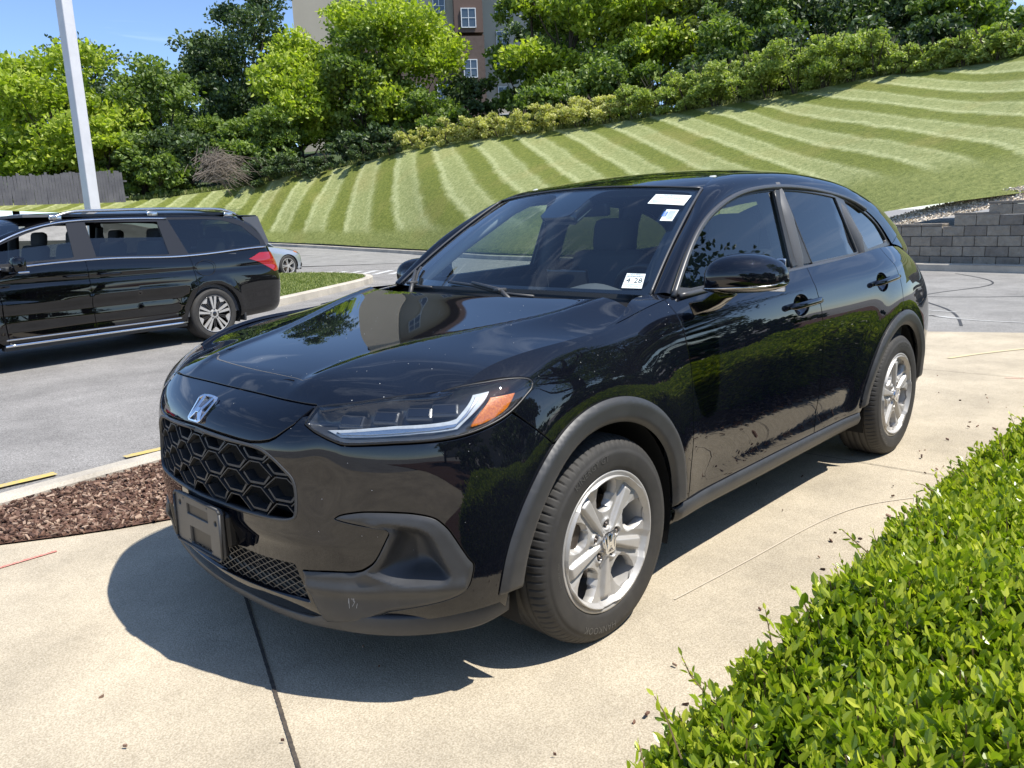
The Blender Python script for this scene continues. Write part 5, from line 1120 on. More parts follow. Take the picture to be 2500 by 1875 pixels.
# wheel arch flares, sills, lip
def flare(cx,ug,a0,a1,zc=.327):
    o=circ_uv(cx,zc,.488,a0,a1,70,ug);i=circ_uv(cx,zc,.404,a1,a0,70,ug);O=o+i
    Oa=np.array(O)
    def off(U):
        d=pdist(U,densify(Oa,.01));t=np.clip(d/.020,0,1);return .004+.016*(1-(1-t)**2)
    panel('wheel_arch_trim',F,O,M['plastic'],car,h=.010,hedge=.010,off=off,gap=0,flange=.04,mirror=True)
flare(.003,UF,1,179);flare(-2.655,UR_,3,176)
sl=[(1.964,.118),(2.014,.132),(3.704,.132),(3.754,.060),(1.994,.052)]
def soff(U):
    d=pdist(U,densify(np.array(sl),.02));t=np.clip(d/.02,0,1);return .004+.016*(1-(1-t)**2)
panel('sill_trim',F,sl,M['plastic'],car,h=.015,hedge=.012,off=soff,gap=0,flange=.03,mirror=True)
sl2=[(1.994,.054),(3.744,.062),(3.744,.005),(1.994,.005)]
panel('sill_underside',F,sl2,M['plastic_dark'],car,h=.04,off=.001,gap=0,flange=.01,mirror=True)
# front lip: swept blade with an upper shelf
lipc=np.array([(.842,0,.205),(.836,.16,.205),(.822,.30,.206),(.806,.41,.212),(.792,.495,.222),(.752,.60,.226),(.682,.70,.226),(.59,.778,.226),(.51,.834,.236),(.437,.870,.264)])
cL=spl(np.c_[np.arange(len(lipc)),lipc]);tt=np.linspace(0,len(lipc)-1,90);C1=cL(tt)
seamv=spl([(0,.098),(.18,.098),(.35,.100),(.53,.105),(.675,.122),(.76,.125),(.9,.124),(1.05,.120),(1.10,.118)])
half=[]
for i,(x,y,z) in enumerate(C1):
    t=np.array([C1[min(i+1,89)]-C1[max(i-1,0)]])[0];n=np.array([t[1],-t[0],0]);n/=max(np.linalg.norm(n),1e-9)
    if n[0]<0:n=-n
    s=i/89.;top=.030+.032*min(max((s-.36)/.12,0),1)
    k_=min(max((s-.36)/.12,0),1);prof=[(-.10,-.012),(-.01,-.004),(.003,.0),(.007,.006),(.010+.004*k_,top*.88),(.007+.004*k_,top),(-.05,top+.010+.016*(1-k_))]
    half.append([(x+n[0]*a,y+n[1]*a,z+b) for a,b in prof])
half=np.array(half);full=np.concatenate([half[:0:-1]*[1,-1,1],half]);nu,nv=full.shape[:2]
i=np.arange((nu-1)*(nv-1));a=i//(nv-1)*nv+i%(nv-1);o=mobj('front_lip',full.reshape(-1,3),[list(f) for f in np.stack([a,a+1,a+nv+1,a+nv],1)]+[list(range(nv)),[(nu-1)*nv+k for k in range(nv)]],M['plastic'],car);fixn(o)
panel('chin',F,[(-.44,.150),(-.33,.147),(-.2,.146),(0,.147),(.2,.146),(.33,.147),(.44,.150),(.44,.07),(-.44,.07)],M['plastic_dark'],car,h=.03,gap=0,flange=0,off=-.020)
panel('chin',F,[(.44,.12),(.60,.105),(.75,.115),(.95,.125),(1.04,.125),(1.04,.075),(.44,.07)],M['plastic_dark'],car,h=.03,gap=0,flange=0,off=-.020,mirror=True)
# fog-lamp surrounds with scooped pockets
pk=smooth_closed(uv('pocket'),4);fo=smooth_closed(fog,4);pkA=np.array(pk);foA=np.array(fo)
def foff(U):
    dp=pdist(U,pkA);ins=inpoly(U,pkA);do=pdist(U,foA)
    base=.002+.006*np.clip(do/.012,0,1)
    lipz=np.where(ins,np.exp(-(dp/.005)**2),np.exp(-(dp/.022)**2))*.006
    depth=np.where(ins,-.065*(1-np.exp(-(dp/.030)**2))*np.clip((U[:,0]-.66)/.15,.15,1)*np.clip(do/.03,0,1)**1.3,0)
    ramp=.010*np.exp(-((U[:,1]-.215)/.02)**2)*(U[:,0]<.95)
    return base+lipz+depth+ramp
panel('fog_light_trim',F,fo,M['plastic'],car,h=.0055,hedge=.004,extra=[pk],off=foff,gap=.0008,flange=.012,mirror=True)
# lower mesh
FO_=lambda f,off:(lambda u,v:f(u,v)+normals(f,np.asarray(u,float),np.asarray(v,float))*off)
panel('intake_backing',F,meshO,M['black'],car,h=.04,off=-.07,gap=-.01,flange=0)
def on(u,v,o): u=np.atleast_1d(u).astype(float);v=np.atleast_1d(v).astype(float);return F(u,v)+normals(F,u,v)*o
def clip_line(p,q,poly,n=60):
    t=np.linspace(0,1,n)[:,None];P=np.array(p)*(1-t)+np.array(q)*t;k=inpoly(P,poly);segs=[];cur=[]
    for i in range(n):
        if k[i]:cur.append(P[i])
        elif cur:
            if len(cur)>1:segs.append(np.array(cur))
            cur=[]
    if len(cur)>1:segs.append(np.array(cur))
    return segs
def bars(mb,segs,off,w,d,step=1):
    """flat bars of width w, depth d following the surface"""
    for s in segs:
        if len(s)<2: continue
        P=on(s[:,0],s[:,1],off);N=normals(F,s[:,0],s[:,1]);T=np.gradient(P,axis=0);T/=np.linalg.norm(T,axis=1,keepdims=True)+1e-12;Sd=np.cross(T,N);n=len(P)
        V=np.concatenate([P-Sd*w/2,P+Sd*w/2,P+Sd*w/2*.6-N*d,P-Sd*w/2*.6-N*d]);Fs=[]
        for i in range(n-1):
            for a in range(4):
                b=(a+1)%4;Fs.append([a*n+i,b*n+i,b*n+i+1,a*n+i+1])
        Fs.append([0,n,2*n,3*n]);Fs.append([n-1,4*n-1,3*n-1,2*n-1]);mb.add(V,Fs)
mb=MB();ma=np.array(meshO)
for k in range(-30,31):
    c=k*.040;bars(mb,clip_line((c-.2,.10),(c+.2,.335),ma,40),-.012,.0030,.006);bars(mb,clip_line((c-.2,.335),(c+.2,.10),ma,40),-.012,.0030,.006)
fixn(mb.obj('intake_mesh',M['plastic'],car,False))
# grille
panel('grille_backing',F,grille,M['black'],car,h=.03,off=-.075,gap=-.012,flange=0)
hA2=np.array(head);ga=np.array(smooth_closed(grille,3));gs=smooth_closed(grille,3)
mb=MB()
g=np.array(gs);ctr=np.array([0,.545])
lp=np.vstack([g,g[:1]]);bars(mb,[lp],.0015,.009,.02);fixn(mb.obj('grille_frame',M['plastic'],car,True))
mb=MB();mb2=MB()
# long hexagonal cells in staggered columns
cw_,ch_=.109,.0895
def hexline(pts): 
    out=[]
    for a,b in zip(pts[:-1],pts[1:]): out+=clip_line(a,b,ga,16)
    return out
for col in range(-6,7):
    for row in range(-1,5):
        cx=col*cw_/1.0*.93;cy=.418+row*ch_+(ch_/2 if col%2 else 0)
        w2=cw_*.62;h2=ch_/2;f=.30
        # thin net: the hexagon outline
        H_=[(cx-w2,cy),(cx-w2*f,cy+h2),(cx+w2*f,cy+h2),(cx+w2,cy)]
        bars(mb,hexline(H_),-.006,.0030,.016)
        # tray standing in the lower half of each cell
        t=.80;bars(mb2,hexline([(cx-w2*t,cy-h2*.05),(cx-w2*t*.55,cy-h2*.74),(cx+w2*t*.55,cy-h2*.74),(cx+w2*t,cy-h2*.05)]),-.011,.0065,.034)
fixn(mb.obj('grille_net',M['plastic'],car,False));fixn(mb2.obj('grille_trays',M['plastic'],car,False))
# badge on the nose
bd=MB()
for Pq in badge_polys(.060,.046):
    q=np.array(Pq);q[:,0]-=.008;n=len(q);u=q[:,0];v=.7315+q[:,1];T=on(u,v,.011);Bt=on(u,v,.001)
    bd.add(np.concatenate([Bt,T]),[[i for i in range(n)][::-1],[n+i for i in range(n)]]+[[i,(i+1)%n,n+(i+1)%n,n+i] for i in range(n)])
fixn(bd.obj('emblem',M['chrome'],car,False,bevel=.0015))
panel('emblem_field',F,[(-.008+x*.057,.7315+y*.043) for x,y in ((-.8,1),(-.3,1.05),(.3,1.05),(.8,1),(.95,.75),(.7,-.85),(.5,-1),(-.5,-1),(-.7,-.85),(-.95,.75))],M['gloss_black'],car,h=.015,off=.002,gap=0,flange=.002)
# headlights
def headlight():
    root_l=[]
    HO=smooth_closed(head,3);hA=np.array(HO)
    inset=[(x,y) for x,y in HO]
    def hoff(U):
        d=pdist(U,hA);return -.006-.045*(1-np.exp(-(d/.022)**1.4))
    housing=panel('headlight',F,HO,M['lampdark'],car,h=.010,hedge=.008,off=hoff,gap=.004,flange=.0,mirror=True)
    lensp=panel('lens',F,HO,M['lens'],None,h=.02,hedge=.01,off=.0015,gap=.003,flange=.006,mirror=True)
    drl=panel('light_bar',F,uv('drl'),M['reflector'],None,h=.012,hedge=.008,off=-.022,gap=0,flange=.012,mirror=True)
    drl2=panel('light_guide',F,uv('drl_in'),M['satin'],None,h=.012,hedge=.008,off=-.019,gap=.002,flange=.003,mirror=True)
    am=panel('side_marker',F,smooth_closed(uv('amber'),2),M['amber'],None,h=.010,hedge=.008,off=-.016,gap=0,flange=.02,mirror=True)
    for i in (0,1):
        for q in (lensp,drl,drl2,am): q[i].parent=housing[i]
    sg=1
    for i in (0,1):
        mb=MB();ml=MB()
        for u0,v0 in ((.62,.765),(.72,.767),(.82,.767),(.905,.764)):
            c=on(u0,v0,-.034)[0];n=normals(F,np.array([u0]),np.array([v0]))[0]
            if i: c[1]*=-1;n[1]*=-1
            q=Vector(n).to_track_quat('Z','Y').to_matrix();mb.box(c,(.075,.040,.022),q,.006)
            ml.box(tuple(c+n*.012),(.062,.026,.004),q,.002)
        mb.obj('projector',M['lampdark'],housing[i]);ml.obj('projector_lens',M['gloss_black'],housing[i])
    ed=MB();lp=np.vstack([hA,hA[:1]]);bars(ed,[lp],.0005,.006,.015);e=ed.obj('headlight_seal',M['plastic_dark'],housing[0],True);fixn(e)
headlight()
# plate bracket
pb=MB();X=.920
yy,zz=.157,.082
def plate():
    from_pts=lambda P:[(x,z) for x,z in P]
    def PF(u,v): u=np.asarray(u,float);v=np.asarray(v,float);return np.stack([np.full(len(u),0.935)-(v-.463)*.03,u,v],1)
    r=.012;z0=.4633-.082;z1=.4633+.082;y1=.157
    O=[(-y1+r,z0),(y1-r,z0),(y1,z0+r),(y1,z1-r),(y1-r,z1),(-y1+r,z1),(-y1,z1-r),(-y1,z0+r)]
    def at(a,b): return (-.157+a*.314,.4633-.082+(1-b)*.164)   # a across from image left, b down
    def rect(a0,b0,a1,b1): return [at(a0,b0),at(a1,b0),at(a1,b1),at(a0,b1)]
    h=[rect(.27,.16,.73,.37),rect(.31,.60,.76,.97)]
    def hole(a,b,rr): c=at(a,b);return [(c[0]+rr*math.cos(k*math.pi/6),c[1]+rr*math.sin(k*math.pi/6)) for k in range(12)]
    h+=[hole(.11,.2,.0095),hole(.89,.3,.0095),hole(.2,.08,.003),hole(.72,.08,.003),hole(.28,.9,.003),hole(.78,.9,.003)]
    pl=panel('plate_bracket',PF,O,M['plate'],car,holes=h,h=.012,hedge=.008,gap=0,flange=.010,flip=1)
    mb=MB();n=len(O)
    for i in range(n):
        a,b=O[i],O[(i+1)%n];mb.tube([tuple(PF([a[0]],[a[1]])[0]+[.002,0,0]),tuple(PF([b[0]],[b[1]])[0]+[.002,0,0])],.0045,8)
    mb.obj('raised_rim',M['plastic'],pl,True)
    mb=MB();mb.box((.918,0,.463),(.022,.29,.15),None,.006);mb.obj('bracket_back',M['plastic_dark'],pl)
    mb=MB();mb.box((.895,.115,.470),(.045,.075,.115),None,.015);mb.box((.895,-.115,.470),(.045,.075,.115),None,.015);mb.obj('mounting_pad',M['plastic_dark'],pl)
M['plate']=mat('plate_plastic',(.055,.054,.052),.38,noise=(22,.5,(.085,.082,.077)),bump=(600,.1,.0005))
plate()
# door handles
for hn,pn in (('h1','h1p'),('h2','h2p')):
    hp=np.array(OUT[hn]);pp=np.array(OUT[pn]);u0,u1=hp[:,0].min(),hp[:,0].max();vm=hp[:,1].mean()+.001
    for s in (1,-1):
        el=hel(hn,pn)
        ela=np.array(el)
        def ho(U): d=pdist(U,ela);return -.001-.026*(1-np.exp(-(d/.016)**1.6))
        if s==1: panel('handle_recess',F,el,BP,car,h=.005,hedge=.006,off=ho,gap=-.002,flange=0,mirror=True)
        u=np.linspace(u0,u1,14);P=on(u,np.full(14,vm),0);t=np.linspace(-1,1,14);oo=.010+.026*(1-t**4);N=normals(F,u,np.full(14,vm));P=P+N*oo[:,None]
        if s<0:P=P*[1,-1,1]
        mb=MB();mb.tube([tuple(p) for p in P],[.006]+[.0145]*12+[.006],10,sx=.62 if False else 1.0);o=mb.obj('door_handle',BP,car,True)
# mirrors
def door_mirror(s):
    root=empty('door_mirror');root.parent=car
    cx,cz=-.655,1.146
    secs=[(.903,.050,.046,-.012,-.012),(.915,.082,.064,-.004,-.004),(.945,.104,.076,0,.002),(.985,.117,.081,-.002,.006),(1.03,.120,.080,-.006,.007),(1.07,.113,.074,-.012,.004),(1.102,.094,.062,-.020,.0),(1.122,.068,.045,-.028,-.005),(1.133,.030,.022,-.034,-.008)]
    V=[];n=48
    for y,rx,rz,dx,dz in secs:
        for k in range(n):
            a=2*math.pi*k/n;c_,s_=math.cos(a),math.sin(a);x=rx*np.sign(c_)*abs(c_)**.85;z=rz*np.sign(s_)*abs(s_)**(.95 if s_>0 else .62)
            if c_<0: x*=.72
            V.append((cx+dx+x-(y-1.0)*.40,y*s,cz+dz+z*(.95 if s_>0 else .78)-.004))
    V=np.array(V);up=[];lo=[];bd=[]
    for i in range(len(secs)-1):
        for k in range(n):
            k2=(k+1)%n;a=360*(k+.5)/n;q=[i*n+k,i*n+k2,(i+1)*n+k2,(i+1)*n+k]
            if a<185 or a>338: up.append(q)
            elif (330<a<=338): bd.append(q)
            else: lo.append(q)
    cap=[list(range(n)),[(len(secs)-1)*n+k for k in range(n)]]
    for nm,fc_,m in (('mirror_cap',up+[cap[1]],BP),('lower_shell',lo+[cap[0]],M['gloss_black']),('turn_indicator',bd,M['satin'])):
        u=sorted({i for f in fc_ for i in f});ix={v:i for i,v in enumerate(u)};o=mobj(nm,V[u],[[ix[i] for i in f] for f in fc_],m,root,True);fixn(o)
        md=o.modifiers.new('s','SOLIDIFY');md.thickness=.002 if nm!='turn_indicator' else -.003;md.offset=-1
        if nm=='mirror_cap':
            sb=o.modifiers.new('d','SUBSURF');sb.levels=1;sb.render_levels=2
    g=MB().box((cx-.098,1.02*s,cz-.004),(.006,.19,.115),Matrix.Rotation(math.radians(-12*s*-1),3,'Z'),.002);g.obj('mirror_glass',M['chrome'],root)
    # foot
    A_=[(-.505,.878,1.062),(-.625,.880,1.066),(-.640,.884,1.020),(-.600,.886,1.000),(-.530,.886,1.012)]
    B_=[(-.560,.955,1.098),(-.715,.955,1.098),(-.715,.965,1.078),(-.68,.965,1.070),(-.590,.960,1.074)]
    P=[(x,y*s,z) for x,y,z in A_+[tuple((np.array(a)*.5+np.array(b)*.5)+[0.0,.004,-.012]) for a,b in zip(A_,B_)]+B_];fs_=[]
    for r in range(2):
        for i in range(5): fs_.append([r*5+i,r*5+(i+1)%5,(r+1)*5+(i+1)%5,(r+1)*5+i])
    fs_+=[[0,1,2,3,4],[14,13,12,11,10]]
    f=mobj('mirror_foot',P,fs_,M['gloss_black'],root,True);fixn(f);m_=f.modifiers.new('b','BEVEL');m_.width=.006;m_.segments=3
for s in (1,-1): door_mirror(s)
_fm=[o for o in car.children if o.name.startswith('door_mirror')][-1];_fm.name='folded_mirror'
_pv=Vector((-.60,-.925,0));_R=Matrix.Rotation(math.radians(-72),4,'Z');_fm.location=_pv-(_R@_pv)+Vector((-.13,-.045,-.03));_fm.rotation_euler=(0,0,math.radians(-72))
# fender top between bonnet corner and door
ftu=np.linspace(1.64,2.125,24);ftT=F(ftu,np.full(24,VT));ftI=spl([(-x_,x_,y_,z_) for x_,y_,z_ in ((-.06,.829,1.014),(-.16,.814,1.030),(-.24,.795,1.050),(-.30,.775,1.074),(-.38,.745,1.084),(-.46,.730,1.086),(-.56,.745,1.092),(-.62,.77,1.10))])(-ftT[:,0])
for s in (1,-1):
    mm_=(ftT+ftI)/2+[0,0,.004];V=np.concatenate([ftT,mm_,ftI])*[1,s,1];fs2=[[r*24+i,r*24+i+1,(r+1)*24+i+1,(r+1)*24+i] for r in range(2) for i in range(23)];fixn(mobj('fender_top',V,fs2,BP,car))
# stone chips and dust specks on the paint
mb=MB()
for q in range(80):
    u0=RNG.uniform(-.9,2.0) if q<110 else RNG.uniform(2.1,4);v0=RNG.uniform(.2,VT-.02);uv0=np.array([[u0,v0]])
    if inpoly(uv0,ga)[0] or inpoly(np.abs(uv0),hA2)[0] or (abs(u0-UF)<.5 and v0<.6): continue
    r_=RNG.uniform(.0006,.0019)*(1 if q<110 else .7);k=np.arange(5)*1.2566;r_*=.75;mb.add(on(u0+r_*np.cos(k)*RNG.uniform(.6,1.6),v0+r_*np.sin(k),.0007),[[0,1,2,3,4]])
for q in range(45):
    x,y=RNG.uniform(-.15,.75),RNG.uniform(-.1,.70);r_=RNG.uniform(.0006,.0016);k=np.arange(5)*1.2566
    if y<float(_ye(np.array(x)))-.02: mb.add(HOODF(x+r_*np.cos(k),y+r_*np.sin(k)*1.4)+[0,0,.0008],[[0,1,2,3,4]])
mb.obj('paint_chips',mat('chip_grey',(.42,.42,.42),.8),car,kind='stuff')
mb=MB()
for q in range(9):
    u0,v0=.62+RNG.normal(0,.008),.195+RNG.normal(0,.014);a=RNG.normal(1.2,.5);L_=RNG.uniform(.008,.022);t=np.linspace(-1,1,5);u_=u0+t*L_*math.cos(a)*.5;v_=v0+t*L_*math.sin(a);w_=.0007;mb.add(np.concatenate([on(u_-w_,v_,.0105),on(u_+w_,v_,.0105)]),[[i,i+1,6+i,5+i] for i in range(4)])
mb.obj('scratch',mat('scratch',(.40,.40,.40),.7),car)
# wheel houses, floor
for cx in (0,-2.655):
    mb=MB()
    for s in (1,-1):
        pr=[];n=28
        for k in range(n+1):
            a=math.radians(-20+220*k/n);pr.append((cx+.41*math.cos(a),.335+.41*math.sin(a)))
        b=len(mb.v)
        for y in (.875*s,.56*s):
            for x,z in pr: mb.v.append((x,y,z))
        for k in range(n): mb.f.append([b+k,b+k+1,b+n+1+k+1,b+n+1+k])
        mb.f.append([b+n+1+k for k in range(n+1)])
    mb.obj('wheel_well',M['black'],car,True)
mb=MB();mb.box((-1.35,0,.27),(3.9,1.10,.08));mb.box((-1.33,0,.30),(1.75,1.62,.06));mb.box((.62,0,.31),(.2,.84,.12));mb.box((-3.3,0,.36),(.4,1.2,.1));mb.obj('floor_pan',M['black'],car)
mb=MB();mb.box((.20,0,.62),(1.0,1.0,.45));mb.obj('engine_block',M['black'],car)
mb=MB().prism([(.47,.205),(.44,.13),(.40,.115),(.37,.17),(.36,.22)],.60,.62,'y');mb.obj('air_deflector',M['plastic'],car)
# cabin
def cab(u,v,o): u=np.atleast_1d(u).astype(float);v=np.atleast_1d(v).astype(float);return F(u,v)-normals(F,u,v)*o
IN=lambda f,off:(lambda u,v:f(u,v)-normals(f,np.asarray(u,float),np.asarray(v,float))*off)
panel('door_lining',F,[(1.95,.15),(4.4,.15),(4.4,VT-.01),(1.95,VT-.01)],M['dash'],car,h=.08,off=-.06,gap=0,flange=0,mirror=True)
P,Fc,_,_=grid(ROOFF,(-1.09,-3.2),(-.90,.90),20,12);P=P-[0,0,.055];mobj('headliner',P,Fc,M['lining'],car)
for s in (1,-1):
    for nm,(a,b,c,d),w in (('pillar_lining',((-.60,.72,1.09),(-.86,.655,1.26),(-1.14,.575,1.43),(-1.3,.52,1.50)),.035),('pillar_lining',((-1.60,.76,.9),(-1.61,.735,1.15),(-1.62,.68,1.32),(-1.63,.61,1.47)),.065),('pillar_lining',((-2.42,.75,1.0),(-2.38,.72,1.2),(-2.32,.66,1.33),(-2.28,.58,1.47)),.06),('pillar_lining',((-3.08,.62,1.05),(-3.02,.58,1.2),(-2.92,.54,1.30),(-2.8,.50,1.40)),.05)):
        mb=MB().tube([(p[0],p[1]*s,p[2]) for p in (a,b,c,d)],w,10);mb.obj(nm,M['greyint'] if a[0]>-1 else M['dash'],car,True)
def DASH(u,v):
    y=np.asarray(u,float);t=np.asarray(v,float);x=-.48-.42*t-.0*y;z=1.045+.012*np.sin(t*3)-.09*np.clip(t-.72,0,1)**1.2*3.5
    z=z+.040*np.exp(-((y-.38)/.17)**2)*np.exp(-((t-.62)/.28)**2);return np.stack([x,y*.74,z-.01*y*y],1)
P,Fc,_,_=grid(DASH,(-.98,.98),(0,1),50,20);d=mobj('dashboard',P,Fc,M['dash'],car)
mb=MB();mb.box((-.93,0,.86),(.12,1.35,.26),None,.04);mb.box((-1.05,0,.72),(.7,.24,.30),None,.04);mb.obj('console',M['dash'],d)
mb=MB();mb.box((-.905,0,1.075),(.02,.24,.13),Matrix.Rotation(.15,3,'Y'),.008);mb.obj('centre_screen',M['gloss_black'],d)
sw=MB();c0=Vector((-1.02,.38,.985));q=Vector((-1,0,.42)).to_track_quat('Z','Y')
sw.tube([tuple(c0+q@Vector((.185*math.cos(a),.185*math.sin(a),0))) for a in np.linspace(0,2*math.pi,41)],.014,8,False);sw.box(c0,(.15,.14,.05),q.to_matrix(),.02);sw.box(c0,(.34,.04,.02),q.to_matrix(),.008);sw.obj('steering_wheel',M['plastic_dark'],car,True)
def seat(x,y,w=.50,tall=.56):
    r=empty('seat');r.parent=car
    a=MB();a.box((x+.10,y,.62),(.52,w,.17),Matrix.Rotation(-.12,3,'Y'),.05);a.obj('cushion',M['seat'],r,True)
    a=MB();R_=Matrix.Rotation(-.30,3,'Y');
    a.box((x-.235,y,.90),(.13,w,tall+.04),R_,.055)
    for k in (-1,1): a.box((x-.195,y+k*(w/2-.055),.86),(.13,.09,tall-.06),R_,.04)
    a.obj('backrest',M['seat'],r,True)
    a=MB();a.box((x-.345,y,1.265),(.10,.265,.20),Matrix.Rotation(-.18,3,'Y'),.048);a.obj('headrest',M['seat'],r,True)
    a=MB()
    for k in (-1,1): a.tube([(x-.30,y+k*.06,1.05),(x-.335,y+k*.06,1.22)],.007,6)
    a.obj('headrest_post',M['steel'],r,True)
seat(-1.42,.37);seat(-1.42,-.37);seat(-2.25,.38,.46,.5);seat(-2.25,-.38,.46,.5)
mb=MB();mb.box((-1.06,0,1.405),(.035,.25,.065),Matrix.Rotation(.2,3,'Y'),.015);mb.tube([(-1.03,0,1.46),(-1.05,0,1.41)],.012,6);mb.obj('rear_view_mirror',M['plastic_dark'],car)
# wheels
WB=build_wheel('wheel',car);WB.location=(0,.907,Z0)
def placed(src,loc,rz=0,steer=0):
    c=copytree(src,car);c.location=loc;c.rotation_euler=(0,steer,rz);return c
placed(WB,(-2.655,.907,Z0),0,math.radians(-31));placed(WB,(0,-.907,Z0),math.pi,.3);placed(WB,(-2.655,-.907,Z0),math.pi,1.0)

# ================= trees, shrubs, hotel, fence, lamp post =================
KM={'bright':'lf_bright','mid':'lf_mid','dark':'lf_dark','olive':'lf_olive'}
for i,(x,y,z,h,r,k,lab) in enumerate(TREES):
    big=r>3;hh=h+1.4
    hh+={'tallest dark green tree left of the hotel':2.2,'large lime green maple before the brown hotel block':3.2,'bright yellow-green maple in front of the hotel corner':.6,'mid-green tree between the two bright maples':3.0}.get(lab,0)
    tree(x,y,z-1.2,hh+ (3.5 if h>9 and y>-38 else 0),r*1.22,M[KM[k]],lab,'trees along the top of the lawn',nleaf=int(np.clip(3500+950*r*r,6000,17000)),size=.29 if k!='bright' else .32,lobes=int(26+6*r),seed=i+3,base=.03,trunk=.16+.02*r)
shl=iter(['pale flowering honeysuckle at the left end of the bank','second pale honeysuckle clump from the left','pale honeysuckle clump below the lime green maple','flowering clump left of the middle of the bank','flowering clump in the middle of the honeysuckle bank','flowering clump right of the bank middle','last but one flowering honeysuckle clump','right end clump of the pale honeysuckle'])
for i,(x,y,z,h,r,k) in enumerate(SHRUBS):
    yl=k=='y'
    lab='pale yellow flowering honeysuckle clump at the upper lawn edge, number-free row left part' if False else None
    side=('far left under the dark trees' if i>=23 else ('in the pale flowering stretch of the bank' if yl else ('in the tall arching stretch of the bank' if i<18 else 'in the low scrub at the top right corner')))
    nb_=unit(np.array([[CAMP[0]-x,CAMP[1]-y,0]]))[0]*1.1;x+=nb_[0];y+=nb_[1];h=h*(1.5 if yl else (1.65 if i<18 else 1.0))+.2;r=r*1.12;z-=.15
    t=empty('shrub',(x,y,z),label=('pale yellow flowering honeysuckle shrub ' if yl else 'dense green scrub shrub ')+side,cat='shrub',group=('flowering shrubs' if yl else 'scrub shrubs')+' '+side)
    P,D,L_,rn,C=crown((0,0,h*.5),(r,r,h*.62),20,3600 if yl else 4200,.13 if yl else .15,seed=100+i);foliage('foliage',P,D,L_,L_*.6,M['lf_yellow' if yl else ('lf_shrub' if i<23 else 'lf_dark')],t,rn,.2)  # far-left shrubs take the dark leaf: the wood's shade put into colour
    mb=MB()
    for q in range(7):
        a=RNG.uniform(0,6.28);mb.tube([(0,0,-.3),(r*.3*math.cos(a),r*.3*math.sin(a),h*.5),(r*.7*math.cos(a),r*.7*math.sin(a),h*1.05)],.02,4,False)
    mb.obj('stems',M['bark'],t,False)
# rank grass along the edge
M['turf']=leafmat('turf_blade',(.06,.10,.012),(.15,.20,.035),(.46,.46,.20),.25)
n=26000;u=RNG.uniform(0,len(BOT)-1,n);b=cT(u);off_=RNG.uniform(.0,1.5,n)[:,None];a=cB(u);d=b-a;d[:,2]=0;d=unit(d);P=b+d*off_;P[:,2]+=off_[:,0]*.08;Hh=RNG.uniform(.10,.34,n)
D=unit(np.stack([RNG.normal(0,.3,n),RNG.normal(0,.3,n),np.ones(n)],1));foliage('edge_grass',P+D*Hh[:,None]*.5,D,Hh,Hh*.12,M['turf'],None,RNG.random(n),.1,kind='stuff')
# lawn blades near the kerb for an uneven edge, island turf
def turf(name,poly,n,z,h0,h1,m):
    lo=np.array(poly).min(0);hi=np.array(poly).max(0);P=RNG.uniform(lo,hi,(n*3,2));P=P[inpoly(P,poly)][:n];n=len(P);Hh=RNG.uniform(h0,h1,n);D=unit(np.stack([RNG.normal(0,.45,n),RNG.normal(0,.45,n),np.ones(n)],1))
    foliage(name,np.c_[P,np.full(n,z)]+D*Hh[:,None]*.45,D,Hh,Hh*.16,m,None,RNG.random(n),.1,kind='stuff')
M['turf']=leafmat('turf_blade',(.06,.10,.012),(.15,.20,.035),(.46,.46,.20),.25)
near=[p for p in ic if p[0]<-3.0];turf('island_grass',near,60000,.13,.03,.075,M['turf'])
u=RNG.uniform(4.5,9.5,14000);v=RNG.uniform(0,1,14000)**2*.03-.003;P=LF(u,v);n=len(u);Hh=RNG.uniform(.03,.09,n);D=unit(np.stack([RNG.normal(0,.5,n),RNG.normal(0,.5,n),np.ones(n)],1));foliage('lawn_tufts',P+D*Hh[:,None]*.3,D,Hh,Hh*.2,M['turf'],None,RNG.random(n),.1,kind='stuff')
# gravel stones on the bank
n=4500;t=RNG.uniform(0,1,n);k=RNG.integers(0,len(low_)-1,n);w_=RNG.random(n)
A0=low_[k]*(1-w_[:,None])+low_[k+1]*w_[:,None];B0=upl[k]*(1-w_[:,None])+upl[k+1]*w_[:,None];P=A0*(1-t[:,None])+B0*t[:,None]
D=unit(RNG.normal(size=(n,3))*[1,1,.4]);M['stone']=leafmat('stone',(.42,.34,.25),(.66,.58,.46),(.85,.80,.70),0.0,rough=.9);foliage('gravel_stones',P+[0,0,.02],D,RNG.uniform(.03,.07,n),RNG.uniform(.03,.06,n),M['stone'],None,RNG.random(n),.3,kind='stuff')
# dead brush pile
dr=empty('dead_brush',(-19.8,-42.9,4.25),label='heap of bare grey dead branches leaning out below the pointed tree',cat='brush');mb=MB()
for q in range(260):
    a=RNG.uniform(2.0,4.2);L_=RNG.uniform(1.4,4.2);e=RNG.uniform(.2,1.35);L_*=.62;p0=np.array([RNG.normal(-.3,.4),RNG.normal(0,.4),RNG.uniform(0,1.3)]);d=np.array([math.cos(a)*math.cos(e)*1.0,.5*math.cos(e),math.sin(e)*.8])
    p1=p0+d*L_*.5+RNG.normal(0,.12,3);p2=p1+d*L_*.4+np.array([0,0,-.75])+RNG.normal(0,.2,3);mb.tube([tuple(p0),tuple(p1),tuple(p2)],[.022,.016,.006],4,False)
mb.obj('branches',M['deadwood'],dr,False)
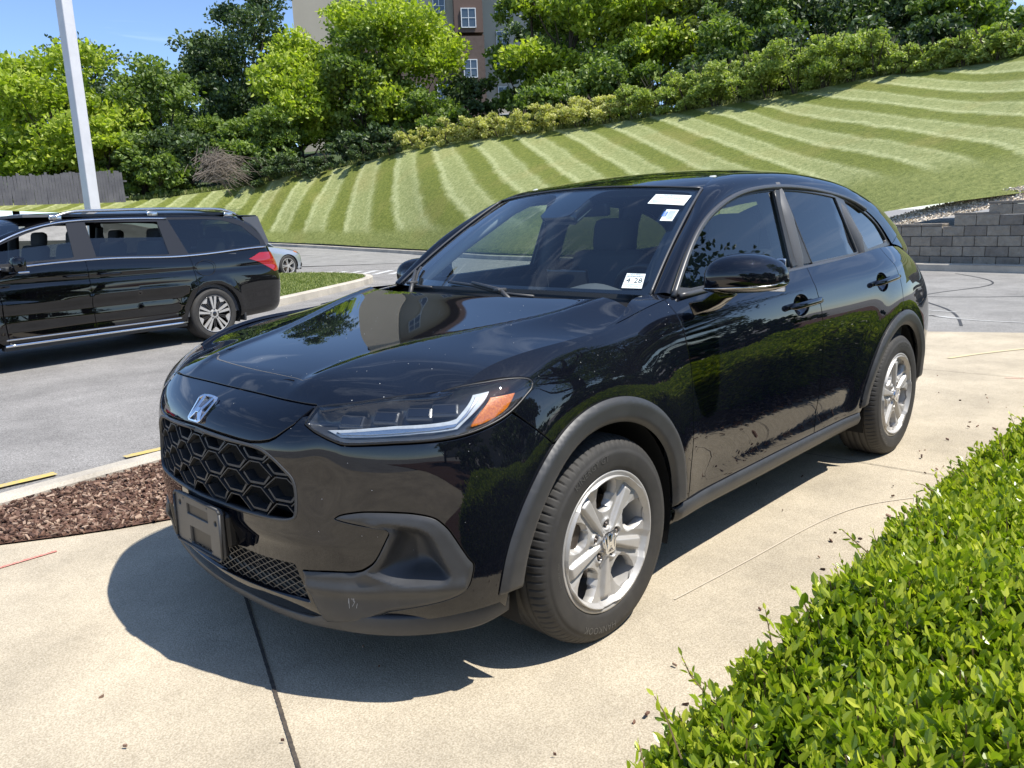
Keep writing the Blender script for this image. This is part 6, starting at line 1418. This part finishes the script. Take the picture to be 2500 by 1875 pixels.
# fence
fn=empty('wooden_fence',(-13,-47,3.4),label='weathered grey board fence below the trees at the left edge',cat='fence')
A_=np.array([4.0,-49.0,3.1]);B_=np.array([-16.6,-45.9,3.45]);Lf=np.linalg.norm(B_-A_);nb=int(Lf/.15);dirv=(B_-A_)/Lf;M['fence']=mat('fence_board',(.065,.065,.072),.95,noise=(1.6,.6,(.145,.14,.14)),bump=(30,.6,.01))
mb=MB();q=Matrix.Rotation(math.atan2(dirv[1],dirv[0]),3,'Z')
for i in range(nb):
    p=A_+dirv*(i*.15);h=1.62+.05*RNG.normal()+.10*math.sin(i*.11);q2=q@Matrix.Rotation(RNG.normal(0,.012),3,'Y');mb.box(Vector(p)+Vector((0,0,h/2-.1)),(.142,.03,h),q2)
mb.obj('boards',M['fence'],fn).location=(13,47,-3.4)
for i in range(0,int(Lf/2.4)+1):
    p=A_+dirv*min(i*2.4,Lf);m=MB().box(Vector(p)+Vector((-.0,-.1,.75)),(.12,.12,1.7),q);m.obj('post',M['fence'],fn).location=(13,47,-3.4)
mb=MB()
for z in (.35,1.25): mb.box(Vector((A_+B_)/2)+Vector((0,-.06,z)),(Lf,.05,.09),q)
mb.obj('rails',M['fence'],fn).location=(13,47,-3.4)
# lamp post
M['pole']=mat('galvanised_paint',(.56,.56,.58),.55,noise=(4,.4,(.64,.64,.66)));lp_=empty('street_lamp',(-3.25,-12.8,0),label='tall square white lamp post rising behind the black minivan',cat='lamp post')
mb=MB().box((0,0,4.7),(.19,.19,8.8),Matrix.Rotation(.25,3,'Z'),.014);mb.obj('pole',M['pole'],lp_)
mb=MB().lathe([(0,.62),(.27,.62),(.30,.58),(.30,0)],24,'z');mb.obj('concrete_base',M['kerb'],lp_,True)
for s in (-1,1):
    mb=MB().box((s*.55,0,9.05),(.9,.08,.08),None,.01);mb.box((s*1.05,0,9.03),(.55,.36,.10),None,.03);mb.obj('lamp_head',M['plastic_dark'],lp_)
# hotel
e=np.array([-.784,.622]);nn=np.array([.622,.784]);o0=np.array([-48.7,-78.0]);HB=8.0
hot=empty('hotel',(o0[0],o0[1],HB),math.atan2(e[1],e[0]),label='tall beige and brown hotel block showing above the treetops',cat='building')
M['stucco']=mat('stucco_beige',(.40,.355,.28),.95,noise=(.4,.4,(.44,.39,.31)),bump=(40,.2,.01));M['stucco2']=mat('stucco_grey',(.38,.35,.30),.95,noise=(.4,.4,(.42,.385,.33)));M['brick']=mat('brick_brown',(.105,.075,.062),.95,noise=(3,.4,(.14,.10,.085)),bump=(9,.4,.01));M['band']=mat('band_brown',(.13,.085,.068),.9);M['wframe']=mat('window_frame_white',(.70,.71,.72),.6);M['wpane']=mat('window_pane',(.05,.07,.09),.06,coat=1)
def hb(name,x0,x1,y0,y1,z0,z1,m): # local: x along e, y depth to -nn (local +y is left of e => away from camera is which?)
    return MB().box(((x0+x1)/2,(y0+y1)/2,(z0+z1)/2),(x1-x0,abs(y1-y0),z1-z0)).obj(name,m,hot)
# local +y = rotate e by +90deg = (-e.y,e.x)=(-.622,-.784): away from the camera
hb('end_wall',0,4.4,0,16,0,26,M['stucco'])
hb('lower_wall',4.4,20.9,2.2,16,0,14.3,M['brick']);hb('upper_wall',4.4,20.9,2.25,16,14.7,26,M['stucco']);hb('string_course',4.4,21.0,2.05,16,14.3,14.7,M['band'])
hb('corner_tower',17.6,20.9,.9,2.4,0,14.3,M['brick']);hb('corner_upper',17.6,20.85,.95,2.4,14.7,26,M['band'])
hb('wing_wall',20.9,34,4.4,18,0,26,M['stucco2']);hb('cornice',-.3,34.3,-.3,18,26,26.6,M['band'])
def hwin(x,y,z,w=1.3,h=1.6):
    f=MB();
    for a,b,c,d in ((-w/2,0,.09,h),(w/2,0,.09,h),(0,0,.07,h)): f.box((x+a,y,z),(c,.16,d))
    for zz in (-h/2,h/2,0): f.box((x,y,z+zz),(w+.09,.14,.09 if zz else .06))
    fo__=f.obj('window',M['wframe'],hot);MB().box((x,y+.02,z),(w-.05,.06,h-.05)).obj('pane',M['wpane'],fo__)
for fl_ in range(8):
    z=1.9+3.1*fl_
    for x in (6.2,9.6,13.0,16.0): hwin(x,2.12,z+.4)
    for x in (23.4,27.6,31.8): hwin(x,4.3,z+.4)
hwin(19.2,.82,16.2,1.6,2.0);hwin(19.2,.82,10.8,1.5,1.9)
# things the paint mirrors: trees and a low building on the near side, out of the frame
for i,(x,y,h,r,k,lab) in enumerate([(-6.8,7.7,9.5,2.5,'mid','tall tree on the near side of the drive, behind the camera'),(-11,8.0,6.5,2.3,'dark','dark tree at the far end of the near side'),(-2.4,8.3,3.2,1.9,'dark','low dark tree behind the hedge'),(2.4,8.6,3.6,2.1,'dark','dark tree behind the camera'),(6.5,9,4,2.2,'mid','mid-green tree behind the camera at the building corner'),(-22,19,10,4,'mid','large tree beyond the side road'),(-12.5,9.5,3.6,1.6,'olive','clipped round bush tree near the side road')]):
    tree(x,y,0,h,r,M[KM[k]],lab,'trees on the near side',nleaf=14000 if h<8 or i==0 else 6000,size=.11 if y<14 else .24,lobes=40,seed=60+i)
for i,(x,h) in enumerate(((-7.5,1.5),(-5.6,1.3),(-3.9,1.45),(-2.2,1.25),(-.5,1.4),(1.3,1.2))):  # unseen shrub row, added to darken what the doors mirror
    tree(x,4.6+.2*(i%2),0,h,.95,M['lf_dark'],'unseen dark evergreen shrub added behind the bright hedge for the door reflections','unseen evergreen shrubs added behind the hedge',nleaf=3500,size=.085,lobes=26,seed=80+i,name='shrub',cat='shrub',trunk=.04,base=.0)
db=empty('showroom',(2,30,0),label='low tan flat-roofed building behind the camera',cat='building');MB().box((0,0,2.6),(34,10,5.2)).obj('wall',M['stucco'],db);MB().box((0,0,5.4),(34.6,10.6,.5)).obj('parapet',M['band'],db)
flat('near_drive',[(-40,11),(30,11),(30,24),(-40,24)],.02,M['asphalt'])

# ================= other vehicles =================
def shell_net(H):
    H=np.array(H,float);Mi=H[:0:-1].copy();Mi[:,:,1]*=-1;P=np.concatenate([Mi,H]);m=H[:,H.shape[1]//2];us=np.r_[0,np.cumsum(np.linalg.norm(np.diff(m,axis=0),axis=1))];us=np.r_[-us[:0:-1],us]
    d=np.linalg.norm(np.diff(H[3:-3],axis=1),axis=2).mean(0);vs=np.r_[0,np.cumsum(d)];f=net(P,us,vs);f.us=us;f.vs=vs;return f
def arc_uv(f,cx,cz,r,a0,a1,n,x_of_u0):
    a=np.radians(np.linspace(a0,a1,n));t=np.stack([cx+r*np.cos(a),cz+r*np.sin(a)],1)
    # guess u by searching
    us=np.linspace(0,f.us[-1],400);X=f(us,np.full(400,f.vs[-1]*.4))[:,0];Z=f(np.full(40,x_of_u0),np.linspace(0,f.vs[-1],40))[:,2]
    k=np.searchsorted(-X[np.argmax(X):],-t[:,0])+np.argmax(X);k=np.clip(k,0,399);g=np.stack([us[k],np.interp(t[:,1],Z,np.linspace(0,f.vs[-1],40))],1)
    return [tuple(p) for p in finv(f,t,g)]
def uofx(f,x,v):
    us=np.linspace(0,f.us[-1],600);P=f(us,np.full(600,v));k=np.argmax(P[:,1]>P[:,1].max()*.9);X=P[k:,0];return float(np.interp(-x,-X,us[k:]))
# ---- minivan; local x forward from the rear axle, left side faces the camera ----
d_=np.array([math.cos(math.radians(9.817)),math.sin(math.radians(9.817))]);n_=np.array([-d_[1],d_[0]]);b_=np.array([-2.2929,-7.4589]);o_=b_-d_*.5-n_*.98
van=empty('parked_minivan',(o_[0],o_[1],0),math.radians(9.817),label='black minivan with roof rails and half-open side windows, parked across the lane at left',cat='minivan')
VP=M['van_paint'];M['satin_black']=mat('satin_black',(.016,.016,.018),.35)
def st(x,ys,zs): return [(x,y,z) for y,z in zip(ys,zs)]
VH=[st(3.98,[0]*8,[.20,.28,.42,.58,.72,.82,.90,.96]),
 st(3.95,[.35]*8,[.20,.28,.42,.58,.72,.82,.90,.96]),
 st(3.82,[.66,.68,.70,.70,.70,.69,.67,.62],[.20,.28,.42,.58,.72,.82,.92,.99]),
 st(3.50,[.84,.90,.92,.93,.92,.90,.86,.78],[.20,.28,.42,.58,.74,.86,.95,1.03]),
 st(3.00,[.88,.95,.965,.975,.975,.955,.91,.82],[.20,.28,.42,.60,.78,.90,.99,1.07]),
 st(2.40,[.88,.955,.965,.98,.98,.965,.945,.90],[.20,.28,.42,.60,.78,.93,1.03,1.12]),
 st(1.60,[.88,.955,.962,.975,.98,.972,.955,.925],[.20,.28,.42,.60,.76,.93,1.04,1.135]),
 st(.90,[.88,.955,.962,.975,.98,.975,.955,.925],[.20,.28,.42,.60,.76,.93,1.04,1.125]),
 st(.30,[.88,.96,.97,.982,.985,.975,.952,.92],[.20,.28,.42,.60,.76,.93,1.03,1.11]),
 st(-.30,[.88,.96,.975,.988,.985,.97,.945,.91],[.20,.28,.42,.60,.76,.93,1.03,1.125]),
 st(-.75,[.85,.935,.955,.97,.97,.95,.925,.885],[.22,.30,.44,.62,.78,.94,1.05,1.15]),
 [(-1.12,.72,.24),(-1.15,.82,.32),(-1.17,.85,.46),(-1.18,.87,.63),(-1.17,.87,.78),(-1.14,.85,.95),(-1.10,.83,1.06),(-1.07,.80,1.17)],
 [(-1.20,.40,.24),(-1.25,.45,.32),(-1.29,.48,.46),(-1.30,.49,.63),(-1.28,.49,.78),(-1.25,.48,.95),(-1.22,.47,1.06),(-1.20,.46,1.18)],
 [(-1.22,0,.24),(-1.27,0,.32),(-1.31,0,.46),(-1.32,0,.63),(-1.30,0,.78),(-1.27,0,.95),(-1.24,0,1.06),(-1.22,0,1.18)]]
VF0=shell_net(VH)
def VF(u,v):
    p=VF0(u,v);s=np.sign(p[:,1]);y=np.abs(p[:,1]);x,z=p[:,0],p[:,2];on_=np.clip((y-.8)/.1,0,1)
    for cx in (0,3.0):
        r=np.hypot(x-cx,z-.33);y=y+.014*np.exp(-((r-.44)/.05)**2)*on_*np.clip((z-.2)/.2,0,1)
    zc=.71+.012*x*(x<1);y=y+.012*np.exp(-((z-zc)/.028)**2)*on_*np.clip((x-.2)/.4,0,1)*np.clip((2.9-x)/.3,0,1)-.018*np.exp(-((z-zc+.10)/.07)**2)*on_*np.clip((x-.2)/.4,0,1)*np.clip((2.9-x)/.3,0,1)
    y=y-.012*np.exp(-((z-.92)/.04)**2)*on_*(x<2.6);q=p.copy();q[:,1]=y*np.where(s==0,1,s);return q
VF.us=VF0.us;VF.vs=VF0.vs;vU=VF.us[-1];vT=VF.vs[-1]
def vu(x): return uofx(VF0,x,vT*.45)
aR=arc_uv(VF0,0,.33,.40,-8,188,50,vu(0));aF=arc_uv(VF0,3.0,.33,.40,-8,188,50,vu(3.0))
s1,s2=vu(1.57),vu(.27)
def seam(x0,x1,x2): return [(vu(x0),vT),(vu(x1),vT*.55),(vu(x2),.085)]
SA=seam(1.57,1.575,1.56);SB=seam(.255,.22,.46)
fa=[p for p in sorted(aF,key=lambda p:p[0])]
panel('front_body',VF,[(-.0,vT),(0,.05)]+[(vu(3.45),.05)]+fa+[(vu(2.5),.085)]+[(vu(2.55),vT)],VP,van,h=.06,hedge=.02,mirror=True,gap=.001)
panel('front_door',VF,[(vu(2.55)+.006,vT),(vu(2.5)+.006,.085)]+SA[::-1],VP,van,h=.05,hedge=.02,gap=.0035,mirror=True)
panel('sliding_door',VF,SA+[(vu(.8),.085)]+SB[::-1],VP,van,h=.05,hedge=.02,gap=.0035,mirror=True)
ra_=sorted([p for p in aR if p[0]>=SB[2][0]],key=lambda p:0)
panel('quarter_panel',VF,SB+[(vu(.41),.085)]+[p for p in aR]+[(vu(-.5),.06),(vU,.03),(vU,vT),(vu(-.6),vT)],VP,van,h=.05,hedge=.02,gap=.002,mirror=True)
mb=MB()
for s in (1,-1):
    pts=[(x,s*.975,.285) for x in np.linspace(2.55,.42,20)];mb.tube(pts,.014,8)
mb.obj('chrome_sill',M['chrome'],van,True)
mb=MB()
for s in (1,-1): mb.box((1.48,s*.915,.255),(2.15,.07,.05),None,.012)
mb.obj('sill',M['plastic'],van)
mb=MB()
for s in (1,-1): mb.box((1.48,s*.963,.345),(2.12,.02,.018),None,.006)
mb.obj('sill_line',M['satin'],van)
# belt chrome
zb=spl([(-1.0,1.165),(-.7,1.155),(-.2,1.125),(.25,1.105),(.6,1.105),(1.1,1.125),(1.6,1.125),(2.4,1.085),(2.9,1.04)])
def ysl(z,x=None): return .925-.33*(z-1.12)
def VG(u,v):
    x=np.asarray(u,float);z=np.asarray(v,float);y=ysl(z)-.05*np.clip(-x-.3,0,9)**1.2-.03*np.clip(x-2.2,0,9)**1.5;return np.stack([x,y,z],1)
mb=MB()
for s in (1,-1):
    pts=[tuple((lambda p:(p[0],s*(p[1]+.008),p[2]))(VG([x],[float(zb(np.array(x)))])[0])) for x in np.linspace(2.85,-.97,60)];mb.tube(pts,.011,6)
    pts=[tuple((lambda p:(p[0],s*(p[1]+.008),p[2]))(VG([x],[z])[0])) for x,z in ((2.85,1.07),(2.45,1.33),(2.1,1.47),(1.75,1.545),(1.2,1.575),(.6,1.575),(.42,1.57))];P=sm_open(pts,6);mb.tube([tuple(p) for p in P],.010,6)
mb.obj('chrome_strip',M['chrome'],van,True)
sg=1 if normals(VG,np.array([1.]),np.array([1.3]))[0][1]>0 else -1
topc=sm_open([(2.9,1.06),(2.47,1.33),(2.1,1.475),(1.75,1.55),(1.2,1.582),(.5,1.585),(-.1,1.58),(-.45,1.565),(-.75,1.50),(-.95,1.30),(-1.0,1.18)],6)
w1=[(2.74,1.125),(2.42,1.32),(2.1,1.44),(1.90,1.50),(1.655,1.535),(1.68,1.16),(2.2,1.14)]
w2=[(1.44,1.545),(.55,1.535),(.52,1.135),(.9,1.14),(1.43,1.155)]
w3=[(.40,1.555),(-.1,1.555),(-.38,1.54),(-.66,1.46),(-.90,1.25),(-.90,1.19),(-.3,1.15),(.26,1.13)]
low=[(x,float(zb(np.array(x)))-.005) for x in np.linspace(-.99,2.85,30)]
full=[tuple(p) for p in topc]+low
panel('window_frame',VG,full,M['satin_black'],van,holes=[w1,w2,w3],h=.06,hedge=.02,flip=sg,mirror=True,gap=0)
panel('quarter_window',VG,w3,M['privacy'],van,h=.06,flip=sg,off=-.003,flange=0,gap=-.003,mirror=True)
panel('side_window',VG,[(2.74,1.125),(2.55,1.25),(1.67,1.33),(1.68,1.16),(2.2,1.14)],M['tint'],van,h=.06,flip=sg,off=-.006,flange=0,gap=-.003,mirror=True)
panel('side_window',VG,[(1.44,1.365),(.54,1.345),(.52,1.135),(.9,1.14),(1.43,1.155)],M['privacy'],van,h=.06,flip=sg,off=-.006,flange=0,gap=-.003,mirror=True)
# roof
VR=[[(3.05,0,1.12),(2.95,.40,1.10),(2.85,.86,1.06)],[(2.55,0,1.42),(2.5,.38,1.405),(2.45,.80,1.345)],[(2.1,0,1.60),(2.08,.36,1.59),(2.05,.745,1.50)],[(1.6,0,1.665),(1.6,.36,1.655),(1.6,.745,1.575)],[(.9,0,1.685),(.9,.36,1.68),(.9,.745,1.605)],[(.2,0,1.69),(.2,.36,1.685),(.2,.745,1.60)],[(-.4,0,1.68),(-.4,.36,1.675),(-.4,.745,1.585)],[(-.85,0,1.64),(-.85,.34,1.635),(-.83,.70,1.53)],[(-1.10,0,1.60),(-1.09,.33,1.595),(-1.03,.64,1.50)]]
VRf=shell_net([[r[0],r[1],r[2]] for r in VR]) if False else None
Pn=np.array(VR,float);Mi=Pn[:,:0:-1].copy();Mi[:,:,1]*=-1;Pn=np.concatenate([Mi,Pn],1);RN=net(Pn)
P,Fc,_,_=grid(RN,(RN.us[2],RN.us[-1]),(RN.vs[0],RN.vs[-1]),60,20);mobj('roof',P,Fc,VP,van)
P,Fc,_,_=grid(RN,(RN.us[0],RN.us[2]),(RN.vs[0],RN.vs[-1]),20,20);mobj('windshield',P,Fc,M['ws'],van)
def strp(name,A,B,m,n=40,lift=.0):
    A=sm_open(A,10);B=sm_open(B,10);k=min(len(A),len(B));A=A[np.linspace(0,len(A)-1,n).astype(int)];B=B[np.linspace(0,len(B)-1,n).astype(int)];mid=(A+B)/2+[0,.012,.012]
    for s in (1,-1):
        V=np.concatenate([A,mid,B])*[1,s,1];Fs=[[r*n+i,r*n+i+1,(r+1)*n+i+1,(r+1)*n+i] for r in range(2) for i in range(n-1)];mobj(name,V,Fs if s>0 else [f[::-1] for f in Fs],m,van,True)
tp=[tuple(VG([x],[z])[0]) for x,z in topc[::3]]
strp('roof_side',tp,[(2.95,.80,1.09),(2.5,.76,1.35),(2.12,.72,1.49),(1.75,.715,1.565),(1.2,.715,1.60),(.5,.715,1.61),(-.1,.715,1.60),(-.45,.71,1.58),(-.8,.67,1.53),(-1.03,.70,1.35),(-1.05,.76,1.19)],VP)
# tailgate glass and spoiler
V=[(-1.03,-.66,1.50),(-1.03,.66,1.50),(-1.10,.76,1.19),(-1.10,-.76,1.19)];mobj('rear_window',V,[[0,1,2,3]],M['privacy'],van,False)
MB().prism([(-.80,.70),(-1.08,.62),(-1.13,.3),(-1.14,0),(-1.13,-.3),(-1.08,-.62),(-.80,-.70)],1.56,1.60).obj('spoiler',VP,van,False,bevel=.01)
mb=MB()
for s in (1,-1): mb.add([(-.74,s*.735,1.57),(-1.09,s*.63,1.585),(-1.14,s*.755,1.22),(-1.06,s*.80,1.17),(-.90,s*.80,1.22),(-.84,s*.765,1.40)],[[0,1,5],[1,2,5],[2,3,4,5]])
mb.obj('spoiler_side',M['trim'],van)
for s in (1,-1):
    rl=MB();pts=sm_open([(1.78,s*.70,1.585),(1.62,s*.70,1.645),(1.3,s*.70,1.675),(.5,s*.70,1.69),(-.2,s*.70,1.685),(-.55,s*.70,1.655),(-.70,s*.69,1.60)],8);rl.tube([tuple(p) for p in pts],.017,8,sx=1.3)
    for x,z in ((1.72,1.60),(.55,1.63),(-.55,1.61)): rl.box((x,s*.70,z),(.14,.04,.06),None,.012)
    rl.obj('roof_rail',M['satin'],van,True)
MB().box((-.35,0,1.70),(.20,.05,.045),None,.015).obj('antenna_fin',M['plastic_dark'],van)
panel('tail_light',VF,[(vu(-.62),vT*.86),(vu(-.80),vT*.80),(vu(-1.0)+.05,vT*.66),(vu(-1.0)+.30,vT*.68),(vu(-1.0)+.28,vT*.92),(vu(-.85),vT*.93)],M['redlens'],van,h=.03,off=.008,mirror=True)
ML=MB();P=sm_open([(-.93,.905,.98),(-1.02,.87,.96),(-1.07,.83,.90)],5);ML.tube([tuple(p+[0,.0,0]) for p in P],.012,6);ML.obj('tail_lamp_bar',mat('red_glow',(.55,.02,.02),.3),van,True)
for x,zz in ((1.72,.955),(1.34,.955)):
    mb=MB()
    for s in (1,-1):
        mb.tube([(x-.13,s*.985,zz),(x-.10,s*1.012,zz+.002),(x+.08,s*1.012,zz+.004),(x+.12,s*.985,zz+.004)],.013,8)
    mb.obj('door_handle',VP,van,True)
mb=MB().tube([(.42+.14*math.cos(a)-.35,.984+.0*a,.94+.10*math.sin(a)) for a in np.linspace(0,2*math.pi,31)],.003,4,False);mb.obj('fuel_door',M['black'],van)
mb=MB()
for s in (1,-1): mb.box((-.47,s*.90,.33),(.03,.13,.26),None,.01)
mb.obj('mud_flap',M['plastic'],van)
for s in (1,-1):
    mr=empty('door_mirror');mr.parent=van
    mb=MB();mb.box((2.36,s*1.10,1.12),(.13,.24,.17),Matrix.Rotation(-.25*s,3,'Z'),.05);mb.obj('mirror_shell',VP,mr,True);mb=MB().box((2.36,s*1.10,1.045),(.11,.22,.02),None,.008);mb.obj('mirror_trim',M['chrome'],mr);MB().box((2.42,s*.98,1.08),(.08,.12,.05),None,.015).obj('mirror_arm',M['plastic'],mr)
# cabin
MB().box((1.3,0,.30),(3.2,1.75,.08)).obj('floor_pan',M['black'],van);MB().box((1.2,.90,.72),(3.3,.04,.76)).obj('door_lining',M['dash'],van);MB().box((1.2,-.90,.72),(3.3,.04,.76)).obj('door_lining',M['dash'],van)
MB().box((.75,0,1.625),(2.6,1.36,.03)).obj('headliner',M['dash'],van)
for x,y in ((1.75,.42),(1.75,-.42),(.75,.45),(.75,-.45),(-.15,.4),(-.15,-.4)):
    sr=empty('seat');sr.parent=van;MB().box((x+.1,y,.66),(.5,.5,.16),None,.05).obj('cushion',M['seat'],sr,True);MB().box((x-.25,y,1.0),(.14,.5,.62),Matrix.Rotation(-.22,3,'Y'),.05).obj('backrest',M['greyint'] if x<1 else M['seat'],sr,True);MB().box((x-.36,y,1.37),(.11,.27,.18),Matrix.Rotation(-.15,3,'Y'),.045).obj('headrest',M['seat'],sr,True)
for s in (1,-1):
    mb=MB();mb.box((.45,s*.78,1.30),(.10,.05,.44),Matrix.Rotation(s*.32,3,'X'),.02);mb.obj('pillar_lining',M['dash'],van)
    mb=MB();mb.box((1.55,s*.78,1.30),(.10,.05,.44),Matrix.Rotation(s*.32,3,'X'),.02);mb.obj('pillar_lining',M['dash'],van)
for cx in (0,3.0):
    mb=MB();pr=[(cx+.40*math.cos(math.radians(a)),.33+.40*math.sin(math.radians(a))) for a in range(-20,201,10)];n=len(pr)
    for s in (1,-1):
        b=len(mb.v)
        for y in (.955*s,.6*s):
            for x,z in pr: mb.v.append((x,y,z))
        for k in range(n-1): mb.f.append([b+k,b+k+1,b+n+k+1,b+n+k])
        mb.f.append([b+n+k for k in range(n)])
    mb.obj('wheel_well',M['black'],van,True)
VW=build_wheel('wheel',van,R=.345,style=1,detail=False,width=.225,rim=.245);VW.location=(0,.962,.342)
for x,s in ((3.0,1),(3.0,-1),(0,-1)):
    c=copytree(VW,van);c.location=(x,.962*s,.342);c.rotation_euler=(0,.4,0 if s>0 else math.pi)
# ---- saloon builder for the cars further off ----
SH=[st(.86,[0]*6,[.18,.30,.44,.56,.64,.69]),st(.82,[.34]*6,[.18,.30,.44,.56,.64,.69]),
 [(.66,.62,.18),(.70,.66,.30),(.70,.67,.44),(.68,.67,.56),(.64,.66,.65),(.60,.63,.71)],
 st(.40,[.80,.87,.89,.88,.84,.74],[.18,.30,.46,.60,.70,.77]),st(0,[.80,.88,.90,.90,.86,.76],[.18,.30,.46,.62,.75,.84]),
 st(-.6,[.80,.87,.89,.895,.88,.82],[.18,.30,.46,.64,.80,.92]),st(-1.4,[.80,.87,.89,.90,.88,.82],[.18,.30,.46,.64,.82,.94]),st(-2.2,[.80,.87,.89,.90,.88,.81],[.18,.30,.46,.66,.85,.97]),st(-2.8,[.80,.88,.90,.90,.87,.77],[.20,.32,.48,.68,.86,.99]),
 st(-3.3,[.74,.82,.85,.85,.82,.72],[.24,.34,.50,.70,.88,1.0]),[(-3.62,.5,.26),(-3.70,.58,.36),(-3.72,.60,.52),(-3.70,.60,.70),(-3.66,.58,.88),(-3.6,.55,1.0)],[(-3.70,0,.26),(-3.78,0,.36),(-3.82,0,.52),(-3.80,0,.70),(-3.74,0,.88),(-3.68,0,1.0)]]
SF_=shell_net(SH);sT=SF_.vs[-1];sU=SF_.us[-1]
def saloon(loc,rz,pm,label,dark=False,group=None):
    r=empty('parked_car',loc,rz,label=label,cat='car',group=group)
    ah=[arc_uv(SF_,cx,.32,.365,-12,192,40,uofx(SF_,cx,sT*.5)) for cx in (0,-2.75)]
    O=[(0,sT),(0,.0),(uofx(SF_,.5,sT*.4),0)]+ah[0]+[(uofx(SF_,-.6,sT*.4),.03),(uofx(SF_,-2.2,sT*.4),.03)]+ah[1]+[(uofx(SF_,-3.3,sT*.4),.03),(sU,.03),(sU,sT)]
    panel('body',SF_,O,pm,r,h=.06,hedge=.025,gap=0,mirror=True)
    def HN(u,v):
        x=np.asarray(u,float);s=np.asarray(v,float);us_=np.array([uofx(SF_,q,sT) if q<.55 else 0 for q in x]);e=spl([(-3.6,.56,1.0),(-3.3,.72,1.0),(-2.8,.77,.99),(-2.2,.81,.97),(-1.4,.82,.94),(-.6,.82,.92),(0,.76,.84),(.4,.74,.77),(.6,.63,.71),(.75,.46,.69),(.85,.1,.69)])(x);return np.stack([x,e[:,0]*s,e[:,1]+.07*(1-s*s)*np.clip((.95-x)/.4,0,1)],1)
    P,Fc,_,_=grid(HN,(.85,-.75),(-1,1),30,16);mobj('bonnet',P,Fc,pm,r)
    P,Fc,_,_=grid(HN,(-3.0,-3.66),(-1,1),12,12);mobj('boot_lid',P,Fc,pm,r)
    Gx=[(-.45,.80,.93,.0),(-1.05,.62,1.27,1),(-1.6,.58,1.41,1),(-2.2,.57,1.40,1),(-2.8,.58,1.27,1),(-3.15,.72,1.02,0)]
    A=spl([(-p[0],p[0],p[1],p[2]) for p in Gx])
    t=np.linspace(.45,3.15,40);T_=A(t);rows=[]
    for s in np.linspace(-1,1,13): q=T_.copy();q[:,1]*=s;q[:,2]+=.05*(1-s*s);rows.append(q)
    V=np.array(rows).transpose(1,0,2).reshape(-1,3);i=np.arange(39*12);a=i//12*13+i%12;Fc=np.stack([a,a+1,a+14,a+13],1)
    xs=V[Fc].mean(1)[:,0];g_=(xs>-1.12)|(xs<-2.62)
    mobj('roof',V,Fc[~g_],pm,r);mobj('windshield',V,Fc[xs>-1.12],M['privacy'],r);mobj('rear_window',V,Fc[xs<-2.62],M['privacy'],r)
    for s in (1,-1):
        B_=np.stack([T_[:,0],np.full(40,.815),np.interp(-T_[:,0],[.4,1.4,2.2,3.2],[.92,.94,.97,1.0])],1);V=np.concatenate([T_,B_])*[1,s,1];Fs=[[i,i+1,41+i,40+i] for i in range(39)];mobj('side_window',V,Fs if s<0 else [f[::-1] for f in Fs],M['privacy'],r)
        mb=MB().tube([tuple(p*[1,s,1]+[0,.004*s,.004]) for p in T_],.022,6);mb.obj('window_frame',pm,r,True)
        mb=MB().box((-1.85,s*.72,1.17),(.09,.05,.44),Matrix.Rotation(s*.42,3,'X'));mb.obj('pillar',M['trim'],r)
        panel('headlight',SF_,[(s_*1,v_) for s_,v_ in ((.45,sT*.78),(.60,sT*.97),(1.18,sT*.985),(1.05,sT*.86),(.7,sT*.78))] if s>0 else [(-.45,sT*.78),(-.60,sT*.97),(-1.18,sT*.985),(-1.05,sT*.86),(-.7,sT*.78)],M['lampdark'],r,h=.04,off=.006,gap=0)
        panel('side_marker',SF_,[(s*q,w_) for q,w_ in ((1.0,sT*.87),(1.15,sT*.95),(1.19,sT*.90),(1.08,sT*.84))],M['amber'],r,h=.02,off=.011,gap=0)
        panel('intake',SF_,[(s*q,w_) for q,w_ in ((.62,.10),(.95,.14),(.92,.26),(.70,.22))],M['black'],r,h=.04,off=.006,gap=0)
    panel('grille',SF_,[(-.55,sT*.40),(.55,sT*.40),(.62,sT*.72),(.5,sT*.88),(-.5,sT*.88),(-.62,sT*.72)],M['gloss_black'],r,h=.05,off=.008,gap=0)
    for cx in (0,-2.75):
        mb=MB().box((cx,0,.38),(.70,1.60,.62));mb.obj('wheel_well',M['black'],r)
    W_=build_wheel('wheel',r,R=.335,style=2,detail=False,width=.22,rim=.235);W_.location=(0,.885,.333)
    for x,s in ((-2.75,1),(0,-1),(-2.75,-1)):
        c=copytree(W_,r);c.location=(x,.885*s,.333);c.rotation_euler=(0,.3,0 if s>0 else math.pi)
    MB().box((-1.5,0,.26),(4.2,1.5,.12)).obj('floor_pan',M['black'],r)
    return r

saloon((-10.60,-20.05,0),math.radians(190),M['silver_paint'],'silver saloon nosing out from behind the black minivan')
saloon((3.2,-16.8,0),math.radians(170),M['red_paint'],'red car parked beyond the minivan, glimpsed through its front side window')
saloon((-.4,-15.3,0),math.radians(100),M['white_paint'],'white car parked beyond the minivan, seen through its sliding door window')
saloon((4.6,-14.5,0),math.radians(-80),M['van_paint'],'dark car whose roof shows at the left picture edge behind the minivan')
for o in list(bpy.data.objects):
    if o.type=='MESH' and o.name.split('.')[0] in ('wheel_well','sill','window_moulding','pillar_trim','belt_moulding','chrome_sill','sill_line','chrome_strip','mud_flap','door_handle','spoiler_side','wiper_pair','mounting_pad','floor_pan') and o.parent is not None and o.data.users==1: split_loose(o)
print('objects',len(bpy.data.objects),'faces',sum(len(o.data.polygons) for o in bpy.data.objects if o.type=='MESH'))
